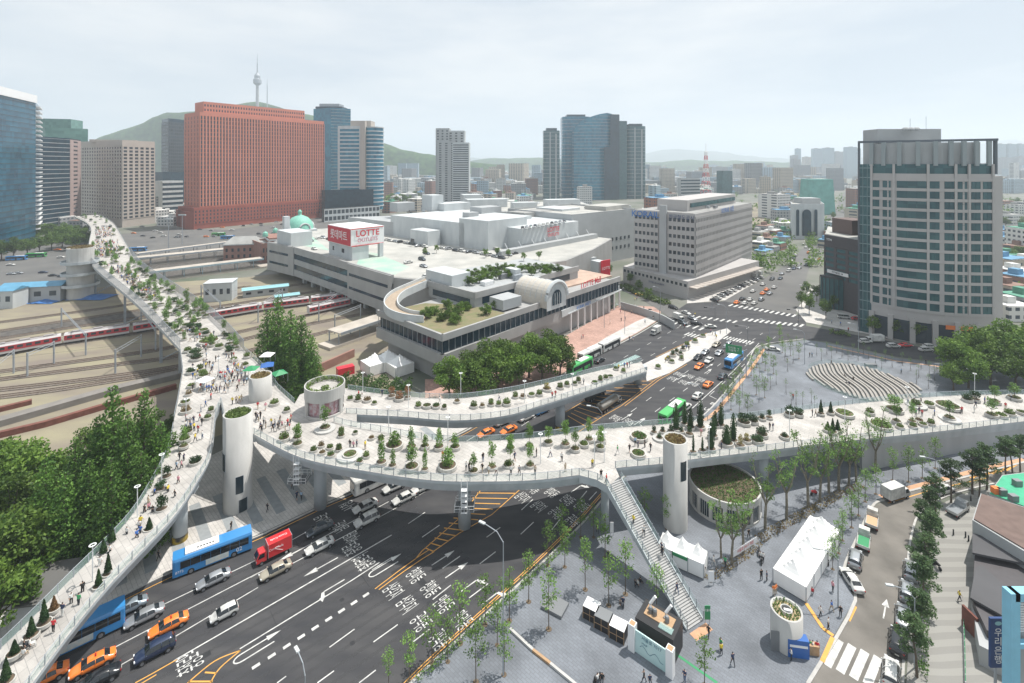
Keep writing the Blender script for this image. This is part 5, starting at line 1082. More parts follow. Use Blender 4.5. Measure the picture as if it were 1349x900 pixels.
def train(pts,i0,n_,label):
 t=thing('passenger_train',label,'train',group='red and white trains in the yard');L_=19;i=i0
 for k in range(n_):
  j=i+int(L_/.75)
  if j>=len(pts):break
  p,q=pts[i],pts[j];d=(q-p).normalized();c=(p+q)/2;a=ang(d);M_=Matrix.Translation((c.x,c.y,0))@Matrix.Rotation(a,4,'Z');ln=L_-.5
  m=MB().use('train_white');
  m.add([M_@Vector(v)for v in [(-ln/2,-1.45,1.0),(ln/2,-1.45,1.0),(ln/2,1.45,1.0),(-ln/2,1.45,1.0),(-ln/2,-1.45,3.4),(ln/2,-1.45,3.4),(ln/2,1.45,3.4),(-ln/2,1.45,3.4),(-ln/2,-1.0,4.0),(ln/2,-1.0,4.0),(ln/2,1.0,4.0),(-ln/2,1.0,4.0)]],[(0,1,5,4),(2,3,7,6),(4,5,9,8),(6,7,11,10),(8,9,10,11),(0,4,8,11,7,3),(1,2,6,10,9,5),(3,2,1,0)]);car=m.build('carriage',t)
  m=MB().use('train_red');qv=M_@Vector((0,-1.47,2.6));m.box(qv,(ln-.2,.06,1.7),a);m.build('red_stripe',car);m=MB().use('train_roof');m.box(M_@Vector((0,0,4.05)),(ln-2,1.6,.15),a)
  for s in (-6,0,6):m.box(M_@Vector((s,0,4.3)),(2.6,1.3,.4),a)
  m.build('roof_unit',car);m=MB().use('win_dark')
  for w_ in range(8):m.box(M_@Vector((-ln/2+1.6+w_*(ln-3.2)/7,-1.52,2.75)),(1.4,.06,.8),a)
  m.build('window',car);m=MB().use('dark_metal')
  for s in (-6.5,6.5):m.box(M_@Vector((s,0,.7)),(3.2,2.2,.7),a)
  m.build('bogie',car)
  i=j+1
mat('train_white',(.52,.50,.50),.4);mat('train_red',(.42,.035,.05),.4);mat('train_roof',(.30,.28,.28),.7)
i0=min(range(len(tpts[2])),key=lambda i:abs(scr(tpts[2][i])[0]+20));train(tpts[2],i0,4,'red and white train left of the walkway, partly beneath it')
i0=min(range(len(tpts[2])),key=lambda i:abs(scr(tpts[2][i])[0]-279));train(tpts[2],i0,5,'red and white train right of the walkway running under the station wing')
i0=min(range(len(tpts[5])),key=lambda i:abs(scr(tpts[5][i])[0]-395));train(tpts[3],min(range(len(tpts[3])),key=lambda i:abs(scr(tpts[3][i])[0]-405)),2,'dark shaded train standing beneath the station wing columns')
def gantry(x0,y0,x1,y1,h=7.5):
 a0,a1=P(x0,y0),P(x1,y1);t=thing('catenary_gantry','grey steel catenary gantry spanning the tracks','catenary gantry',(a0.x,a0.y,0),group='catenary gantries in the rail yard');r=a1-a0;m=MB().use('steel_grey')
 for q in (Vector((0,0,0)),r):m=MB().use('steel_grey');m.boxz(q.x,q.y,0,h,.35,.35);m.build('mast',t)
 m=MB().use('steel_grey');N=max(3,int(r.length/2))
 for z in (h-.2,h-1.0):m.tube([(0,0,z),(r.x,r.y,z)],.08,4)
 for k in range(N):p,q=r*(k/N),r*((k+1)/N);m.tube([(p.x,p.y,h-.2),(q.x,q.y,h-1.0)],.05,4)
 m.build('truss',t)
for g_ in ((36,497,71,480),(81,430,113,468),(103,440,103,440.6),(152,492,186,470),(186,430,205,462),(265,396,290,420),(420,425,455,400),(441,440,475,425),(340,425,372,402),(-14,520,18,492)):
 if abs(g_[1]-g_[3])>2:gantry(*g_)
wr=MB().use('dark_metal')
for T in tpts[1:5]:wr.tube([p+Vector((0,0,6.2))for p in T[::12]],.03,3)
tag(wr.build('catenary_wire'),'thin overhead wires strung above the rail tracks','overhead wire')
# ---------------- hills ----------------
def hill(name,prof,D_,depth,mt,z0=0,ns=1.0,seed=0):
 xs=[p[0]for p in prof];N=90;J=14;m=MB().use(mt);vs=[]
 for i in range(N+1):
  px=xs[0]+(xs[-1]-xs[0])*i/N;k=max(j for j in range(len(prof)-1)if prof[j][0]<=px+1e-6)if px>xs[0]else 0;t=(px-prof[k][0])/(prof[k+1][0]-prof[k][0]);t=t*t*(3-2*t)*.5+t*.5;py=prof[k][1]+(prof[k+1][1]-prof[k][1])*t
  z=Z_at(py,D_)
  for j in range(J+1):
   s=j/J;y=D_+depth*(s-.5)*2;hgt=max(-3,z*math.sin(math.pi*s)**.8)*(1-.0)+noise.noise(Vector((px*.05+seed,s*6,0)))*14*ns*math.sin(math.pi*s)
   vs.append((X_at(px,D_),y,hgt if j not in (0,J)else -3))
 m.add(vs,[(i*(J+1)+j,(i+1)*(J+1)+j,(i+1)*(J+1)+j+1,i*(J+1)+j+1)for i in range(N)for j in range(J)]);return m.build(name,None,True,kind='structure')
HM=mat('hill_wood',(.012,.035,.014),1,col2=(.06,.12,.035),noise_scale=.05,detail=10,bump=1)
hill('wooded_hill',[(90,216),(118,188),(140,178),(165,170),(188,163),(205,153),(225,148),(250,148),(290,140),(339,134),(400,150),(470,170),(505,188),(528,197),(562,203),(600,212),(660,217)],1960,90,HM,ns=.5)
hill('far_ridge',[(500,216),(600,208),(680,209),(760,212),(830,205),(880,197),(930,199),(1000,207),(1060,210),(1140,208),(1250,200),(1310,188),(1325,184),(1349,190),(1420,198)],8200,900,mat('far_wood',(.05,.075,.05),1,noise_amt=.3,noise_scale=.004),ns=2,seed=5)
hill('low_ridge',[(600,216),(640,209),(700,208),(760,210),(860,214),(900,211),(960,212),(1050,214),(1120,213)],3600,120,HM,ns=.6,seed=9)
# ---------------- distant city ----------------
def citymat(name,cols,win=(.06,.08,.10),fl=3.3,cw=3.4):
 m=bpy.data.materials.new(name);m.use_nodes=True ;n=m.node_tree;b=n.nodes['Principled BSDF'];g=n.nodes.new('ShaderNodeNewGeometry');sp_=n.nodes.new('ShaderNodeSeparateXYZ');n.links.new(g.outputs['Position'],sp_.inputs[0])
 def M(op,a_,b__=None):
  q=n.nodes.new('ShaderNodeMath');q.operation=op
  for i,v in enumerate((a_,b__)):
   if v is None:continue
   if isinstance(v,(int,float)):q.inputs[i].default_value=v
   else:n.links.new(v,q.inputs[i])
  return q.outputs[0]
 zf=M('FRACT',M('DIVIDE',sp_.outputs[2],fl));hf=M('FRACT',M('DIVIDE',M('ADD',sp_.outputs[0],M('MULTIPLY',sp_.outputs[1],.8)),cw))
 wv=M('MULTIPLY',M('MULTIPLY',M('GREATER_THAN',zf,.35),M('LESS_THAN',zf,.8)),M('MULTIPLY',M('GREATER_THAN',hf,.3),M('LESS_THAN',hf,.85)))
 sn=n.nodes.new('ShaderNodeSeparateXYZ');n.links.new(g.outputs['Normal'],sn.inputs[0]);wv=M('MULTIPLY',wv,M('LESS_THAN',M('ABSOLUTE',sn.outputs[2]),.5))
 oi=n.nodes.new('ShaderNodeObjectInfo');rp=n.nodes.new('ShaderNodeValToRGB');rp.color_ramp.interpolation='CONSTANT';el=rp.color_ramp.elements
 while len(el)<len(cols):el.new(.5)
 for i,c in enumerate(cols):el[i].position=i/len(cols);el[i].color=(*c,1)
 n.links.new(oi.outputs['Random'],rp.inputs[0]);k=n.nodes.new('ShaderNodeMix');k.data_type='RGBA';k.inputs[7].default_value=(*win,1);n.links.new(rp.outputs[0],k.inputs[6]);n.links.new(wv,k.inputs[0]);n.links.new(k.outputs[2],b.inputs['Base Color']);b.inputs['Roughness'].default_value=.8
 MATS[name]=m;return m
CK={'white':[(.62,.62,.60),(.55,.56,.55),(.66,.65,.62)],'brick red':[(.30,.15,.11),(.34,.19,.15),(.26,.14,.11)],'beige':[(.46,.41,.34),(.50,.46,.40),(.42,.37,.30)],'grey':[(.34,.35,.36),(.40,.41,.42),(.28,.29,.30)],'pale blue':[(.33,.42,.48),(.28,.38,.44)]}
for k,v in CK.items():citymat('city_'+k.replace(' ','_'),v)
ROOFC={'grey roof':(.30,.30,.29),'green roof':(.10,.28,.20),'blue roof':(.13,.28,.42),'white roof':(.60,.60,.58),'brown roof':(.24,.15,.12)}
for k,v in ROOFC.items():mat('city_'+k.replace(' ','_'),v,.9,noise_amt=.15,noise_scale=.2)
occupied=[]
def hz_(x,y):
 """rising ground on the far slopes"""
 return 0.0
def city_b(px,D_,w_,dp,h,wall,rf,rz,where,cat='building',name='city_building'):
 x,y=X_at(px,D_),D_
 b=thing(name,'%s %s with %s %s'%(wall,'high-rise' if h>45 else 'block',rf,where),cat,(x,y,0),rz,'city buildings in the distance')
 m=MB().use('city_'+wall.replace(' ','_'));m.boxz(0,0,0,h,w_,dp);m.build('wall',b);m=MB().use('city_'+rf.replace(' ','_'));m.boxz(0,0,h,h+.4,w_*.96,dp*.96);s=random.random();m.boxz(w_*.2*(s-.5),dp*.1,h+.4,h+.4+2.8,w_*.3,dp*.35);m.build('roof',b);return b
rng=random.Random(11)
def ok(px,D_,r):
 for (a_,b_,c__)in occupied:
  if abs(a_-px)*D_/FPX<(r+c__)and abs(b_-D_)<(r+c__)*1.1:return False
 py=HYP+CAMH*FPX/D_
 for (x0,x1,d0,d1)in ((560,622,560,760),(710,860,740,1000),(440,506,560,700),(410,466,690,780),(890,970,660,880),(1036,1092,400,460)):
  if x0<px<x1 and d0<D_<d1:return False
 ax=1121-(py-240)*(1121-1045)/(360-240)*1.0 if py>240 else 1118
 if abs(px-ax-3)<14+300/D_*30*.5:return False
 rx=1010-(py-240)*.55
 if 250<py<330 and abs(px-rx)<22+(py-250)*.3:return False
 return True
cnt=0
def fill(n_,x0,x1,d0,d1,h0,h1,wlo,whi,where,cats=None,pw=1.6):
 global cnt;k=0;tries=0
 while k<n_ and tries<n_*30:
  tries+=1;px=rng.uniform(x0,x1);D_=d0+(d1-d0)*rng.random()**pw;w_=rng.uniform(wlo,whi);dp=rng.uniform(wlo,whi)
  if not ok(px,D_,max(w_,dp)*.55):continue
  occupied.append((px,D_,max(w_,dp)*.5));cnt+=1;k+=1
  city_b(px,D_,w_,dp,rng.uniform(h0,h1)*(1 if rng.random()<.85 else 1.7),rng.choice(list(CK))if cats is None else rng.choice(cats),rng.choice(list(ROOFC)),rng.uniform(-.6,.6),where)
fill(58,500,705,640,1250,8,22,12,26,'below the wooded hill, left of the glass cluster',['white','brick red','beige','grey'])
fill(40,500,720,1250,2200,12,30,18,40,'far off between the hill and the glass cluster',['white','brick red','beige','grey'],1.2)
fill(46,855,1110,470,1100,8,20,12,28,'around the red and white mast',None)
fill(30,860,1120,1100,2200,12,34,20,44,'far off behind the red and white mast',None,1.2)
fill(10,1128,1134,500,1400,10,20,14,24,'beside the distant avenue',None)
fill(20,1318,1420,260,700,7,13,12,22,'right of the tall office',['grey','brick red','beige','white'])
fill(14,1315,1440,700,1500,9,20,16,28,'far right behind the tall office',['grey','brick red','white'])
fill(8,205,245,520,700,8,16,12,20,'left of the brick red block',['white','grey'])
fill(6,60,110,470,700,8,14,14,20,'behind the far walkway bend',['white','grey'])
for i,(x,D_,w_,dp,h)in enumerate(((1006,340,14,8,5),(1016,355,10,8,5),(1002,372,16,9,6),(1024,372,12,9,5),(1012,395,16,10,6),(1030,398,10,10,6),(1000,420,18,10,7),(1018,430,14,10,7),(1034,436,12,10,6),(1008,455,20,10,8),(1088,380,8,9,6),(1096,420,8,10,7),(1332,205,12,10,6),(1348,215,12,12,7),(1328,235,12,10,7),(1344,250,14,12,8),(1330,275,14,10,7),(1350,290,16,12,8),(1326,310,14,12,8),(1342,335,16,12,9))):
 city_b(x,D_,w_,dp,h,('white','grey','beige','brick red')[i%4],('blue roof','grey roof','white roof','green roof','brown roof')[i%5],.7 if x<1100 else .1*(i%4),'between the avenue and the railway' if x<1100 else 'right of the tall office')
for (x,yt,D_,w_,wl)in ((1040,226,2400,34,'grey'),(1051,196,2600,26,'pale blue'),(1046,205,2300,30,'grey'),(1063,207,2500,40,'beige'),(1076,196,2400,42,'pale blue'),(1091,195,2500,46,'pale blue'),(1104,200,2500,50,'grey'),(1120,194,2300,46,'pale blue'),(1128,196,2600,36,'pale blue'),(1317,190,2200,36,'pale blue'),(1330,190,2200,44,'pale blue'),(1344,190,2200,40,'pale blue'),(1356,194,2200,44,'pale blue'),(1324,208,1900,40,'grey'),(1345,207,1900,44,'grey'),(1015,229,1500,22,'white'),(1039,222,1500,16,'brick red'),(1048,210,1700,26,'grey'),(955,227,1200,20,'pale blue'),(907,232,1400,40,'grey'),(1000,214,3200,60,'pale blue'),(980,215,3400,50,'grey'),(640,232,1300,26,'beige'),(660,236,1100,22,'white'),(636,238,900,22,'pale blue'),(700,235,1050,26,'brick red'),(770,246,720,20,'white'),(683,242,980,30,'grey'),(512,240,900,16,'brick red'),(524,236,1050,18,'white'),(940,205+12,3000,50,'pale blue'),(1008,233,980,18,'beige')):
 city_b(x,D_,w_,w_*.6,Z_at(yt,D_),wl,'grey roof',rng.uniform(-.2,.2),'on the hazy skyline','apartment block','apartment_tower')
rc=MB().use('yard_ballast');rc.poly(px_poly([(962,292),(1012,256),(1040,240),(1060,240),(1052,258),(1030,300),(985,320)],.03));struct('rail_corridor',rc)
rc=MB().use('rail_steel')
for k in range(7):ribbon(rc,[P(966+k*5,300+k*2),P(1018+k*3.4,256),P(1045+k*2,241)],.5,.08)
tag(rc.build('corridor_rails'),kind='structure')
b=thing('green_netted_hall','broad building wrapped in green construction netting beside the far railway','building',(*X(1076,640),0));m=MB().use(mat('netting',(.14,.36,.32),.8,noise_amt=.15,noise_scale=.15));
m.add([(-17,-12,0),(17,-12,0),(17,12,0),(-17,12,0),(-15,-10,Z_at(236,640)),(15,-10,Z_at(236,640)),(15,10,Z_at(236,640)),(-15,10,Z_at(236,640))],[(0,1,5,4),(1,2,6,5),(2,3,7,6),(3,0,4,7),(4,5,6,7)]);m.build('netting',b)
m=MB().use('city_white');r2=random.Random(3)
for cname in ('city_white','city_beige','city_grey','city_pale_blue'):
 m=MB().use(cname)
 for k in range(1000):
  px=r2.uniform(430,1420);D_=1100+5400*r2.random()**1.5;w_=r2.uniform(14,42)
  if abs(px-1120)<9 and D_<2500:continue
  m.boxz(X_at(px,D_),D_,0,r2.uniform(8,34)if r2.random()<.93 else r2.uniform(45,70),w_,w_*.7,r2.uniform(-.5,.5))
 tag(m.build('distant_city'),kind='stuff')
 # ---------------- trees and plants ----------------
def crown_blob(m,clumps,n_,leaf,up=.5):
 """leaf-sized faces spread through clumps: (centre, radii)"""
 tot=sum(c[1][0]*c[1][1]*c[1][2]for c in clumps)**1.0
 for c,r in clumps:
  k=max(6,int(n_*(r[0]*r[1]*r[2])/tot))
  for _ in range(k):
   d=Vector((random.gauss(0,1),random.gauss(0,1),random.gauss(0,1))).normalized()*(random.random()**.4)
   leafq(m,Vector((c[0]+d.x*r[0],c[1]+d.y*r[1],c[2]+d.z*r[2])),leaf,up)
def limbs(m,base_z,top_z,r,tips,lean=(0,0)):
 m.tube([(0,0,0),(lean[0]*.5,lean[1]*.5,base_z*.6),(lean[0],lean[1],base_z)],r,7,r*.7)
 for t in tips:m.tube([(lean[0],lean[1],base_z*.95),((lean[0]+t[0])*.5,(lean[1]+t[1])*.5,(base_z+t[2])*.52),t],r*.5,5,r*.14)
PROT={}
def proto(kind,v):
 key=(kind,v)
 if key in PROT:return PROT[key]
 random.seed(hash(kind)%1+v*17+len(kind)*3);cm=MB();tm=MB().use('bark')
 if kind=='plane':
  cm.use('leaf_plane');cl=[]
  for i in range(26):
   a=random.random()*6.283;rr=random.random()**.6*4.3;z=7.4+random.gauss(0,1.6)-rr*.22;s=1.1+random.random()*.9;cl.append(((rr*math.cos(a),rr*math.sin(a),z),(s*1.15,s*1.15,s*.8)))
  crown_blob(cm,cl,3800,.30);limbs(tm,3.2,8,.32,[(c[0][0]*.8,c[0][1]*.8,c[0][2])for c in cl[:8]])
 elif kind=='meta':
  cm.use('leaf_meta');cl=[]
  for i in range(64):
   t=i/64;z=3+t*20.4;rad_=4.6*(1-t)**.75+.35;a=i*2.4;rr=rad_*(.55+.4*random.random());s=.55+1.25*(1-t)**.6;cl.append(((rr*math.cos(a)*.8,rr*math.sin(a)*.8,z-rr*.12),(s*1.25,s*1.25,s*.7)))
  crown_blob(cm,cl,5200,.30,.3);tm.tube([(0,0,0),(0,0,12),(0,0,23)],.42,7,.05)
  for c,r in cl[::3]:tm.tube([(0,0,c[2]-.8),c],.1,4,.03)
 elif kind=='young':
  cm.use('leaf_young');cl=[]
  for i in range(11):
   t=i/11;a=i*2.4+random.random();rr=(.25+.95*math.sin(math.pi*min(1,t*.9+.15)))*random.random()**.5;z=2.6+t*4.2;s=.36+.3*random.random();cl.append(((rr*math.cos(a),rr*math.sin(a),z),(s*1.2,s*1.2,s)))
  crown_blob(cm,cl,380,.13);tm.tube([(0,0,0),(.03,.02,3),(.05,0,6.4)],.07,6,.02)
  for c,r in cl:tm.tube([(.03,.02,c[2]-.6),c],.025,4,.01)
  tm.use('soil').cyl((0,0),.35,.0,.04,10)
 elif kind=='thin':
  cm.use('leaf_young');crown_blob(cm,[((0,0,3.9),(.7,.7,.8)),((.1,.2,4.6),(.5,.5,.6))],60,.11);tm.use('bark');tm.tube([(0,0,0),(0,0,2.5),(.05,0,4.9)],.055,5,.02);tm.use('dark_metal')
  for a in (0,2.1,4.2):tm.tube([(.5*math.cos(a),.5*math.sin(a),0),(0,0,1.4)],.02,3)
 elif kind=='pruned':
  cm.use('leaf_young');tm.use('bark_pale');cl=[];f=4.5;pr=[random.uniform(0,6)for _ in range(3)]
  tm.tube([(0,0,0),(.1,0,2.5),(.2,.1,f)],.26,7,.2)
  for k in range(4):
   a=pr[0]+k*1.6;e=(2.3*math.cos(a),2.3*math.sin(a),9.5+random.random()*4);mdl=(1.3*math.cos(a),1.3*math.sin(a),7.2);tm.tube([(.2,.1,f),mdl,e],.15,5,.05)
   for j in range(5):
    t=.25+.75*j/4;z=f+(e[2]-f)*t;x=.2+(e[0]-.2)*t;y=.1+(e[1]-.1)*t;dx,dy=random.gauss(0,.6),random.gauss(0,.6);tm.tube([(x,y,z-.4),(x+dx,y+dy,z+.3)],.04,4,.015);s=.45+.35*random.random();cl.append(((x+dx,y+dy,z+.3),(s*1.1,s*1.1,s)))
  crown_blob(cm,cl,760,.16)
 elif kind=='pine':
  cm.use('leaf_pine');tm.use('bark');cl=[];lx=random.uniform(-.6,.6)
  tm.tube([(0,0,0),(lx*.4,.1,2.6),(lx*1.1,0,5),(lx,.2,7.6)],.17,6,.06)
  for i in range(13):
   a=i*2.4+random.random();t=i/13;rr=1.9*(1-t*.6)*(.35+.65*random.random());z=4.3+t*3.5;cl.append(((lx+rr*math.cos(a),rr*math.sin(a),z),(.85,.85,.38)));tm.tube([(lx*1.05,0,z-.5),(lx+rr*math.cos(a),rr*math.sin(a),z-.1)],.05,4,.02)
  crown_blob(cm,cl,1700,.16,1.2)
 elif kind=='street':
  cm.use('leaf_plane');cl=[]
  for i in range(12):
   a=i*2.4;rr=1.7*random.random()**.5;z=3.6+3.4*i/12;s=.8+.5*random.random();cl.append(((rr*math.cos(a),rr*math.sin(a),z),(s,s,s*.85)))
  crown_blob(cm,cl,1100,.24);limbs(tm,2.4,6,.15,[c[0]for c in cl[:5]])
 me=(cm.mesh('crown_%s'%kind),tm.mesh('trunk_%s'%kind));PROT[key]=me;random.seed(v*31+len(PROT));return me
NV={'plane':4,'meta':3,'young':5,'thin':3,'pruned':4,'pine':4,'street':3}
TC=[0]
def tree(kind,p,s,label,group,rz=None,sz=None,name=None):
 TC[0]+=1;v=TC[0]%NV[kind];c,t_=proto(kind,v)
 t=thing(name or {'plane':'broad_tree','meta':'conifer_tree','young':'young_tree','thin':'sapling','pruned':'pruned_tree','pine':'pine_tree','street':'street_tree'}[kind],label,'tree',p,rz if rz is not None else (TC[0]*2.399)%6.283,group)
 t.scale=(s,s,sz or s);obj('crown',c,t);obj('trunk',t_,t);return t
for x,y,h in ((592,532,11.5),(612,524,12.5),(628,534,11),(640,512,13),(655,522,12),(668,505,13.5),(684,514,12),(697,498,13.5),(714,505,12),(726,490,13),(738,498,11)):
 tree('plane',P(x,y),h/11,'large leafy green tree in the dense row before the station','broad trees in front of the station')
for x,yb,yt in ((352,512,405),(366,506,386),(383,512,405),(397,520,412),(411,524,440),(388,530,470)):
 D_=FPX*CAMH/(yb-HYP);h=Z_at(yt,D_);tree('meta',P(x,yb),min(1.0,h/24*1.05),'tall conical dark green tree behind the overpass junction','conical trees behind the junction',sz=h/24)
for x,yb,yt in ((148,700,503),(190,690,508),(128,705,545),(168,715,540),(212,690,552),(100,720,572),(146,760,600),(186,735,590),(205,715,600),(86,760,620),(60,735,600),(118,745,600),(228,672,565)):
 D_=FPX*CAMH/(yb-HYP);h=Z_at(yt,D_);tree('meta',P(x,yb),h/24*(1.0 if yt>560 else .85),'tall conical green tree in the grove left of the ramp','conical trees in the grove left of the ramp',sz=h/24)
for x,yb,h in ((8,680,12),(34,665,12),(20,720,11),(-20,660,12),(10,790,12),(44,770,11),(-10,850,10),(216,604,7),(192,585,7),(228,580,6),(150,600,7),(120,610,8)):
 tree('plane',P(x,yb),h/11,'broad light green tree in the grove at the left edge','broad trees in the grove at the left edge')
for x,yb,h in ((1262,500,13),(1290,496,15),(1322,492,15),(1350,490,16),(1276,512,11),(1305,508,12),(1338,512,11),(1256,515,8),(1366,512,13)):
 tree('plane',P(x,yb),h/11,'leafy park tree right of the stepped terrace','park trees right of the terrace')
for x,yb in ((2,343),(18,342),(36,338),(52,334),(68,330),(82,326),(95,330),(-12,345)):
 tree('plane',P(x,yb),1.25,'round green tree in the row below the glass tower','trees below the glass tower at left')
for x,yb,s in ((1066,414,1.15),(1056,405,1),(1076,398,1.1),(1088,421,1.1),(1150,441,1),(1182,447,1.05),(1209,452,1.05),(1098,408,.9),(1062,392,1)):
 tree('street',P(x,yb),s,'round street tree on the pavement before the tall office','street trees by the tall office')
for x,yb,s in ((790,372,1.5),(800,368,1.3),(778,370,1.2),(830,376,.9),(842,386,.9),(855,396,.8),(1010,300,1.2),(1025,296,1.1),(1000,305,1),(1090,300,1.3),(1098,290,1.3),(1084,310,1.1),(1020,320,1.0),(1078,300,1)):
 tree('street',P(x,yb),s,'small round tree beside the rail office and avenue','trees beside the avenue and rail office')
for x,y in ((606,372),(616,370),(626,370),(636,366),(646,364),(656,362),(666,362),(676,361),(686,362),(696,361),(706,362),(716,361),(726,362),(736,363),(612,378),(622,379),(632,376),(642,374),(654,371),(668,369),(700,366),(720,366)):
 tree('plane',P(x,y,18.4),.42,'dense dark bushy tree in the raised roof garden of the station','trees in the raised station roof garden')
for x,y in ((562,425),(572,420),(582,428),(592,424),(604,420),(612,414),(590,412),(600,432),(640,420),(655,410),(516,402)):
 tree('plane',P(x,y,13.6),.42,'bushy light tree growing on the front roof terrace of the station','trees on the station roof terrace')
for x,y in ((640,340),(655,338),(670,340),(690,345),(710,343),(560,338),(575,334)):
 tree('street',P(x,y,19),.6,'low garden tree beside the rows of roof parking','trees beside the roof parking')
for x,yb,s in ((664,889,1.0),(723,829,1.2),(696.5,793,1.1),(671,818,1.15),(771,777,1.15),(744,747,1.0),(802,798,1.1),(824,783,1.2),(797,735,1.1),(722,745,1.05),(740,716,1.0),(765,708,1.0),(606,848,1.2),(639,823,1.1),(627,899,1.1),(569,873,1.1),(539,899,.95),(512,905,.7),(928,903,.95),(865,805,1.0),(849,690,1.0),(878,697,.9),(1122,695,.95),(1131,679,.95),(1140,661,.95),(1154,651,.9),(1176,633,1.0),(1197,635,1.1),(1215,630,1.0),(1232,617,1.0),(1097,750,.8),(1105,729,.8),(1110,712,.8),(782,708,.9),(655,850,.9),(590,872,.9)):
 tree('young',P(x,yb,.1),s,'slender young tree with airy light green crown planted in the plaza','young trees in the plaza')
for x,yb,s in ((1008,697,1.0),(1036,684,1.0),(1065,668,1.05),(1080,660,.95),(1092,650,1.0),(1105,645,1.05),(1153,622,.95),(1128,634,.9),(964,743,.85),(979,730,.85),(950,735,.7),(1118,640,.9)):
 tree('pruned',P(x,yb,.1),s,'tall forked tree with pale trunk and sparse leaf tufts near the overpass','pruned trees before the overpass')
for x,yb,s in ((1281,651,1.15),(1300,645,1.15),(1325,629,1.05),(1334,626,1.0),(1253,662,1.05),(1225,700,1.0),(1232,678,.95),(1222,735,1.0),(1218,765,.95),(1216,802,1.0),(1212,850,.95),(1208,892,1.0),(1219,715,.9),(1344,622,1.0),(1290,655,.9)):
 tree('pine',P(x,yb,.1),s,'pine with bare trunk and flat dark tufts beside the one-way street','pines along the one-way street')
z6=[(295,125),(335,165),(380,115),(420,150),(465,100),(510,140),(560,180),(600,122),(645,165),(690,110),(735,152),(792,195),(845,240),(875,178),(932,222),(1018,205),(1088,250),(1140,362),(1158,310),(1178,235),(1247,285),(35,450),(80,560),(120,550),(30,130),(278,590),(176,560),(250,540),(1310,250),(1290,330),(1240,400)]
for x,y in z6:tree('thin',P(1030+x/6.42,450+y/6.42,.1),.9,'thin newly planted sapling with dark stake around the stepped terrace','saplings around the terrace')
for i in range(11):
 for j in range(4):
  if (i+j)%5==4:continue
  x=952+i*7.5+j*11;y=536-i*8.6+j*4+(i%2)*2;tree('young' if j==0 or i%3==0 else 'thin',P(x,y,.1),.85 if j else .95,'airy young tree in the grid beside the bus lane','young trees in the grid beside the bus lane')
for x,y in ((1330,330),(1345,345),(1325,300),(1350,300),(1340,270),(1360,330),(1328,350)):tree('plane',P(x,y),1.0,'round green tree behind the tall office at right','trees behind the tall office')
for x,y in ((515,268),(522,275),(530,268),(540,272),(548,264),(508,262),(520,258),(575,268),(640,255),(648,252),(632,262)):tree('plane',P(x,y),1.5,'distant green tree beside the winding road below the hill','distant trees below the hill')
m=MB().use('leaf_dark')
random.seed(5)
gp_=[P(x,y)for x,y in ((-40,640),(60,620),(130,600),(200,590),(225,620),(160,690),(90,750),(20,790),(-40,800))]
for k in range(9000):
 a_,b__,c__=random.sample(gp_,3);u,v=random.random(),random.random()
 if u+v>1:u,v=1-u,1-v
 q=a_+(b__-a_)*u+(c__-a_)*v;leafq(m,Vector((q.x,q.y,.3+random.random()*1.6)),.38,1)
tag(m.build('undergrowth'),kind='stuff')
def hedge(name,pts,w_,h,label,mt='leaf_hedge',dens=34,leaf=.15,group='hedges'):
 m=MB().use(mt);pts=[Vector(p)for p in pts]
 for p,q in zip(pts,pts[1:]):
  L_=(q-p).length;d=(q-p).normalized();n_=Vector((-d.y,d.x,0))
  for k in range(int(L_*dens*w_)):
   t=random.random();s=random.uniform(-.5,.5);zz=random.random()**.6*h*(.85+.25*math.sin(t*L_*1.7));c=p+(q-p)*t+n_*s*w_;leafq(m,Vector((c.x,c.y,c.z+zz)),leaf)
 return tag(m.build(name),label,'hedge',group)
hedge('hedge',[P(*q)for q in ((1233,672),(1224,720),(1219,770),(1216,830),(1214,895))],1.3,1.2,'long clipped green hedge under the pines by the wavy pavement')
hedge('hedge',[P(*q)for q in ((450,512),(500,519),(540,522))],6,4.2,'thick green hedge below the station arm of the overpass',dens=26,leaf=.3)
hedge('hedge',[P(*q)for q in ((548,900),(600,853),(660,799),(718,746),(760,703))],.9,.6,'narrow green planting strip along the main road kerb','leaf_young',30)
hedge('hedge',[P(*q)for q in ((1000,712),(1030,694),(1070,672),(1100,655),(1135,640))],1.8,.35,'dry grass strip beneath the pruned trees','leaf_dry',26)
hedge('hedge',[P(*q)for q in ((930,765),(950,752),(985,730),(1000,715))],1.6,.35,'dry straw strip beside the small white tents','leaf_dry',26)
hedge('hedge',[P(*q)for q in ((1240,650),(1262,642),(1300,632))],1.0,.6,'low shrub strip below the pines at the street bend','leaf_shrub',26)
hedge('hedge',[P(*q)for q in ((820,378),(850,392),(880,402))],5,2.0,'green shrub bank between ramp road and railway office','leaf_shrub',8,.5)
hedge('hedge',[P(*q)for q in ((1092,439),(1120,443))],3,1.6,'flowering shrub patch at the pavement corner by the tall office','leaf_shrub',12,.3)
PM={}
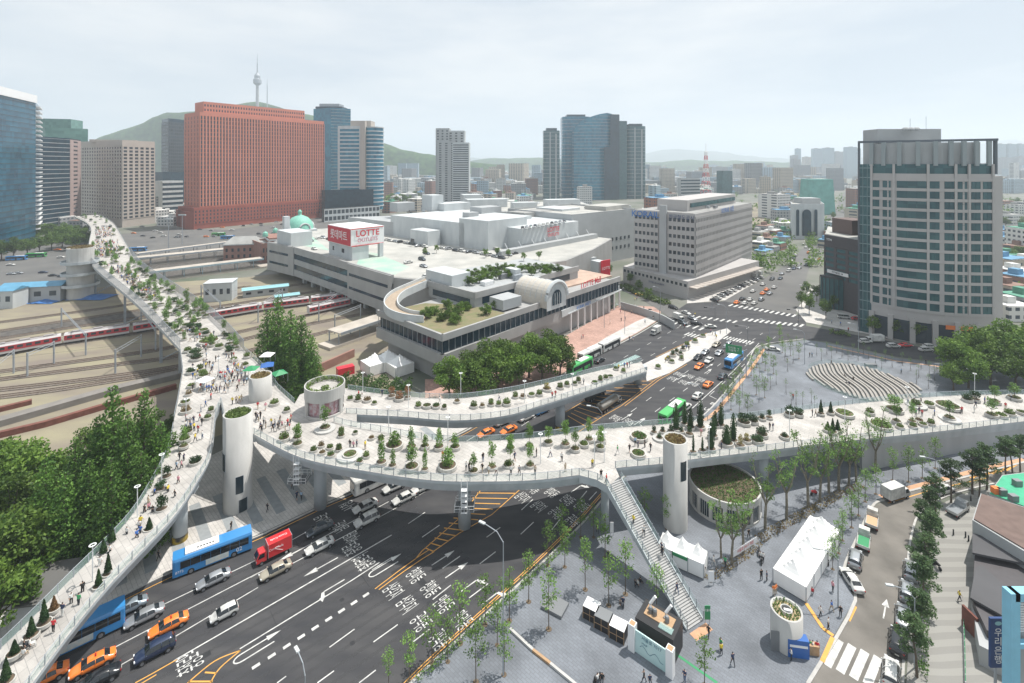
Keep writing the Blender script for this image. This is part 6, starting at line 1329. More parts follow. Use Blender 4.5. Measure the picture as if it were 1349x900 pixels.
def planter_mesh(kind,v):
 if (kind,v)in PM:return PM[(kind,v)]
 random.seed(v*7+len(kind));m=MB();z0=.55
 def blob(mt,cl,n_,leaf,up=.5):m.use(mt);crown_blob(m,cl,n_,leaf,up)
 if kind=='low':blob('leaf_shrub',[((0,0,z0+.2),(.85,.85,.42))],260,.13)
 elif kind=='grass':blob('leaf_hedge',[((0,0,z0+.05),(.86,.86,.14))],240,.10)
 elif kind=='dry':blob('leaf_dry',[((0,0,z0+.2),(.75,.75,.35))],120,.13)
 elif kind=='dryred':blob(mat('leaf_russet',(.22,.09,.04),.8,col2=(.30,.16,.08),noise_scale=2),[((0,0,z0+.8),(.9,.9,.8))],260,.13)
 elif kind=='bamboo':blob('leaf_young',[((0,0,z0+.2),(.7,.7,.25)),((0,0,z0+1.1),(.75,.75,.9)),((.1,0,z0+2.0),(.55,.55,.7))],420,.13,0)
 elif kind=='young':
  blob('leaf_shrub',[((0,0,z0+.15),(.75,.75,.25))],90,.12);blob('leaf_young',[((.1,0,2.3),(.85,.85,.7)),((-.2,.2,3.0),(.7,.7,.6)),((.2,-.2,3.5),(.5,.5,.5))],340,.14);m.use('bark').tube([(0,0,.4),(0,0,3)],.04,4)
 elif kind=='ball':blob('leaf_dark',[((0,0,z0+.45),(.62,.62,.55))],330,.10)
 elif kind=='yellow':blob(mat('leaf_yellow',(.20,.17,.03),.8,col2=(.32,.27,.06),noise_scale=3),[((0,0,z0+.8),(.6,.6,.9))],300,.11)
 elif kind in ('cone','cypress','slim','brown'):
  H_,r={'cone':(1.9,.62),'cypress':(3.6,.75),'slim':(2.9,.32),'brown':(1.9,.6)}[kind];mt='leaf_dark' if kind!='brown' else mat('leaf_brown',(.12,.065,.025),.9,col2=(.20,.11,.04),noise_scale=3);m.use(mt)
  for k in range(620 if kind!='slim' else 300):
   t=random.random()**1.3;a=random.random()*6.283;rr=r*((1-t)**.8 if kind in ('cone','brown')else (math.sin(math.pi*min(1,.18+t*.82))**.55))*(.75+.25*random.random());leafq(m,Vector((rr*math.cos(a),rr*math.sin(a),z0+t*H_)),.11)
  m.lathe((0,0,z0),[(r*.7,0),(r*.62,H_*.4),(r*.25,H_*.8),(0,H_*.96)],8)
 elif kind=='shrub':blob('leaf_dark',[((0,0,z0+.6),(1.0,1.0,.6)),((.4,.3,z0+.9),(.6,.6,.5)),((-.4,-.2,z0+.8),(.6,.6,.5))],420,.13)
 PM[(kind,v)]=m.mesh('plant_'+kind);return PM[(kind,v)]
pm=MB().use('pot');pm.lathe((0,0,0),[(.86,0),(1.0,.06),(1.0,.58),(.86,.58),(.86,.42),(0,.42)],22);POTM=pm.mesh('pot')
sm_=MB().use('soil');sm_.cyl((0,0),.86,.43,.5,18);SOILM=sm_.mesh('soil')
SEAT=MB().use('white_concrete');SEAT.lathe((0,0,0),[(1.75,0),(1.75,.38),(1.0,.38)],26);SEATM=SEAT.mesh('seat_ring')
KN={'low':'low green shrubs','grass':'clipped grass','dry':'dry brown stems','dryred':'russet shrubs','bamboo':'feathery upright bamboo','young':'a thin young tree','ball':'a round clipped shrub','yellow':'yellowish shrubs','cone':'a dark clipped cone','cypress':'a tall dark cypress','slim':'a narrow columnar conifer','brown':'a browned clipped cone','shrub':'a spreading dark shrub'}
PLC=[0];PLANTERS=[]
def planter(p,r,kind,where,seat=False,hs=None):
 PLC[0]+=1;hs=hs or max(.75,min(1.25,r))
 t=thing('planter','round concrete planter with %s %s'%(KN[kind],where),'planter',p,(PLC[0]*1.7)%6.28,'round concrete planters on the overpass')
 obj('pot',POTM,t,sc=(r,r,hs if hs<1.1 else 1.1));obj('soil',SOILM,t,sc=(r,r,hs if hs<1.1 else 1.1));pl=obj('plant',planter_mesh(kind,PLC[0]%2),t,sc=(r if kind in ('low','grass','dry','bamboo','shrub','young')and r>.9 else max(.8,r*.95),r if kind in ('low','grass','dry','bamboo','shrub','young')and r>.9 else max(.8,r*.95),1.0))
 if r<.75:pl.scale=(r,r,.9)
 pl.scale.z*=.75+.7*((PLC[0]*.618)%1)
 if seat:obj('seat_ring',SEATM,t,sc=(r,r,1))
 PLANTERS.append((p.x,p.y,r*1.2 if not seat else r*1.8));return t
def zdeck(x,y):
 """height of the walkway floor under photo pixel x of the middle arm"""
 T=[(330,12.4),(612,12.2),(763,11.3),(874,10.2),(1000,8.8),(1116,7.4),(1240,6),(1349,4.8),(1440,4)]
 if x<=T[0][0]:return T[0][1]
 for (a0,z0),(a1,z1)in zip(T,T[1:]):
  if x<=a1:return z0+(z1-z0)*(x-a0)/(a1-a0)
 return 4
def zS(x):
 T=[(400,12.4),(530,12),(600,11.3),(665,10.7),(709,10.2),(756,9),(800,7.6),(850,6)]
 for (a0,z0),(a1,z1)in zip(T,T[1:]):
  if x<=a1:return z0+(z1-z0)*max(0,x-a0)/(a1-a0)
 return 6
def rpx(v,z,y,s):return v/s*(CAMH-z)/(y-HYP)/1.0
def zone2(lst,zf,where,ox,oy,s):
 for it in lst:
  x,y,r,kind=it[:4];px,py=ox+x/s,oy+y/s;z=zf(px,py);p=P(px,py+2,z+.02);planter(p,max(.5,min(2.9,r/s*(CAMH-z)/(py-HYP))),kind,where,seat=len(it)>4)
zM=lambda x,y:zdeck(x,y)
zone2([(125,205,25,'low'),(190,240,20,'low'),(175,390,30,'low'),(245,420,28,'young'),(245,385,24,'young'),(390,335,30,'young',1),(475,345,18,'low'),(475,372,20,'low'),(370,425,20,'dry'),(415,435,20,'low'),(462,445,20,'low'),(330,450,20,'low'),(375,462,20,'dry'),(420,475,22,'grass'),(520,475,38,'grass',1),(570,510,20,'grass'),(605,480,20,'low'),(632,385,18,'dry'),(683,395,20,'low'),(548,357,15,'grass')],zM,'near the round kiosk',330,480,3.968)
zone2([(685,515,28,'bamboo'),(743,530,22,'bamboo'),(750,425,48,'bamboo'),(842,435,28,'bamboo'),(843,540,38,'young'),(912,430,25,'bamboo'),(985,435,28,'bamboo'),(1070,435,28,'bamboo'),(912,550,20,'bamboo'),(1030,535,50,'bamboo'),(1165,560,28,'young'),(1262,540,26,'young'),(1345,530,26,'low')],zM,'above the main road',330,480,3.968)
zone2([(50,440,26,'young'),(148,430,26,'young'),(248,410,26,'young'),(337,420,26,'young'),(388,445,26,'young'),(433,420,26,'low'),(460,395,24,'young'),(520,435,27,'young'),(48,530,26,'young'),(152,530,26,'young'),(525,400,25,'young'),(722,380,45,'grass'),(718,470,38,'grass'),(828,385,20,'ball',1),(800,355,18,'ball'),(845,350,18,'ball')],zM,'between road and lift tower',660,480,3.968)
zone2([(915,340,26,'cypress'),(890,350,20,'ball'),(940,350,20,'ball'),(985,365,22,'ball'),(990,330,24,'cypress'),(1042,330,26,'cypress'),(1005,460,20,'slim'),(1053,450,20,'slim'),(1098,445,26,'cypress'),(1110,375,24,'cypress'),(1120,320,22,'cypress'),(1150,318,22,'cypress'),(1180,415,34,'cypress'),(1215,400,24,'cypress'),(1252,425,24,'yellow'),(1285,400,24,'yellow'),(1270,305,34,'shrub'),(1320,300,26,'shrub'),(1340,400,34,'shrub'),(960,310,20,'cypress')],zM,'right of the lift tower',660,480,3.968)
zone2([(15,275,20,'ball'),(52,270,18,'ball'),(15,360,30,'shrub'),(130,370,25,'ball'),(155,255,24,'shrub'),(200,255,24,'shrub'),(315,250,18,'cone'),(365,245,18,'cone'),(350,335,22,'cone'),(375,345,22,'cone'),(400,335,22,'cone'),(435,250,45,'low'),(565,245,22,'low'),(690,230,40,'young'),(620,310,50,'low'),(700,290,22,'young'),(718,318,20,'low'),(780,290,20,'young'),(785,315,20,'low'),(835,305,20,'low'),(875,300,20,'low'),(815,285,20,'dry'),(800,205,26,'low',1),(865,205,25,'low'),(960,210,55,'low'),(970,275,26,'young',1),(1060,180,24,'shrub'),(1100,180,22,'shrub'),(1185,258,28,'young'),(1232,260,28,'low'),(1275,252,26,'low'),(1300,170,30,'young'),(1338,245,24,'low'),(1200,190,26,'young')],zM,'on the wide east arm',1000,480,3.865)
zs_=lambda x,y:zS(x)
zone2([(522,180,18,'low'),(563,185,20,'low'),(610,188,24,'dry'),(648,202,16,'low'),(738,168,22,'dryred'),(778,180,26,'dryred'),(820,172,18,'dryred'),(877,218,18,'low'),(922,218,25,'grass'),(970,220,22,'grass'),(1013,225,15,'low'),(1080,192,18,'dry'),(1168,218,22,'low'),(1212,215,16,'dry'),(1258,208,18,'low'),(1298,208,16,'low'),(1335,200,20,'grass')],zs_,'on the station arm',330,480,3.968)
zone2([(75,168,18,'low'),(115,168,18,'dry'),(160,158,20,'low'),(200,155,20,'low'),(240,130,26,'yellow'),(310,120,20,'low'),(345,105,18,'low'),(385,98,16,'low'),(405,85,16,'low'),(490,92,18,'grass'),(520,82,16,'low'),(548,70,16,'low'),(572,60,16,'grass'),(30,205,24,'low'),(640,35,14,'low'),(600,20,14,'low')],zs_,'on the far end of the station arm',660,480,3.968)
zone2([(810,835,16,'low'),(862,790,16,'ball'),(885,772,18,'ball'),(905,755,18,'ball'),(925,765,16,'ball'),(938,742,16,'ball'),(880,805,16,'low'),(960,720,16,'low'),(1000,700,16,'low'),(1040,672,16,'low'),(930,790,14,'low')],lambda x,y:.15,'on the median island',660,270,3.912)
zB=lambda x,y:12.4 if y<590 else 12.2-(y-590)*.0175
zone2([(1060,45,24,'low'),(1000,112,22,'low'),(985,155,20,'dry'),(968,200,26,'low'),(972,245,30,'dry'),(1103,240,18,'low'),(1085,278,22,'low'),(982,355,24,'low'),(965,395,30,'low'),(1020,515,30,'shrub'),(870,590,26,'shrub'),(840,655,28,'shrub'),(845,760,30,'shrub'),(960,430,24,'young')],zB,'at the top of the left ramp',0,480,3.968)
zone2([(780,70,28,'cone'),(585,145,28,'cone'),(540,200,28,'cone'),(565,305,28,'cone'),(515,370,28,'cone'),(282,490,30,'brown'),(230,565,34,'cone'),(163,630,36,'cone'),(75,725,38,'cone'),(30,872,40,'cone')],zB,'on the lower left ramp',0,680,3.968)
def zW(x,y):return 12.5+4*max(0,min(1,(460-y)/115.0))
zone2([(480,250,14,'dry'),(500,275,14,'young'),(560,240,14,'shrub'),(590,265,14,'shrub'),(620,250,14,'young'),(660,330,14,'young'),(700,350,15,'young'),(860,440,18,'young'),(830,510,18,'young'),(900,500,18,'shrub'),(870,560,18,'young'),(920,590,18,'young'),(950,540,18,'shrub'),(1000,545,18,'young'),(960,500,18,'young'),(760,480,15,'dry'),(800,450,15,'young'),(930,650,18,'young'),(720,400,15,'dry'),(780,400,15,'young'),(830,430,16,'young'),(890,450,16,'young'),(690,420,14,'dry'),(740,440,14,'young'),(1020,590,18,'young'),(850,600,18,'young'),(900,660,18,'young')],zW,'along the arm above the tracks',0,270,3.912)
zone2([(1075,700,50,'low'),(1130,730,24,'low'),(1050,645,24,'low'),(995,605,22,'low'),(960,620,20,'low'),(1005,760,32,'shrub'),(968,750,22,'low'),(1012,790,30,'shrub'),(1030,845,20,'low'),(1182,755,24,'shrub'),(1205,795,20,'low'),(1272,780,18,'low'),(1262,825,20,'low'),(985,860,24,'shrub'),(1050,880,26,'low')],zW,'at the junction top',0,270,3.912)
random.seed(12)
for k in range(110):
 t=random.random()**.8;s=random.random();a_=WL[30+int(t*18)];b_=WR[30+int(t*18)];j=30+int(t*18);f_=t*18-int(t*18)
 if j+1<len(WL):a_=a_.lerp(WL[j+1],f_);b_=b_.lerp(WR[j+1],f_)
 c=a_.lerp(b_,random.choice((.12,.2,.45,.55,.62,.85,.9)));c.z+=.02
 if all((c.x-q[0])**2+(c.y-q[1])**2>2.6 for q in PLANTERS):planter(c,random.uniform(.8,1.3),random.choice(('young','bamboo','young','shrub','bamboo')),'on the arm above the tracks')
for i,q in enumerate(WL[4:30:2]):planter(q.lerp(WR[4+2*i],.25+.5*(i%2))+Vector((0,0,.02)),1.3,('shrub','bamboo','young')[i%3],'on the far bend of the overpass')
for x,y in ((60,296),(72,295),(84,296),(94,297),(103,299),(48,297),(112,306),(100,304)):tree('plane',P(x,y+22),1.3,'round green tree hiding the far end of the overpass','trees at the far end of the overpass')
m=MB().use('leaf_plane');r3=random.Random(6)
for k in range(340):
 px,D_=(r3.uniform(988,1046),r3.uniform(290,480))if k>270 else (r3.choice((r3.uniform(996,1040),r3.uniform(1066,1084))),r3.uniform(300,460))if k%6==5 else (r3.uniform(1318,1380),r3.uniform(195,360))if k%12==4 else (r3.uniform(500,700),r3.uniform(640,1500))if k%3==0 else (r3.uniform(860,1110),r3.uniform(450,1500))if k%3==1 else (r3.uniform(1315,1420),r3.uniform(250,900))
 s=r3.uniform(3,8)*(.6 if D_<460 else 1);c=Vector((X_at(px,D_),D_,s*.8))
 for j in range(46):d=Vector((random.gauss(0,.5),random.gauss(0,.5),random.gauss(0,.4)))*s*.9;leafq(m,c+d,s*.22)
tag(m.build('city_greenery'),kind='stuff')
# ---------------- vehicles ----------------
def carpaint(name,col,metal=.0):return mat('paint_'+name,col,.28,metal=metal,coat=.6)
PAINT={'white':carpaint('white',(.72,.72,.71)),'silver':carpaint('silver',(.42,.44,.46),.5),'pale blue silver':carpaint('bluesilver',(.33,.39,.44),.5),'dark grey':carpaint('darkgrey',(.06,.075,.09),.4),'black':carpaint('black',(.012,.014,.018)),'orange':carpaint('orange',(.85,.22,.035)),'beige':carpaint('beige',(.42,.38,.30),.3),'red':carpaint('red',(.60,.03,.035)),'yellow':carpaint('yellow',(.75,.50,.05)),'blue':carpaint('blue',(.04,.24,.55)),'green':carpaint('green',(.06,.42,.10)),'navy':carpaint('navy',(.02,.035,.08),.2)}
mat('car_glass',(.012,.016,.020),.06,spec=.8);mat('headlight',(.7,.72,.74),.15);mat('taillight',(.35,.015,.015),.3);mat('rim',(.35,.36,.38),.35,metal=.7);mat('plate',(.6,.6,.55),.6)
CP=MATS['paint_white']
SPEC={'sedan':dict(L=4.75,W=1.84,H=1.45,belt=.92,cab=(-1.85,-1.05,.40,1.25),tr=1.02,hood=.93),'suv':dict(L=4.6,W=1.88,H=1.68,belt=1.02,cab=(-2.2,-1.85,.45,1.2),tr=1.12,hood=1.05),'hatch':dict(L=3.65,W=1.62,H=1.50,belt=.95,cab=(-1.72,-1.4,.30,1.05),tr=1.02,hood=.96),'van':dict(L=4.9,W=1.9,H=1.95,belt=1.1,cab=(-2.36,-2.2,1.1,1.95),tr=1.2,hood=1.1)}
def car_parts(kind):
 """one lofted shell, subdivided once, then parted into body and windows"""
 s=SPEC[kind];h=s['L']/2;w_=s['W']/2;H_=s['H'];b=s['belt'];x0,x1,x2,x3=s['cab'];tr,hd=s['tr'],s['hood']
 st=[(-h,.72,.42,.50,b-.18,.6,b-.14),(-h+.07,.86,.34,.5,b-.04,.72,tr-.04),(x0-.12 if x0>-h+.3 else -h+.12,.95,.24,.5,b,.74,tr),(x0,.97,.24,.5,b,.72,tr+.03),(x1,1,.22,.5,b,.62,H_-.06),(x1+.12,1,.22,.5,b,.62,H_-.03),((x1+x2)/2,1,.22,.5,b,.64,H_),(x2-.1,1,.22,.5,b-.01,.62,H_-.03),(x2,1,.22,.5,b-.01,.61,H_-.06),(x3,.99,.22,.5,b-.03,.70,hd+.03),(x3+.1,.99,.22,.5,b-.04,.70,hd),(h-.55,.95,.24,.48,b-.12,.68,hd-.09),(h-.16,.84,.28,.44,b-.24,.6,hd-.2),(h,.66,.36,.44,b-.34,.45,hd-.36)]
 st=[(x-(.001 if i==3 and x<=-h+.3 else 0),*r)for i,(x,*r)in enumerate(st)];vs=[]
 for x,wf,z0,zm,zb,rf,zr in st:
  for sg in (-1,1):
   pts=[(x,sg*w_*wf*.9,z0),(x,sg*w_*wf,zm),(x,sg*w_*wf*.97,zb),(x,sg*w_*wf*rf*1.0+0*x,zr),(x,sg*w_*wf*rf*.5,zr+.025)]
   vs+=pts if sg<0 else pts[::-1]
 n_=len(st);k=10;fs=[];mi=[]
 for i in range(n_-1):
  for j in range(k):
   fs.append((i*k+j,(i+1)*k+j,(i+1)*k+(j+1)%k,i*k+(j+1)%k));t=0
   if 4<=i<=8 and j in (2,6):t=1
   if i==8 and j in (3,4,5):t=2
   if i==3 and j in (3,4,5):t=3
   if kind in ('suv','hatch','van')and i==3 and j in (2,6):t=1
   mi.append(t)
 fs+=[tuple(range(k)),tuple(range((n_-1)*k+k-1,(n_-1)*k-1,-1))];mi+=[0,0]
 me=bpy.data.meshes.new('c');me.from_pydata(vs,[],fs);me.polygons.foreach_set('material_index',mi)
 for q in range(4):me.materials.append(CP)
 o=bpy.data.objects.new('c',me);COL.objects.link(o);o.modifiers.new('s','SUBSURF').levels=1;dg=bpy.context.evaluated_depsgraph_get();ev=bpy.data.meshes.new_from_object(o.evaluated_get(dg));bpy.data.objects.remove(o)
 co=[tuple(v.co)for v in ev.vertices];r={}
 def sub(fl,mt):
  ids=sorted({v for f in fl for v in f.vertices});mp_={v:i for i,v in enumerate(ids)};m=MB();m.mats=[mt];m.add([co[v]for v in ids],[tuple(mp_[v]for v in f.vertices)for f in fl]);return m
 P_=ev.polygons;body=sub([f for f in P_ if f.material_index==0],CP);G_=MATS['car_glass']
 r['windscreen']=sub([f for f in P_ if f.material_index==2],G_);r['rear_window']=sub([f for f in P_ if f.material_index==3],G_)
 r['side_window']=sub([f for f in P_ if f.material_index==1 and f.center.y<0],G_);r['side_window.']=sub([f for f in P_ if f.material_index==1 and f.center.y>0],G_)
 for sg in (-1,1):
  for q in (.0,1.0)if kind!='hatch' else (.0,):xm=(x1+x2)/2-q*.0+(-.9 if q else .05);body.tube([(xm,sg*(w_*.975),b),(xm+(.1 if q else 0),sg*w_*.66,H_-.05)],.035,4)
  body.box((x3-.25,sg*(w_+.06),b+.04),(.16,.16,.11))
 body.use('black')
 for x in (-h*.6,h*.6):
  for sg in (-1,1):body.add([(x+.40*math.cos(t_),sg*(w_*.985+.012),.33+.40*math.sin(t_))for t_ in [math.pi*i/10 for i in range(11)]],[tuple(range(11))if sg>0 else tuple(range(10,-1,-1))])
 r['body']=body
 for i,sg in enumerate((-1,1)):
  m=MB().use('headlight');m.box((h-.13,sg*w_*.62,hd-.30),(.14,.34,.13));r['headlight'+'.'*i]=m
  m=MB().use('taillight');m.box((-h+.10,sg*w_*.66,b-.12),(.12,.34,.15));r['taillight'+'.'*i]=m
 m=MB().use('plate');m.box((-h-.01,0,.55),(.04,.45,.12));m.use('black').box((h-.04,0,.46),(.1,s['W']*.45,.14));r['grille']=m
 return r,h*.60,w_
def wheelmesh(rr=.33,wd=.23):
 m=MB().use('rubber');N=16;vs=[]
 for y in (-wd/2,wd/2):vs+=[(rr*math.cos(2*math.pi*i/N),y,rr*math.sin(2*math.pi*i/N))for i in range(N)]
 m.add(vs,[(i,(i+1)%N,N+(i+1)%N,N+i)for i in range(N)]+[tuple(range(N)),tuple(range(2*N-1,N-1,-1))]);return m
def rimmesh(rr=.2,wd=.25):
 m=MB().use('rim');N=10;vs=[]
 for y in (-wd/2,wd/2):vs+=[(rr*math.cos(2*math.pi*i/N),y,rr*math.sin(2*math.pi*i/N))for i in range(N)]
 m.add(vs,[(i,(i+1)%N,N+(i+1)%N,N+i)for i in range(N)]+[tuple(range(N)),tuple(range(2*N-1,N-1,-1))]);return m
WHM,RIM=wheelmesh().mesh('tyre'),rimmesh().mesh('rim');WHB,RIB=wheelmesh(.48,.3).mesh('tyre'),rimmesh(.27,.32).mesh('rim')
def wheels(t,xs,y,big=False,z=None):
 for x in xs:
  for sg in (-1,1):
   o=obj('wheel',WHB if big else WHM,t,(x,sg*y,z or (.48 if big else .33)));obj('rim',RIB if big else RIM,o)
CARP={}
def merge(ms):
 o=MB()
 for m in ms:
  for mt in m.mats:
   if mt not in o.mats:o.mats.append(mt)
  k=len(o.v);o.v+=m.v
  for f,mi in zip(m.f,m.m):o.f.append(tuple(i+k for i in f));o.m.append(o.mats.index(m.mats[mi]))
 return o
for kd in SPEC:
 r,wx,wy=car_parts(kd);near={k:v.mesh('car_'+k.strip('.'),k=='body' or 'wind' in k)for k,v in r.items()}
 wl=[]
 for x in (-wx,wx):
  for sg in (-1,1):w0=wheelmesh();w0.v=[(v[0]+x,v[1]+sg*(wy-.08),v[2]+.33)for v in w0.v];wl.append(w0);w1=rimmesh();w1.v=[(v[0]+x,v[1]+sg*(wy-.08),v[2]+.33)for v in w1.v];wl.append(w1)
 CARP[kd]=(near,merge(list(r.values())+wl).mesh('car_'+kd,True),wx,wy)
DIRS={}
def dpx(a_,b_):return (P(*b_)-P(*a_)).normalized()
DL=dpx((340,737),(114,845));DU=-DL;EU=dpx((835,540),(985,432));ED=-EU
LBL={'sedan':'sedan','suv':'SUV','hatch':'small hatchback','van':'van','taxi':'taxi'}
def car(p,d,kind,col,where,near=True,z=None,name=None,group=None,cat='car'):
 taxi=kind=='taxi';k='sedan' if taxi else kind;me,far,wx,wy=CARP[k]
 lab='%s %s %s'%(col,LBL[kind],where)
 if z is not None:p=Vector((p.x,p.y,z))
 t=None
 if near:
  t=thing(name or ('taxi' if taxi else 'car'),lab,'taxi' if taxi else cat,p,ang(d),group or 'cars on the roads')
  for nm,m in me.items():
   o=obj(nm.strip('.'),m,t);recolor(o,'paint_white',PAINT[col],False)
  wheels(t,(-wx,wx),wy-.08)
  if taxi:m=MB().use('taillight');m.box((-.3,0,1.49),(.16,.5,.12));m.build('roof_sign',t)
 else:
  t=obj(name or ('taxi' if taxi else 'car'),far,None,p,ang(d));recolor(t,'paint_white',PAINT[col],False);tag(t,lab,'taxi' if taxi else cat,group or 'cars on the roads')
 return t
ZC=.02
for x,y,k,c in ((168,806,'sedan','pale blue silver'),(190,817,'sedan','silver'),(222,829,'taxi','orange'),(122,880,'taxi','orange'),(58,899,'taxi','orange'),(204,862,'suv','navy'),(295,813,'hatch','white'),(281,768,'sedan','silver'),(128,901,'sedan','black'),(363,756,'sedan','beige'),(421,724,'sedan','white'),(421,701,'sedan','dark grey'),(483,689,'suv','white'),(481,671,'sedan','white'),(532,660,'sedan','white'),(519,645,'sedan','white'),(556,646,'sedan','white'),(466,700-4,'sedan','silver')):
 if (x,y)!=(466,696):car(P(x,y),DL,k,c,'driving towards the lower left on the wide main road',z=ZC)
def box_bus(p,d,col,label,L_=11,roofm='white',front=1,texts=(),name='bus',stripe=None):
 t=thing(name,label,'bus',Vector((p.x,p.y,ZC)),ang(d),'city buses');m=MB();m.mats=[PAINT[col]];h,w_,H_=L_/2,1.24,3.05
 sec=[(-w_,.35),(-w_,2.7),(-w_*.9,H_),(w_*.9,H_),(w_,2.7),(w_,.35)];xs=[(-h,.97),(-h+.15,1),(h-.3,1),(h,.93)]
 vs=[(x,y*k,z)for x,k in xs for y,z in sec];m.add(vs,[(i*6+j,(i+1)*6+j,(i+1)*6+(j+1)%6,i*6+(j+1)%6)for i in range(3)for j in range(6)]+[tuple(range(6)),tuple(range(23,17,-1))]);m.build('body',t,fixn=True)
 for sg in (-1,1):
  n_=7
  for i in range(n_):
   g_=MB().use('car_glass');x=-h+.5+(L_-1.5)*(i+.5)/n_;g_.box((x,sg*(w_+.005),1.95),((L_-1.5)/n_-.04,.03,1.1));g_.build('window',t)
  if sg<0:
   for x in (h-1.1,.2):g_=MB().use('car_glass');g_.box((x,-(w_+.012),1.25),(1.0,.03,1.7));g_.build('door',t)
 g_=MB().use('car_glass');g_.box((h-.02,0,1.95),(.1,2.1,1.35));g_.build('windscreen',t);g_=MB().use('car_glass');g_.box((-h-.0,0,2.1),(.06,1.9,.8));g_.build('rear_window',t)
 m=MB().use(roofm);m.box((h*.28,0,H_+.10),(L_*.42,1.75,.22));m.build('roof_unit',t)
 m=MB().use('black');
 for i in range(6):m.box((h*.28-1.5+i*.42,.25,H_+.215),(.26,.3,.01))
 m.build('roof_vent',t)
 for i,sg in enumerate((-1,1)):
  m=MB().use('headlight');m.box((h-.02,sg*.9,.75),(.08,.35,.2));m.build('headlight',t);m=MB().use('taillight');m.box((-h,sg*1.0,.9),(.08,.2,.4));m.build('taillight',t)
 wheels(t,(-h*.52,h*.56),w_-.14,True)
 if stripe:m=MB().use(stripe);m.box((-.5,-w_-.01,.95),(3.2,.03,.85));m.box((-.5,w_+.01,.95),(3.2,.03,.85));m.build('advert_panel',t)
 for tx,x,z,sz in texts:
  for sg in (-1,1):
   me=textmesh(tx,MATS['white'],sz,.005,'lettering');M_=Matrix(((sg*-1 if sg>0 else 1,0,0),(0,0,sg),(0,1,0))).transposed()if False else None
   R_=Matrix.Rotation(rad(90),4,'X')if sg<0 else Matrix.Rotation(rad(180),4,'Z')@Matrix.Rotation(rad(90),4,'X')
   me.transform(Matrix.Translation((x,sg*(w_+.03),z))@R_);put(bpy.data.objects.new('lettering',me),t)
 return t
mat('advert',(.45,.55,.58),.5,col2=(.7,.68,.6),noise_scale=1.5)
NEAR_D=lambda x0,y0,x1,y1:((P(x0,y0)+P(x1,y1))/2+Vector((-UV.y,UV.x,0))*1.25,dpx((x1,y1),(x0,y0)))
p_,d_=NEAR_D(230,765,333,725);box_bus(p_,d_,'blue','blue city bus with white roof unit in the kerb lane left',texts=(('02',-3.6,1.05,.9),('8773',4.6,1.0,.55)),stripe='advert')
box_bus(P(96,851),DL,'blue','blue city bus half hidden beneath the lower left ramp',stripe='advert')
box_bus(P(492,641)+Vector((1,1,0)),DL,'white','white coach emerging from under the overpass in the kerb lane',11.5)
box_bus(P(886,551),EU,'green','green city bus seen from behind, right of the tanker')
box_bus(P(764,488),EU,'green','green city bus beside the trees before the station',texts=())
box_bus(P(777,472),EU,'white','white bus behind the green bus at the station kerb');box_bus(P(803,459),EU,'white','white bus at the front of the queue at the station kerb')
box_bus(P(967,480),ED,'blue','blue city bus waiting right of the median near the crossroads',stripe='advert')
for x,y,c,d,l in ((182,331,'blue',(1,.25),'blue bus on the far crossing behind the walkway'),(22,343,'blue',(1,.3),'blue bus on the far road at the left edge'),(48,339,'green',(1,.3),'green bus behind the blue one at the left edge'),(288,311,'green',(1,.2),'green bus before the brick red tower'),(300,315,'blue',(1,.2),'blue bus right beside the green one before the brick red tower')):
 box_bus(P(x,y),Vector((*d,0)),c,l)
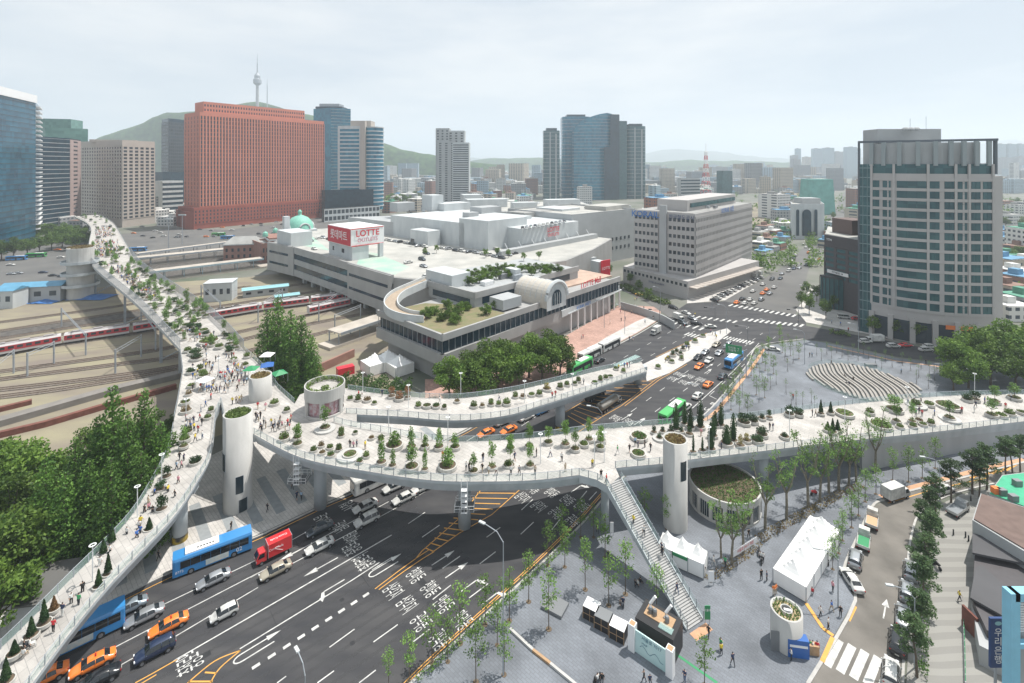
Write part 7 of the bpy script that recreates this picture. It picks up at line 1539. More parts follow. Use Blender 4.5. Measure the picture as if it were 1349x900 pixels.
def truck(p,d,kind,col,label,L_=5.2,boxcol='white',near=True,cargo=None,z=ZC):
 t=thing('truck',label,'truck',Vector((p.x,p.y,z)),ang(d),'trucks');h=L_/2;m=MB();m.mats=[PAINT[col]];cw=.86;ch=1.95
 m.add([(h-1.5,-cw,.5),(h,-cw,.5),(h,cw,.5),(h-1.5,cw,.5),(h-1.5,-cw,1.15),(h,-cw,1.15),(h,cw,1.15),(h-1.5,cw,1.15),(h-1.5,-cw*.88,ch),(h-.45,-cw*.88,ch),(h-.45,cw*.88,ch),(h-1.5,cw*.88,ch)],[(0,1,5,4),(1,2,6,5),(2,3,7,6),(3,0,4,7),(8,9,10,11),(4,8,11,7),(3,2,1,0),(4,5,9,8),(6,7,11,10),(5,6,10,9)]);m.build('cab',t)
 g_=MB().use('car_glass');g_.add([(h+.02,-cw*.9,1.17),(h+.02,cw*.9,1.17),(h-.42,cw*.8,ch-.06),(h-.42,-cw*.8,ch-.06)],[(0,1,2,3)]);g_.build('windscreen',t)
 for sg in (-1,1):g_=MB().use('car_glass');q=[(h-1.2,sg*(cw*1.0+.01),1.2),(h-.15,sg*(cw*1.0+.01),1.2),(h-.5,sg*(cw*.9+.02),ch-.12),(h-1.2,sg*(cw*.9+.02),ch-.12)];g_.add(q,[(0,1,2,3)if sg<0 else (3,2,1,0)]);g_.build('side_window',t)
 m=MB().use('dark_metal');m.box((-.5,0,.55),(L_-1.2,.9,.2));m.build('chassis',t)
 if kind=='box':
  m=MB();m.mats=[PAINT[boxcol]];m.box((-.85,0,1.75),(L_-1.75,1.9,2.1));m.build('cargo_box',t)
  m=MB().use('steel_grey')
  for sx in (-h+.02,h-1.72):m.box((sx,0,2.8),(.06,1.92,.05));m.box((sx,.96,1.75),(.06,.04,2.1));m.box((sx,-.96,1.75),(.06,.04,2.1))
  m.build('box_frame',t)
 elif kind=='bed':
  m=MB();m.mats=[PAINT[boxcol]];m.box((-.85,0,.78),(L_-1.75,1.8,.08))
  for s_ in ((-.85,.88,L_-1.75,.05),(-.85,-.88,L_-1.75,.05)):m.box((s_[0],s_[1],1.0),(s_[2],s_[3],.4))
  m.box((-h+.03,0,1.0),(.05,1.8,.4));m.box((h-1.62,0,1.15),(.05,1.8,.7));m.build('cargo_bed',t)
  if cargo:m=MB().use(cargo);m.box((-.85,0,.9),(L_-2.2,1.5,.22));m.build('bed_lining',t)
 elif kind=='tank':
  m=MB().use(mat('tank_steel',(.42,.38,.33),.3,metal=.7));N=20;vs=[]
  for x,k in ((-h,.6),(-h+.2,1),(h-2.0,1),(h-1.8,.6)):vs+=[(x,1.15*k*math.cos(2*math.pi*i/N),1.75+.95*k*math.sin(2*math.pi*i/N))for i in range(N)]
  m.add(vs,[(a_*N+i,(a_+1)*N+i,(a_+1)*N+(i+1)%N,a_*N+(i+1)%N)for a_ in range(3)for i in range(N)]+[tuple(range(N)),tuple(range(4*N-1,3*N-1,-1))]);m.build('tank',t,True);m=MB().use('steel_grey');m.box((-.8,0,2.75),(L_-3,.5,.12));m.build('catwalk',t)
 elif kind=='dump':
  m=MB().use('dark_metal');m.prism([(-h,-1.1),(h-1.9,-1.1),(h-1.9,1.1),(-h,1.1)],1.0,2.4);m.build('tipper_body',t)
 for i,sg in enumerate((-1,1)):
  m=MB().use('headlight');m.box((h,sg*.62,.75),(.08,.28,.18));m.build('headlight',t);m=MB().use('taillight');m.box((-h,sg*.8,.7),(.06,.2,.16));m.build('taillight',t)
 wheels(t,(h-.75,-h+.9)if L_<7 else (h-1.0,-h+1.1,-h+2.3),.8,L_>7)
 return t
tr=truck(P(360,733),DL,'box','red','red delivery box truck with white heart drawing ahead of the beige sedan',5.4,'red')
for sg in (-1,1):
 R_=Matrix.Rotation(rad(90),4,'X')if sg<0 else Matrix.Rotation(rad(180),4,'Z')@Matrix.Rotation(rad(90),4,'X')
 me=textmesh('Coca-Cola',MATS['white'],.52,.005,'lettering');me.transform(Matrix.Translation((-.2,sg*.98,1.9))@R_);put(bpy.data.objects.new('lettering',me),tr)
 m=MB().use('white');m.tube([(-1.2+1.2*math.sin(k*.35)*(1 if sg<0 else 1)+.0,sg*.975,1.1+.9*abs(math.sin(k*.27)))for k in range(9)],.03,4);m.build('swoosh',tr)
me=textmesh('Coca-Cola',MATS['white'],.6,.005,'lettering');me.transform(Matrix.Translation((-.85,0,2.81)));put(bpy.data.objects.new('lettering',me),tr)
truck(P(803,537),EU,'tank','white','silver tanker truck with white cab parked on the hatched area',9.5);truck(P(784,524),EU,'dump','navy','dark dump truck parked behind the silver tanker',8.5)
for x,y,k,c,d in ((903,540,'sedan','white',ED),(919,524,'sedan','white',EU),(933,509,'taxi','orange',EU),(952,498,'sedan','dark grey',EU),(921,485,'taxi','orange',ED),(919.5,473,'sedan','black',ED),(929,466,'sedan','silver',ED),(934,477,'sedan','white',ED),(947.6,467,'sedan','silver',ED),(943.7,456,'sedan','beige',ED),(959,457,'suv','silver',ED),(964,468,'sedan','silver',ED),(693,553,'sedan','white',DU),(662,559,'sedan','white',DU),(670,570,'taxi','orange',DL),(640,574,'taxi','orange',DL),(714,544,'suv','blue',DU),(790,477,'sedan','black',EU),(648,553,'sedan','silver',DU),(904,414,'sedan','white',(.4,-.9)),(912,421,'sedan','silver',(.4,-.9)),(899,427,'suv','dark grey',(.3,-.9)),(917,428,'suv','black',(1,-.1)),(936,432,'sedan','white',(1,0)),(887,407,'suv','black',(.6,-.8)),(826,382,'sedan','white',(.75,-.6)),(843,390,'taxi','yellow',(.75,-.6)),(866,398,'sedan','white',(.8,-.5)),(1018,462,'sedan','white',(1,-.3)),(970.6,400,'taxi','orange',EU),(978,395,'sedan','black',EU),(981,401,'sedan','white',EU),(988,396,'sedan','white',EU),(993.6,401,'sedan','white',EU),(992,385,'sedan','white',EU),(1003,396,'suv','silver',EU),(1005,388,'taxi','orange',EU),(1010,383,'taxi','orange',EU),(1005,376,'sedan','white',EU),(1017,369,'suv','black',ED),(1028,368,'sedan','dark grey',ED),(1039,358,'van','white',ED),(1046,355,'sedan','navy',ED),(1053,354,'sedan','silver',ED),(1062,350,'sedan','dark grey',ED),(1079,343,'taxi','orange',ED),(1074,345,'sedan','white',ED),(1030,362,'sedan','silver',EU),(1020,380,'sedan','white',EU),(1014,388,'sedan','silver',EU)):
 d=Vector((*d,0))if isinstance(d,tuple)else d
 car(P(x,y),d,k,c,('under the station arm of the overpass' if x<720 else 'near the median and bus lane' if y>452 and x>880 and x<990 else 'by the station kerb' if x<830 and y>460 else 'at the crossroads' if y>400 and x<1000 else 'on the avenue beyond the crossroads'),near=y>450 and False,z=ZC)
for i in range(26):
 t_=i/26;x=1045+t_*62;y=352-t_*94;random.seed(i);car(P(x+random.choice((-7,0,9))*(1-t_*.6),y),(P(1110,262)-P(1060,330)),random.choice(('sedan','suv','sedan')),random.choice(('white','silver','black','white','dark grey','orange')),'far away on the avenue',near=False,z=ZC)
truck(P(864,440),ED,'box','white','white box truck waiting at the station side of the crossing',5.5);truck(P(894,422),Vector((.4,-.9,0)),'box','white','white box truck in the queue at the ramp foot',5)
for i,(x,y)in enumerate(((945,394),(950,391),(955,388.5),(960,386.5),(965,384),(971,381),(977,378),(983,375.5),(989,373),(995,370),(941,397),(1001,367))):
 car(P(x,y),Vector((-.5,.85,0)),('sedan','suv')[i%2],('white','silver','black','white')[i%4],'parked in the slanted row below the railway office',near=False,z=.12,name='parked_car',group='cars parked beside the railway office')
for x,y in ((992,366),(998,363)):truck(P(x,y),Vector((-.5,.85,0)),'box','white','white box truck parked beside the railway office row',5,z=.12)
for x,y,k,c in ((1140,452,'suv','white'),(1177,458,'suv','white'),(1193,457,'sedan','red'),(1220,463,'suv','white'),(1225,459,'suv','white'),(1272,467,'sedan','white'),(1105,438,'sedan','black'),(1262,463,'sedan','white')):car(P(x,y),Vector((1,.05,0)),k,c,'on the side road before the tall office',near=False,z=ZC)
truck(P(1152,451),Vector((-1,0,0)),'box','white','white box truck on the side road before the tall office',6);car(P(1112,420),Vector((1,-.3,0)),'van','white','parked on the pavement by the dark shop block',near=False,z=.12);car(P(1128,422),Vector((1,0,0)),'hatch','red','parked on the pavement by the tall office',near=False,z=.12)
SD=dpx((1150,880),(1160,740))
car(P(1122,769),dpx((1134,786),(1108,746)),'sedan','white','standing askew across the kerb beside the long white tent',z=ZC);car(P(1127,741),SD,'suv','silver','parked behind the green-bed pickup',z=ZC,name='parked_car')
truck(P(1138,717),SD,'bed','white','small white pickup truck with green lined bed',4.9,'white',cargo='green');truck(P(1149,690),SD,'bed','white','small white pickup truck carrying tan boxes',4.9,'white',cargo=mat('carton',(.55,.36,.22),.9))
truck(P(1180,657),dpx((1165,662),(1200,651)),'box','white','white box truck at the bend of the one-way street',5.6);truck(P(1262,676),dpx((1240,690),(1275,665)),'bed','silver','grey flatbed truck half on the pavement behind the pine',5.2,'silver')
car(P(1243,649),dpx((1230,653),(1260,644)),'suv','white','driving round the bend behind the pine',z=ZC)
for x,y,k,c in ((1200,757,'suv','silver'),(1195,785,'suv','silver'),(1190,817,'sedan','silver'),(1182,851,'suv','black'),(1174,893,'suv','white')):car(P(x,y),SD,k,c,'parked in line along the pine hedge',z=ZC,name='parked_car')
random.seed(4);CC=['white','silver','black','white','dark grey','silver','white']
rows=[(420,315),(426,314),(433,316),(440,312),(410,318),(500,316),(508,317),(514,318),(521,319),(528,320),(535,321),(543,322),(551,325),(560,326),(583,328),(591,329),(600,331),(609,332),(618,333),(627,334),(637,336),(645,337),(652,339),(661,341),(538,347),(556,343),(558,352),(563,366),(414,329),(670,337),(678,335),(655,330),(562,335),(447,309),(400,316)]
for i,(x,y)in enumerate(rows):car(P(x,y,ZR+.13),Vector((.72,-.69,0))if i%3 else Vector((.69,.72,0)),('sedan','suv')[i%2],CC[i%7],'parked on the roof of the station wing',near=False,name='parked_car',group='cars parked on the station roof')
for i in range(14):car(P(672+i*5.5,304-i*.9,31),Vector((0,1,0)),'sedan',CC[(i*3)%7],'parked on the roof of the white outlet building',near=False,name='parked_car',group='cars parked on the outlet roof')if 688<672+i*5.5<744 else None
random.seed(21)
for i in range(54):
 x=random.uniform(170,420);y=303+random.uniform(-12,14)-(x-170)*.04;car(P(x,y),Vector((random.choice((1,-1)),random.uniform(-.3,.5),0)),random.choice(('sedan','suv','taxi')),random.choice(('white','silver','black','white','orange','dark grey')),'on the far crossing before the brick red tower',near=False,z=ZC)
for x,y,c in ((57,360,'navy'),(15,362,'silver'),(24,361,'silver'),(76,330,'orange'),(80,340,'white'),(14,350,'white'),(70,364,'black'),(82,365,'dark grey'),(90,328,'black')):car(P(x,y),Vector((1,.25,0)),'sedan',c,'on the far road left of the spiral tower',near=False,z=ZC)
# ---------------- people ----------------
def person_mesh(pose):
 """one continuous skinned body, posed; faces get skin / hair / top / trousers / shoes"""
 walk=pose.startswith('walk');s=.28 if walk else .06;sit=pose=='sit'
 if pose=='walk2':s=-.28
 P_={'pelvis':(0,0,.95),'belly':(0,0,1.12),'chest':(.02,0,1.33),'neck':(.02,0,1.49),'head':(.05,0,1.60),'crown':(.04,0,1.70)}
 if sit:P_={k:(v[0],v[1],v[2]-.45)for k,v in P_.items()}
 E=[('pelvis','belly'),('belly','chest'),('chest','neck'),('neck','head'),('head','crown')];Rr={'pelvis':.155,'belly':.14,'chest':.165,'neck':.06,'head':.098,'crown':.075}
 for sg,n_ in ((-1,'r'),(1,'l')):
  f=s*sg
  if sit:pts=[('hip',(.03,.10*sg,.50),.10),('knee',(.45,.12*sg,.50),.075),('ankle',(.47,.12*sg,.09),.05),('toe',(.60,.13*sg,.05),.045)]
  else:pts=[('hip',(0,.10*sg,.88),.105),('knee',(f*.55+.03,.10*sg,.49),.072),('ankle',(f-.02,.10*sg,.08),.050),('toe',(f+.14,.12*sg,.045),.045)]
  prev='pelvis'
  for k,c,r in pts:P_[k+n_]=c;Rr[k+n_]=r;E.append((prev,k+n_));prev=k+n_
  zo=-.45 if sit else 0;g_=-f
  if pose=='hold':ar=[('sho',(.02,.19*sg,1.42),.068),('elb',(.04,.25*sg,1.16),.048),('wri',(.26,.12*sg,1.20),.034),('hand',(.33,.10*sg,1.22),.038)]
  elif pose=='phone' and sg==1:ar=[('sho',(.02,.19*sg,1.42),.068),('elb',(.10,.26*sg,1.20),.048),('wri',(.26,.12*sg,1.40),.034),('hand',(.29,.08*sg,1.46),.038)]
  else:ar=[('sho',(.02,.19*sg,1.42+zo),.068),('elb',(g_*.35,.25*sg,1.16+zo),.048),('wri',(g_*.8+.06,.24*sg,.93+zo),.034),('hand',(g_*.9+.08,.24*sg,.85+zo),.038)]
  prev='chest'
  for k,c,r in ar:P_[k+n_]=c;Rr[k+n_]=r;E.append((prev,k+n_));prev=k+n_
 ks=list(P_);me=bpy.data.meshes.new('p');me.from_pydata([P_[k]for k in ks],[(ks.index(a_),ks.index(b_))for a_,b_ in E],[])
 o=bpy.data.objects.new('p',me);COL.objects.link(o);md=o.modifiers.new('s','SKIN');md.use_smooth_shade=True
 for i,k in enumerate(ks):
  sv=me.skin_vertices[0].data[i];r=Rr[k];sv.radius=(r,r*(.72 if k in ('pelvis','belly','chest')else 1))if False else (r,r);sv.use_root=(k=='pelvis')
 o.modifiers.new('d','SUBSURF').levels=1
 dg=bpy.context.evaluated_depsgraph_get();r=bpy.data.meshes.new_from_object(o.evaluated_get(dg));bpy.data.objects.remove(o)
 r.materials.clear()
 for mt in ('person_skin','person_hair','person_top','person_legs','black'):r.materials.append(MATS[mt])
 zo=-.45 if sit else 0;sk=pose=='walk2'
 for f in r.polygons:
  c=f.center;k=2
  if c.z>1.64+zo or (c.z>1.54+zo and c.x<.03):k=1
  elif c.z>1.47+zo:k=0
  elif abs(c.y)>.195 and c.z<(1.16 if not sit else .72)and pose not in ('hold','phone'):k=0
  elif pose in ('hold','phone')and c.x>.18 and c.z>1.1:k=0
  elif sit:k=3 if c.z<.58 else 2
  elif c.z<1.0:k=3
  if c.z<.085:k=4
  elif sk and c.z<.45:k=0
  f.material_index=k;f.use_smooth=True
 r.name='person_'+pose;return r
mat('person_skin',(.52,.33,.24),.6);mat('person_hair',(.018,.013,.011),.6);mat('person_top',(.7,.7,.7),.8);mat('person_legs',(.05,.06,.09),.8)
PMESH={k:person_mesh(k)for k in ('walk','walk2','stand','hold','phone','sit')}
TOPS={'white':(.70,.70,.68),'black':(.02,.02,.022),'grey':(.25,.26,.27),'red':(.55,.03,.04),'pale blue':(.32,.46,.60),'navy':(.03,.045,.10),'yellow':(.75,.58,.05),'green':(.05,.32,.12),'pink':(.65,.30,.36),'beige':(.48,.40,.30),'blue':(.05,.15,.45),'orange':(.75,.22,.05)}
LEGS={'dark':(.03,.035,.045),'blue jeans':(.07,.11,.20),'beige':(.40,.33,.24),'white':(.62,.62,.60),'black':(.015,.015,.018)}
TM_={k:mat('top_'+k,v,.85)for k,v in TOPS.items()};GM_={k:mat('legs_'+k,v,.85)for k,v in LEGS.items()}
PTXT={'walk':'walking','walk2':'striding','stand':'standing','hold':'standing with hands raised in front','phone':'holding a phone','sit':'sitting'}
rp=random.Random(99);NP=[0];PPOS=[]
def person(p,where,top=None,leg=None,pose=None,rz=None):
 top=top or rp.choice(['white','white','black','grey','pale blue','navy','red','white','black','beige','pink','blue','yellow']);leg=leg or rp.choice(['dark','dark','blue jeans','beige','white','black']);pose=pose or rp.choice(['walk','walk','walk2','stand','hold','phone'])
 s=rp.uniform(.94,1.05);o=obj('person',PMESH[pose],None,p,rz if rz is not None else rp.uniform(0,6.28),(s,s,s));NP[0]+=1;PPOS.append((p.x,p.y))
 for i,mt in ((2,TM_[top]),(3,GM_[leg])):o.material_slots[i].link='OBJECT';o.material_slots[i].material=mt
 return tag(o,'person in %s top and %s trousers %s %s'%(top,leg,PTXT[pose],where),'person','people')
def free(p,r=.45):
 for x,y,q in PLANTERS:
  if abs(x-p.x)<5 and (x-p.x)**2+(y-p.y)**2<(q+r)**2:return False
 return all((x-p.x)**2+(y-p.y)**2>.2 for x,y in PPOS)
def ppl(lst,zf,where,ox,oy,s):
 for it in lst:
  px,py=ox+it[0]/s,oy+it[1]/s;p=P(px,py,zf(px,py)+.02)
  person(p,where,*(it[2:]))
ppl([(38,235),(28,290,'black','dark'),(52,285,'black','black'),(52,345,'navy','dark'),(80,335,'black','beige'),(78,240,'pink','white'),(150,330),(165,335,'pink','dark'),(195,325,'red','dark'),(205,345,'red','white'),(565,175),(583,172),(688,168),(600,445,'yellow','beige','stand'),(520,440,'black','dark'),(538,445,'pink','dark'),(555,440,'navy','dark'),(1005,500,'orange','beige'),(1128,555,'white','dark'),(1142,560,'black','dark'),(1156,568,'white','white'),(1212,565),(1284,580,'white','dark'),(1245,580,'white','beige'),(920,470,'white','white'),(832,500),(1215,510),(1300,190),(990,205)],lambda x,y:zdeck(x,y)if y>545 or x<440 else zS(x),'on the overpass right of the white towers',330,480,3.968)
ppl([(72,505,'navy','dark'),(186,485,'black','dark'),(258,485,'white','blue jeans'),(318,508,'white','black'),(336,562,'beige','beige','stand'),(96,580,'grey','dark'),(178,578,'beige','dark'),(52,580,'white','dark'),(478,540,'yellow','dark','stand'),(610,470,'green','white'),(672,460,'black','dark'),(702,425,'pale blue','dark'),(716,440,'navy','dark'),(752,435,'black','black'),(782,455,'black','dark','walk'),(1046,375,'pink','beige'),(1152,445,'navy','dark'),(268,178,'red','dark'),(285,172,'red','beige'),(432,105,'white','dark'),(615,30),(645,20),(660,18),(672,15)],lambda x,y:zdeck(x,y)if y>545 else zS(x),'on the overpass above the road',660,480,3.968)
ppl([(272,265,'black','dark'),(288,265,'beige','dark'),(55,335,'black','dark'),(70,338,'navy','white'),(722,255,'black','dark'),(790,190),(825,200,'black','black'),(798,265,'green','dark'),(815,250,'navy','dark'),(830,265,'red','dark'),(893,262,'blue','dark'),(1032,250,'red','dark'),(1095,245,'white','white'),(1103,220,'navy','dark'),(1150,195,'navy','dark'),(1148,200,'blue','dark'),(1255,228,'red','beige'),(1283,180),(885,290),(758,200)],lambda x,y:zdeck(x,y),'on the wide east arm of the overpass',1000,480,3.865)
ppl([(1102,185,'red','dark'),(1130,150,'black','dark'),(1152,70,'red','dark'),(1162,70,'red','dark'),(1175,68,'red','dark'),(1200,65),(1172,150),(1192,150),(1210,75),(1195,110),(1250,110),(1265,100),(1275,110),(1290,100),(1240,140),(1215,210),(1235,205),(1250,200),(1262,195),(1050,250),(1045,295),(1012,310),(1055,320,'black','dark'),(1035,360,'red','dark'),(1058,390),(1020,405),(938,505,'black','dark'),(960,510,'navy','dark'),(922,555,'pale blue','dark'),(948,550,'pink','dark'),(932,630,'pink','dark'),(914,705,'black','dark'),(878,680,'yellow','dark'),(868,670),(808,695,'blue','dark'),(755,790,'black','dark'),(775,740),(797,790,'black','dark'),(778,775,'pink','dark'),(735,850,'yellow','dark'),(728,872,'white','dark')],lambda x,y:zB(x,y),'on the left ramp of the overpass',0,480,3.968)
ppl([(662,112,'white','dark'),(716,128,'blue','dark'),(733,105,'blue','dark'),(522,275,'white','white'),(575,205,'white','black'),(432,410,'black','black','phone'),(372,465,'white','black','stand'),(410,470,'green','dark'),(325,525,'navy','white','hold'),(278,608,'red','black','phone'),(155,690,'white','white','sit'),(125,700,'black','dark','sit'),(122,742,'white','beige','sit')],lambda x,y:zB(x,y),'on the lower left ramp',0,680,3.968)
ppl([(1208,72,'black','dark'),(828,230,'black','black','walk')],lambda x,y:.11,'on the striped pavement below the ramp',0,680,3.968)
ppl([(218,655,'black','dark'),(242,708,'navy','dark'),(266,708,'pale blue','dark'),(88,770,'black','dark','walk')],lambda x,y:.11,'on the shaded pavement under the overpass',330,480,3.968)
def zstair(px,py):
 best=min((abs(scr(T0.lerp(B0,k/60))[1]-py),k)for k in range(61))[1];return (T0.lerp(B0,best/60)).z
ppl([(524,598,'black','dark')],lambda x,y:10.8,'at the head of the open staircase',660,480,3.968);ppl([(552,622,'red','dark')],lambda x,y:10.8,'at the head of the open staircase',660,480,3.968)
for x,y,tp_,lg,ps in ((693,840-794,'yellow','dark','walk'),(747,103,'white','dark','walk'),(843,210,'black','dark','stand'),(840,190,'navy','black','walk'),(920,405,'navy','blue jeans','walk')):
 px,py=660+x/3.968,680+y/3.968;z=zstair(px,py);person(P(px,py,z+.02),'on the long open staircase',tp_,lg,ps)
ppl([(1085,632,'black','black','walk'),(1148,700,'green','black','hold'),(1152,725,'yellow','dark','stand'),(1212,780,'navy','dark','walk'),(960,868,'navy','blue jeans','hold'),(748,870,'black','dark'),(778,873,'navy','dark','sit'),(1172,265,'green','dark'),(1295,115,'black','dark'),(638,465,'navy','dark','sit'),(622,475,'black','dark','sit'),(700,368,'black','dark','sit'),(716,370,'white','dark','sit'),(728,362,'black','dark','sit'),(560,215,'black','dark','sit'),(505,90,'black','dark'),(505,872,'white','dark','sit'),(530,868,'black','dark','sit'),(1112,258),(1062,310,'black','dark')],lambda x,y:.11,'in the stone plaza by the stairs',660,680,3.968)
ppl([(375,385,'pink','dark','stand'),(370,485,'blue','beige','walk'),(415,512,'black','black','stand'),(312,512,'white','dark','walk'),(352,575,'white','black','stand'),(270,400,'red','dark','sit'),(12,325,'black','black','stand'),(40,330,'navy','dark','stand'),(20,235,'white','dark','stand'),(8,230,'white','dark','stand'),(1020,432,'yellow','dark','walk'),(85,395,'orange','beige','hold'),(75,405,'orange','beige','hold'),(258,690,'green','dark'),(275,695,'white','dark'),(296,700,'red','dark'),(165,735,'white','dark')],lambda x,y:.11,'beside the long white tent',1000,680,3.865)
ppl([(95,490,'red','dark'),(255,130),(236,132),(418,200,'black','red' if False else 'dark'),(1010,268,'pale blue','dark'),(1218,190,'black','dark'),(45,170),(530,300,'black','dark','sit'),(605,330,'black','dark','sit'),(570,370,'navy','dark','sit'),(555,360,'white','dark','sit')],lambda x,y:.11,'around the stepped terrace',1030,450,6.42)
ppl([(x,y)for x,y in ((620,600),(640,595),(562,615),(672,560),(715,560),(736,540),(784,590),(845,590),(812,590),(865,610),(662,700),(680,698),(710,540),(690,530),(627,520),(742,610),(415,690),(423,688),(616,560),(655,545),(1000,575),(930,635),(945,635),(1090,670),(1104,675),(1110,690),(1080,660),(1130,665),(1175,690),(955,745),(968,750),(860,800),(848,810),(700,490),(690,495),(346,810),(280,840))],lambda x,y:.12,'on the forecourt between station and crossroads',660,270,3.912)
ppl([(370,605),(455,645),(200,600),(650,690),(415,615),(1015,530),(255,560)],lambda x,y:.12,'on the pavement by the tall office',1000,270,3.865)
def crowd(poly_px,zf,n_,where,z_=None):
 k=0;tries=0
 while k<n_ and tries<n_*40:
  tries+=1;a_,b_,c_=rp.sample(poly_px,3);u,v=rp.random(),rp.random()
  if u+v>1:u,v=1-u,1-v
  x=a_[0]+(b_[0]-a_[0])*u+(c_[0]-a_[0])*v;y=a_[1]+(b_[1]-a_[1])*u+(c_[1]-a_[1])*v;p=P(x,y,zf(x,y)+.02)
  if free(p,.0):person(p,where);k+=1
crowd([(252,470),(318,470),(325,500),(285,520),(250,520)],lambda x,y:12.43,75,'in the crowd at the overpass junction')
crowd([(335,545),(390,545),(400,565),(345,572)],lambda x,y:12.43,12,'between the two white towers and the kiosk')
crowd([(240,440),(262,425),(300,452),(268,468)],zW,18,'where the track arm meets the junction')
zw2=lambda x,y:zW(x,y)if y>345 else 16.6+max(0,min(1,(345-y)/40))*.4
crowd([(140,352),(168,352),(215,400),(188,392)],zw2,130,'on the arm above the rail tracks')
crowd([(122,340),(158,340),(155,318),(124,318)],zw2,170,'in the dense crowd at the far bend');crowd([(126,314),(150,314),(146,298),(125,300)],zw2,130,'at the far end of the walkway')
crowd([(240,530),(275,535),(270,575),(235,565)],zB,7,'at the top of the left ramp')
allp=sorted([o for o in scene.objects if o.name.startswith('person')and o.parent is None],key=lambda o:o.location.y);cm=MB()
for o in allp[300:]:
 me=o.data;M_=Matrix.LocRotScale(o.location,o.rotation_euler,o.scale);k=len(cm.v);cm.v+=[tuple(M_@v.co)for v in me.vertices];sl_=[]
 for q in o.material_slots:
  if q.material not in cm.mats:cm.mats.append(q.material)
  sl_.append(cm.mats.index(q.material))
 for f in me.polygons:cm.f.append(tuple(i+k for i in f.vertices));cm.m.append(sl_[f.material_index])
 bpy.data.objects.remove(o)
if cm.v:tag(cm.build('distant_crowd',None,True),kind='stuff')
# ---------------- tents, booths, lamps, signs ----------------
def tent(p,u,v,w_,d_,h,name,label,group,panel=None):
 """marquee unit: corner p, axes u (w_) and v (d_), concave peaked roof"""
 t=thing(name,label,'tent',p,0,group);N=10;m=MB().use('tent');vs=[]
 for i in range(N+1):
  for j in range(N+1):
   a,b=i/N*2-1,j/N*2-1;r=max(abs(a),abs(b));q=u*(i/N*w_)+v*(j/N*d_);vs.append((q.x,q.y,h+(1.9 if w_<6 else 2.6)*(1-r)**1.5))
 m.add(vs,[(i*(N+1)+j,(i+1)*(N+1)+j,(i+1)*(N+1)+j+1,i*(N+1)+j+1)for i in range(N)for j in range(N)]);m.build('roof',t,False,True)
 m=MB().use('tent');c=[Vector((0,0,0)),u*w_,u*w_+v*d_,v*d_]
 for i in range(4):a,b=c[i],c[(i+1)%4];m.add([(a.x,a.y,.15),(b.x,b.y,.15),(b.x,b.y,h-.02),(a.x,a.y,h-.02)],[(0,1,2,3)])
 m.build('side_wall',t);m=MB().use('steel_grey')
 for q in c:m.boxz(q.x,q.y,0,h+.05,.1,.1)
 m.build('frame',t)
 if panel:m=MB().use(panel);a,b=c[0],c[1];n_=Vector((u.y,-u.x,0))*.06;m.box(((a.x+b.x)/2+n_.x,(a.y+b.y)/2+n_.y,h-.3),(w_*.96,.05,.5),ang(u));m.build('valance',t)
 return t
c0,c1=P(1062,795,.1),P(1107,716,.1);u=(c1-c0);L5=u.length;u.normalize();v=Vector((-u.y,u.x,0))
for k in range(5):tent(c0+u*(k*L5/5),u,v,L5/5,4.6,2.35,'marquee','white peaked bay of the long marquee, %s'%('nearest the round lift shaft','second from the near end','middle of the five','fourth from the near end','farthest end towards the trees')[k],'bays of the long white marquee')
c0,c1=P(866,737,.1),P(927,764,.1);u=(c1-c0);L3=u.length;u.normalize();v=Vector((-u.y,u.x,0))
for k in range(3):tent(c0+u*(k*L3/3),u,v,L3/3,3.2,2.4,'marquee','small white peaked tent, %s of three beside the stairs'%('leftmost','middle one with green valance','rightmost')[k],'white tents beside the stairs','green' if k==1 else None)
for i,(x,y)in enumerate(((487,497),(505,492),(521,499))):tent(P(x,y),UV,Vector((-UV.y,UV.x,0)),6.5,6.5,3.2,'marquee','cream peaked tent before the station entrance, %s'%('leftmost','middle','rightmost')[i],'cream tents at the station entrance')
for i,(x,y,c)in enumerate(((331,497,'green'),(352,492,'blue'),(368,503,'green'),(270,512,'white'),(352,478,'tent'))):
 t=thing('canopy_tent','%s pop-up canopy near the crowd at the junction'%('green','bright blue','dark green','white','cream')[i],'tent',P(x,y,12.44),.4*i,'pop-up canopies at the junction');m=MB().use(c);m.add([(-1.5,-1.5,2.1),(1.5,-1.5,2.1),(1.5,1.5,2.1),(-1.5,1.5,2.1),(0,0,2.9)],[(0,1,4),(1,2,4),(2,3,4),(3,0,4)]);m.build('roof',t)
 for a,b in ((-1,-1),(1,-1),(1,1),(-1,1)):m=MB().use('steel_grey');m.boxz(a*1.45,b*1.45,0,2.1,.06,.06);m.build('leg',t)
def slab_thing(name,label,cat,px,py,sx,sy,h,rz,mt,z=.1,group=None):
 p=P(px,py,z);t=thing(name,label,cat,p,rz,group);m=MB().use(mt);m.boxz(0,0,0,h,sx,sy);m.build('body',t);return t
AZ=ang(P(883,887)-P(836,862))
t=slab_thing('black_pavilion','black walled box stage with pipes and timber deck on top','pavilion',868,850,5.2,3.6,3.6,AZ-.12,'black');m=MB().use('wood');m.boxz(0,.3,3.6,3.68,3.8,1.8);m.build('deck',t)
m=MB().use('railing_glass');m.boxz(1.3,-.9,3.69,3.8,1.8,.9);m.build('glass_panel',t)
for x in (-1.6,.6):m=MB().use('white');m.tube([(x,.6,3.6),(x+.1,.7,4.3),(x+.7,1.1,5.3)],.2,10);m.build('pipe',t)
for x in (-1.2,-.6,1.1):m=MB().use('mid_metal');m.lathe((x,.1,3.68),[(.3,0),(.3,.6),(.2,.8),(0,.8)],10);m.build('spotlight',t)
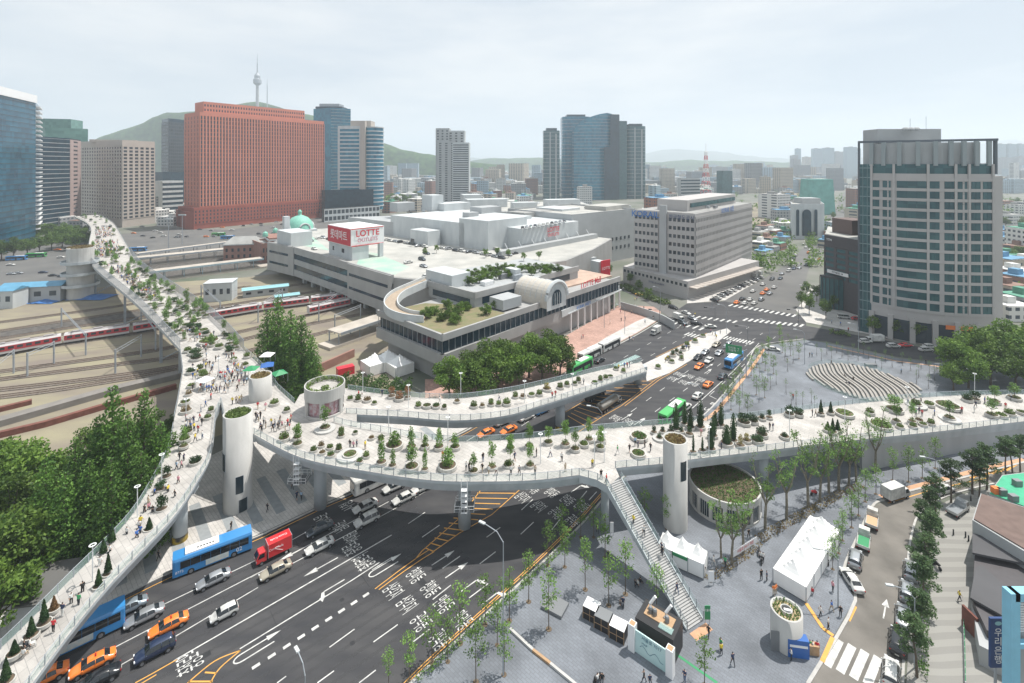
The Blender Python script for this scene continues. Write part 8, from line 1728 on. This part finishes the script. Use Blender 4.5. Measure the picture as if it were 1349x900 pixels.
p0,p1=P(836,857,.1),P(882,889,.1);u=(p1-p0);Lw=u.length;u.normalize();n_=Vector((u.y,-u.x,0));t=thing('map_wall','pale turquoise wall printed with a walking map between two white towers','display wall',p0,ang(u))
m=MB().use(mat('map_print',(.42,.62,.62),.6,col2=(.56,.72,.70),noise_scale=.5));m.boxz(Lw/2,0,0,2.9,Lw,.16);m.build('panel',t)
for x in (-.3,Lw+.1):m=MB().use('white');m.boxz(x,0,0,3.5,.9,.9);m.use('wood').boxz(x,0,3.5,3.52,.7,.7);m.build('tower_box',t)
m=MB().use('wood');m.boxz(Lw/2,.9,.0,1.5,Lw-1,1.2);m.build('timber_back',t)
NV_=mat('print_navy',(.05,.15,.22),.6);
for i,(tx,x,z,sz)in enumerate((('서울로 7017',Lw*.5,2.4,.55),('MAP',Lw*.3,1.7,.4))):
 me=textmesh(tx,NV_,sz,.004,'lettering');me.transform(Matrix.Translation((x,-.1,z))@Matrix.Rotation(rad(90),4,'X'));put(bpy.data.objects.new('lettering',me),t)
m=MB().use(NV_);m.tube([(.8+k*(Lw-1.6)/9,-.1,1.1+.35*math.sin(k*1.3))for k in range(10)],.03,4);m.build('map_route',t)
for i,(x,y)in enumerate(((780,812),(795,825),(815,838))):
 t=slab_thing('crate_bench','%s black framed crate with white lid beside the pavilion'%('leftmost','middle','rightmost')[i],'crate',x,y,2.1,1.8,1.7,AZ,'black',group='black crates in the plaza');m=MB().use('white' if i!=1 else 'mid_metal');m.boxz(0,0,1.7,1.76,2.1,1.8);m.build('lid',t);m=MB().use('wood')
 for q in (-1.03,0,1.03):m.boxz(q,-.92,0,1.7,.06,.04)
 m.box((0,-.92,.85),(2.1,.04,.06));m.build('trim',t)
slab_thing('stone_slab','low dark square slab bench on the plaza between young trees','bench',731,800,3.3,2.6,.45,AZ,'mid_metal')
slab_thing('bench_block','grey bench block behind the stepped terrace','bench',1147,483,3.2,1.4,.9,0,'mid_metal');slab_thing('bench_block','small grey bench block beside the larger one','bench',1122,481,1.1,1.0,.6,0,'mid_metal')
m=MB().use('white_concrete');ribbox(m,[P(672,830,.1),P(702,858,.1)],.35,.1,.4);ribbox(m,[P(725,876,.1),P(760,905,.1)],.35,.1,.4);m.use('wood');ribbox(m,[P(702,858,.1),P(725,876,.1)],.35,.1,.4);tag(m.build('kerb_bench'),'long low white and timber bench strip across the plaza corner','bench')
m=MB().use('green');ribbon(m,[P(888,860,.1),P(945,900,.1)],.35,.112);struct('green_strip',m)
t=thing('banner','white banner with red lettering tied between tree trunks','banner',P(966,740,.1));u=P(997,720,.1)-P(966,740,.1);m=MB().use('white');m.box((u.x/2,u.y/2,1.2),(u.length,.04,1.0),ang(u));m.build('cloth',t);me=textmesh('서울로 7017 개장',MATS['red'],.62,.004,'lettering');me.transform(Matrix.Translation((u.x/2+.03,u.y/2-.04,1.2))@Matrix.Rotation(ang(u),4,'Z')@Matrix.Rotation(rad(90),4,'X'));put(bpy.data.objects.new('lettering',me),t)
def board(px,py,w_,h,mt,label,z=.1,rz=0.0,cat='sign',text=None):
 t=thing('notice_board',label,cat,P(px,py,z),rz);m=MB().use(mt);m.box((0,0,h*.62),(w_,.08,h*.75));m.build('panel',t);m=MB().use('steel_grey');m.boxz(-w_*.4,0,0,h,.06,.06);m.boxz(w_*.4,0,0,h,.06,.06);m.build('post',t)
 if text:me=textmesh(text,MATS['white'],w_*.5,.004,'lettering');me.transform(Matrix.Translation((0,-.05,h*.75))@Matrix.Rotation(rad(90),4,'X'));put(bpy.data.objects.new('lettering',me),t)
board(932,822,.8,2.6,'green','narrow green standing sign at the foot of the stairs',text='서울로');board(937,771,.9,2.2,'white','white standing notice board right of the small tents')
board(806,706,.6,2.4,'white','white slim sign under the stair top by the pillar')
t=slab_thing('info_booth','blue information booth standing against the round lift shaft','booth',1050,862,2.6,1.1,2.3,-.15,'blue');m=MB().use('white');m.boxz(0,-.57,1.4,1.7,2.2,.04);m.build('sign_strip',t);m=MB().use('mid_metal');m.boxz(-2.3,.1,0,2.6,1.8,.12);m.build('dark_board',t);m=MB().use('wood');m.boxz(2.2,.5,0,1.2,1.2,.8);m.build('counter',t)
def bike(px,py,rz,label,z=.1,mt='black'):
 t=thing('motorbike',label,'motorbike',P(px,py,z),rz,'parked motorbikes');m=MB().use(mt);m.box((0,0,.72),(.95,.3,.25));m.box((.35,0,.55),(.5,.28,.4));m.box((-.3,0,.86),(.6,.26,.1));m.build('frame',t);m=MB().use('steel_grey');m.tube([(.55,0,.4),(.42,0,1.05)],.03,4);m.tube([(.42,-.32,1.05),(.42,.32,1.05)],.025,4);m.build('handlebar',t)
 for x in (-.6,.62):o=obj('wheel',WHM,t,(x,0,.3));o.scale=(.9,.5,.9)
bike(1000,730,1.2,'dark motorbike parked beside the banner');bike(1004,741,1.0,'second dark motorbike nearer the camera than the one by the banner');bike(788,898,.6,'motorbike leaning at the bottom edge of the plaza');bike(1234,748,1.6,'black motorbike on the wavy pavement beside the hedge');bike(1090,741,1.2,'bicycle-like motorbike behind the long marquee',mt='mid_metal');bike(1072,652,.3,'red motorbike beneath the overpass',mt='red')
def lamp(px,py,z,h,kind,label,arm=(1,0),name='street_lamp',group=None):
 t=thing(name,label,'street lamp',P(px,py,z),0,group or 'street lamps');m=MB().use('white_metal' if kind=='ring' else 'steel_grey');m.tube([(0,0,0),(0,0,h)],.075 if kind=='ring' else .1,8,.06);m.build('pole',t);a=Vector((*arm,0))
 if kind=='ring':m=MB().use('white_metal');m.lathe((0,0,h),[(.38,.0),(.42,.08),(.27,.1),(.24,.02),(.38,0)],16);m.build('lamp_head',t)
 else:
  m=MB().use('steel_grey');m.tube([(0,0,h-.1),tuple(a*.8+Vector((0,0,h+.9))),tuple(a*2.4+Vector((0,0,h+1.2)))],.06,6);m.build('arm',t);m=MB().use('panel_white');q=a*2.8;m.box((q.x,q.y,h+1.2),(.9,.35,.16),ang(a));m.build('lamp_head',t)
for i,(x,y)in enumerate(((512,573),(783,615),(712,612),(590,596-8),(796,609),(1040,575),(1113,555),(1195,540),(1284,520),(934,600))):lamp(x,y,zdeck(x,y),5.4,'ring','white post with ring-shaped lamp head on the middle or east arm',group='ring lamps on the overpass')
for x,y in ((478,520),(538,538),(607,520),(691,531),(754,520)):lamp(x,y,zS(x),5,'ring','white post with ring-shaped lamp head on the station arm',group='ring lamps on the overpass')
for x,y in ((181,686),(213,640),(245,560),(258,515),(333,520),(122,770),(288,500)):lamp(x,y,zB(x,y)if y>530 else 12.4,5.2,'ring','white post with ring-shaped lamp head on the left ramp',group='ring lamps on the overpass')
lamp(663,890,.1,17,'arm','tall curved street lamp at the main road kerb, lower middle',(-1,.6));lamp(322,672,.1,8,'arm','grey street lamp beside the foot of the tall white tower',(-1,-.3));lamp(402,984,0,8,'arm','street lamp head rising at the bottom picture edge',(-.6,.6))
for i,(x,y,h)in enumerate(((1205,880,9),(1238,668,8),(793,610,11),(1060,480,10),(1131,470,10),(924,560,9),(1064,405,9),(957,440,10),(823,440,10),(796,432,10),(870,408,9),(938,408,9),(1104,800,7),(1014,455,8))):lamp(x,y,.1 if i!=2 else 0,h,'arm','grey arm street lamp %s'%('among the pines at lower right','at the street bend','by the middle arm','left of the stepped terrace','behind the stepped terrace','beside the bus lane','by the dark shop block','on the median island tip','before the station gallery','at the far end of the forecourt','at the ramp foot','below the railway office','by the kerb near the askew sedan','at the bus lane corner')[i],(-1,.2))
for x,y,sx in ((222,330,4),(240,322,4)):t=thing('floodlight_mast','tall floodlight mast near the old station, %s'%('left one' if x<230 else 'right one'),'mast',P(x,y));m=MB().use('steel_grey');m.tube([(0,0,0),(0,0,24)],.3,6,.15);m.build('pole',t);m=MB().use('panel_white');m.box((0,0,24),(6,.6,1));m.build('lamp_bar',t)
t=thing('road_sign','green overhead direction sign above the bus lane at the crossroads','road sign',P(983,497,.1));m=MB().use('steel_grey');m.tube([(0,0,0),(0,0,8.5)],.16,8);m.tube([(0,0,8),(-6,3,8)],.1,6);m.build('pole',t);m=MB().use('green');m.box((-3.2,1.3,8),(4.6,.12,2.6),-.46);m.build('sign_panel',t)
me=textmesh('만리동 →\n서울역 ↑',MATS['white'],.8,.004,'lettering');me.transform(Matrix.Translation((-3.25,1.2,8))@Matrix.Rotation(-.46,4,'Z')@Matrix.Rotation(rad(90),4,'X'));put(bpy.data.objects.new('lettering',me),t)
for i,(x,y)in enumerate(((869,428),(1052,428),(942,425),(985,452))):
 t=thing('traffic_light','traffic light on a cantilever arm %s'%('at the forecourt corner','at the tall office corner','in the middle of the crossroads','at the bus lane corner')[i],'traffic light',P(x,y),0,'traffic lights');m=MB().use('mid_metal');m.tube([(0,0,0),(0,0,6.2)],.1,6);m.tube([(0,0,6),(-4,1,6.2)],.07,5);m.build('pole',t);m=MB().use('black');m.box((-3.6,.9,6.0),(1.3,.3,.42));m.build('signal_head',t)
for i,(x,y)in enumerate(((1256,705),(1272,708),(1276,713),(1279,660),(1300,818))):t=thing('bollard','short dark bollard on the wavy pavement','bollard',P(x,y,.1),0,'bollards on the wavy pavement');m=MB().use('dark_metal');m.cyl((0,0),.12,0,1.0,10,.1);m.build('post',t)
t=thing('bus_shelter','glass bus shelter strip beside the green bus on the station side','bus shelter',P(826,486,.1));m=MB().use('railing_glass');m.box((0,0,2.6),(12,2,.1),.72);m.build('roof',t)
slab_thing('skip','red skip standing behind the round kiosk','skip',455,493,5,2.4,2.4,.6,'sign_red',0);m=MB().use('old_brick');ribbox(m,[P(418,492),P(466,470)],.8,0,2.6);tag(m.build('brick_wall'),'short brick wall between the yard and the kiosk','wall')
# ---------------- lower right buildings ----------------
def pxprism(m,lst,zt,z0=0):m.prism([P(x,y,zt).xy for x,y in lst],z0,zt)
mat('roof_brown',(.15,.105,.09),.9,noise_amt=.15,noise_scale=.6,detail=8);gridmat('corrugated',(.16,.165,.175),(.07,.07,.075),(6,.35),.1,rad(35),var=.06)
b=thing('brown_roof_house','low grey building with brown flat roof at the right edge','building');m=MB().use('panel_grey');pxprism(m,[(1292,650),(1281,685),(1349,726),(1420,765),(1420,690)],6.3);m.build('wall',b);m=MB().use('roof_brown');m.prism([P(x,y,6.4).xy for x,y in ((1293,651),(1283,684),(1349,723),(1420,762),(1420,692))],6.31,6.5);m.build('roof',b)
m=MB().use('win_dark');q0,q1=P(1281,685,6.3),P(1349,726,6.3);fascia(m,[q0.lerp(q1,.25),q0.lerp(q1,.8)],1.5,3.2,.1,.06);m.build('window',b)
b=thing('green_roof_house','building with bright green roof deck and cooling units at the right edge','building');m=MB().use('panel_grey');pxprism(m,[(1303,650),(1320,626),(1400,616),(1400,690),(1349,668)],5.2);m.build('wall',b);m=MB().use(mat('roof_green',(.04,.36,.20),.6,noise_amt=.12,noise_scale=.8));m.prism([P(x,y,5.3).xy for x,y in ((1304,650),(1321,627),(1400,617),(1400,690),(1349,667))],5.22,5.35);m.build('roof',b)
for i,(x,y)in enumerate(((1312,650),(1320,652),(1335,660),(1340,640))):m=MB().use('mid_metal' if i else 'orange');q=P(x,y,5.3);m.boxz(q.x,q.y,5.35,6.4,1.2,.9);m.build('cooling_unit',b)
b=thing('corrugated_shop','shop with grey corrugated awning roofs below the brown roof','building');m=MB().use('corrugated');pxprism(m,[(1281,702),(1349,722),(1420,745),(1420,765),(1349,742),(1281,728)],4.6,4.3);pxprism(m,[(1285,748),(1293,744),(1330,778),(1328,815),(1278,787)],4.2,3.9);m.build('awning',b);m=MB().use('dark_cladding');pxprism(m,[(1284,730),(1349,745),(1420,770),(1420,900),(1300,830),(1281,790)],3.6);m.build('wall',b)
m=MB().use('concrete_wall');pxprism(m,[(1280,795),(1310,815),(1330,870),(1290,850)],2.6);m.build('low_roof',b);m=MB().use('rust');m.box((*P(1278,820,1.5).xy,1.5),(.3,2.2,3));m.build('gate',b)
b=thing('blue_frame_building','sky blue framed building corner with white louvres at the right edge','building');D_=50;x0=X_at(1332,D_);m=MB().use(mat('sky_blue_panel',(.22,.50,.66),.5,noise_amt=.05,noise_scale=1));m.boxz(x0,D_,0,21,.95,.95);m.boxz(x0+6,D_,20.2,21,12,.95);m.boxz(x0+6,D_-.01,15.2,15.7,12,.6);m.build('frame',b);m=MB().use('panel_grey');m.boxz(x0+6.3,D_+.9,0,19.8,11,.5);m.build('wall',b)
m=MB().use('white')
for k in range(14):m.box((x0+4,D_+.6,16.2+k*.26),(5.6,.1,.12))
m.build('louvres',b);m=MB().use('glass_navy');m.boxz(x0+1.3,D_+.8,15.9,19.6,.9,.1);m.boxz(x0+1.3,D_+.8,9,14.8,.9,.1);m.build('window',b)
t=thing('bank_sign','dark blue vertical bank sign with white Korean lettering','sign',(*X(1313.5,56),0));m=MB().use(mat('bank_blue',(.01,.045,.16),.4));m.box((0,0,9.7),(1.75,.25,5.7));m.build('panel',t);m=MB().use('steel_grey');m.boxz(.2,.4,0,9,.2,.2);m.build('post',t)
for k,ch in enumerate('우리은행'):me=textmesh(ch,MATS['white'],1.05,.005,'lettering');me.transform(Matrix.Translation((0,-.14,10.9-k*1.05))@Matrix.Rotation(rad(90),4,'X'));put(bpy.data.objects.new('lettering',me),t)
m=MB().use('roof_pale_blue');m.lathe((0,0,0),[(.4,0),(0,.05)],16);m.v=[(x,-.15,12.0+y*.6)for x,y,z in m.v];m.build('emblem',t)
t=thing('entrance_railing','green and white railing along the building edge at lower right','railing');m=MB().use('green');pts=[P(1269,815,.1),P(1271,860,.1),P(1272,910,.1)]
for h in (.6,1.1):m.tube([p+Vector((0,0,h))for p in pts],.04,4)
m.build('rail',t);m=MB().use('white_metal')
for k in range(12):q=pts[0].lerp(pts[2],k/11);m.boxz(q.x,q.y,.1,1.25,.08,.08)
m.build('post',t)
b=thing('ramp_shed','low shed with dark roof between grove and left ramp','shed');m=MB().use('panel_grey');pxprism(m,[(16,800),(38,745),(112,735),(95,790)],4);m.build('wall',b);m=MB().use('asphalt_far');m.prism([P(x,y,4.2).xy for x,y in ((14,801),(37,744),(114,733),(97,791))],4.01,4.2);m.build('roof',b)
t=board(78,770,1.6,2.4,'green','green exit sign board beside the ramp shed')
# ---------------- individual pieces and individual labels ----------------
def islands(me):
 par=list(range(len(me.vertices)))
 def fd_(a):
  while par[a]!=a:par[a]=par[par[a]];a=par[a]
  return a
 for f in me.polygons:
  v0=fd_(f.vertices[0])
  for v in f.vertices[1:]:
   r=fd_(v)
   if r!=v0:par[r]=v0
 g={}
 for f in me.polygons:g.setdefault(fd_(f.vertices[0]),[]).append(f.index)
 return list(g.values())
SPLIT={'column','plant_room','bogie','turret'}
for o in list(bpy.data.objects):
 base=o.name.split('.')[0]
 if o.type=='MESH' and o.parent and (base in SPLIT or (base in ('window','post')and o.data.users==1)):
  isl=islands(o.data)
  if 1<len(isl)<=60:
   me=o.data
   for k,fs in enumerate(isl):
    ids=sorted({v for f in fs for v in me.polygons[f].vertices});mp_={v:i for i,v in enumerate(ids)}
    n_=bpy.data.meshes.new(base);n_.from_pydata([me.vertices[v].co for v in ids],[],[[mp_[v]for v in me.polygons[f].vertices]for f in fs])
    for m_ in me.materials:n_.materials.append(m_)
    if k==0:o.data=n_
    else:c=put(bpy.data.objects.new(base,n_),o.parent);c.matrix_local=o.matrix_local
bpy.context.view_layer.update()
ORD=['leftmost','second','third','fourth','fifth','sixth','seventh','eighth','ninth','tenth','eleventh','twelfth','thirteenth','fourteenth','fifteenth','sixteenth','seventeenth','eighteenth','nineteenth','twentieth','twenty-first','twenty-second','twenty-third','twenty-fourth','twenty-fifth','twenty-sixth','twenty-seventh','twenty-eighth','twenty-ninth','thirtieth','thirty-first','thirty-second','thirty-third','thirty-fourth','thirty-fifth','thirty-sixth','thirty-seventh','thirty-eighth','thirty-ninth','fortieth']
by={}
for o in scene.objects:
 if o.parent is None and 'label' in o and o.get('kind')is None:
  l=' '.join(o['label'].split()[:12]).rstrip(',');
  for tail in (' in',' on',' of',' at',' the',' and',' by',' with',' to',' near',' above',' beneath',' beside',' long',' stone',' a',' between',' from',' before',' towards',' two',' wide',' round',' open',' lower',' shaded',' striped',' white',' tall'):
   if len(o['label'].split())>12 and l.endswith(tail):l=l[:-len(tail)]
  by.setdefault(l,[]).append((o,len(o['label'].split())<=16))
for l,g in by.items():
 if len(g)==1:
  if not g[0][1]:g[0][0]['label']=l
  continue
 full=g[0][0]['label']
 if len({o['label']for o,_ in g})==len(g)and all(s for _,s in g):continue
 def pos(o):
  v=o.matrix_world.translation;return scr(v)
 g=sorted([o for o,_ in g],key=lambda o:pos(o)[0]);n=len(g)
 if n>18:
  d_=sorted(g,key=lambda o:o.matrix_world.translation.y);k=(n+2)//3
  for bn,band in (('front',d_[:k]),('middle',d_[k:2*k]),('back',d_[2*k:])):
   band.sort(key=lambda o:pos(o)[0])
   for i,o in enumerate(band):o['label']='%s, %s row %s'%(' '.join(l.split()[:11]),bn,'leftmost' if i==0 else 'rightmost' if i==len(band)-1 else ORD[i]+' from left' if i<len(ORD)else 'right part')
 else:
  for i,o in enumerate(g):o['label']='%s, %s'%(l,('left one' if i==0 else 'right one')if n==2 else 'leftmost' if i==0 else 'rightmost' if i==n-1 else ORD[i]+' from left')
  # ---------------- haze ----------------
hz=bpy.data.materials.new('haze');hz.use_nodes=True ;n=hz.node_tree;n.nodes.clear()
o_=n.nodes.new('ShaderNodeOutputMaterial');pv=n.nodes.new('ShaderNodeVolumePrincipled')
pv.inputs['Color'].default_value=(.83,.92,1.0,1);pv.inputs['Density'].default_value=.00021;pv.inputs['Anisotropy'].default_value=.2
n.links.new(pv.outputs[0],o_.inputs['Volume'])
hb=MB();hb.box((0,4850,299),(18400,10400,600));hb.mats=[hz];hb.build('haze',kind='stuff')
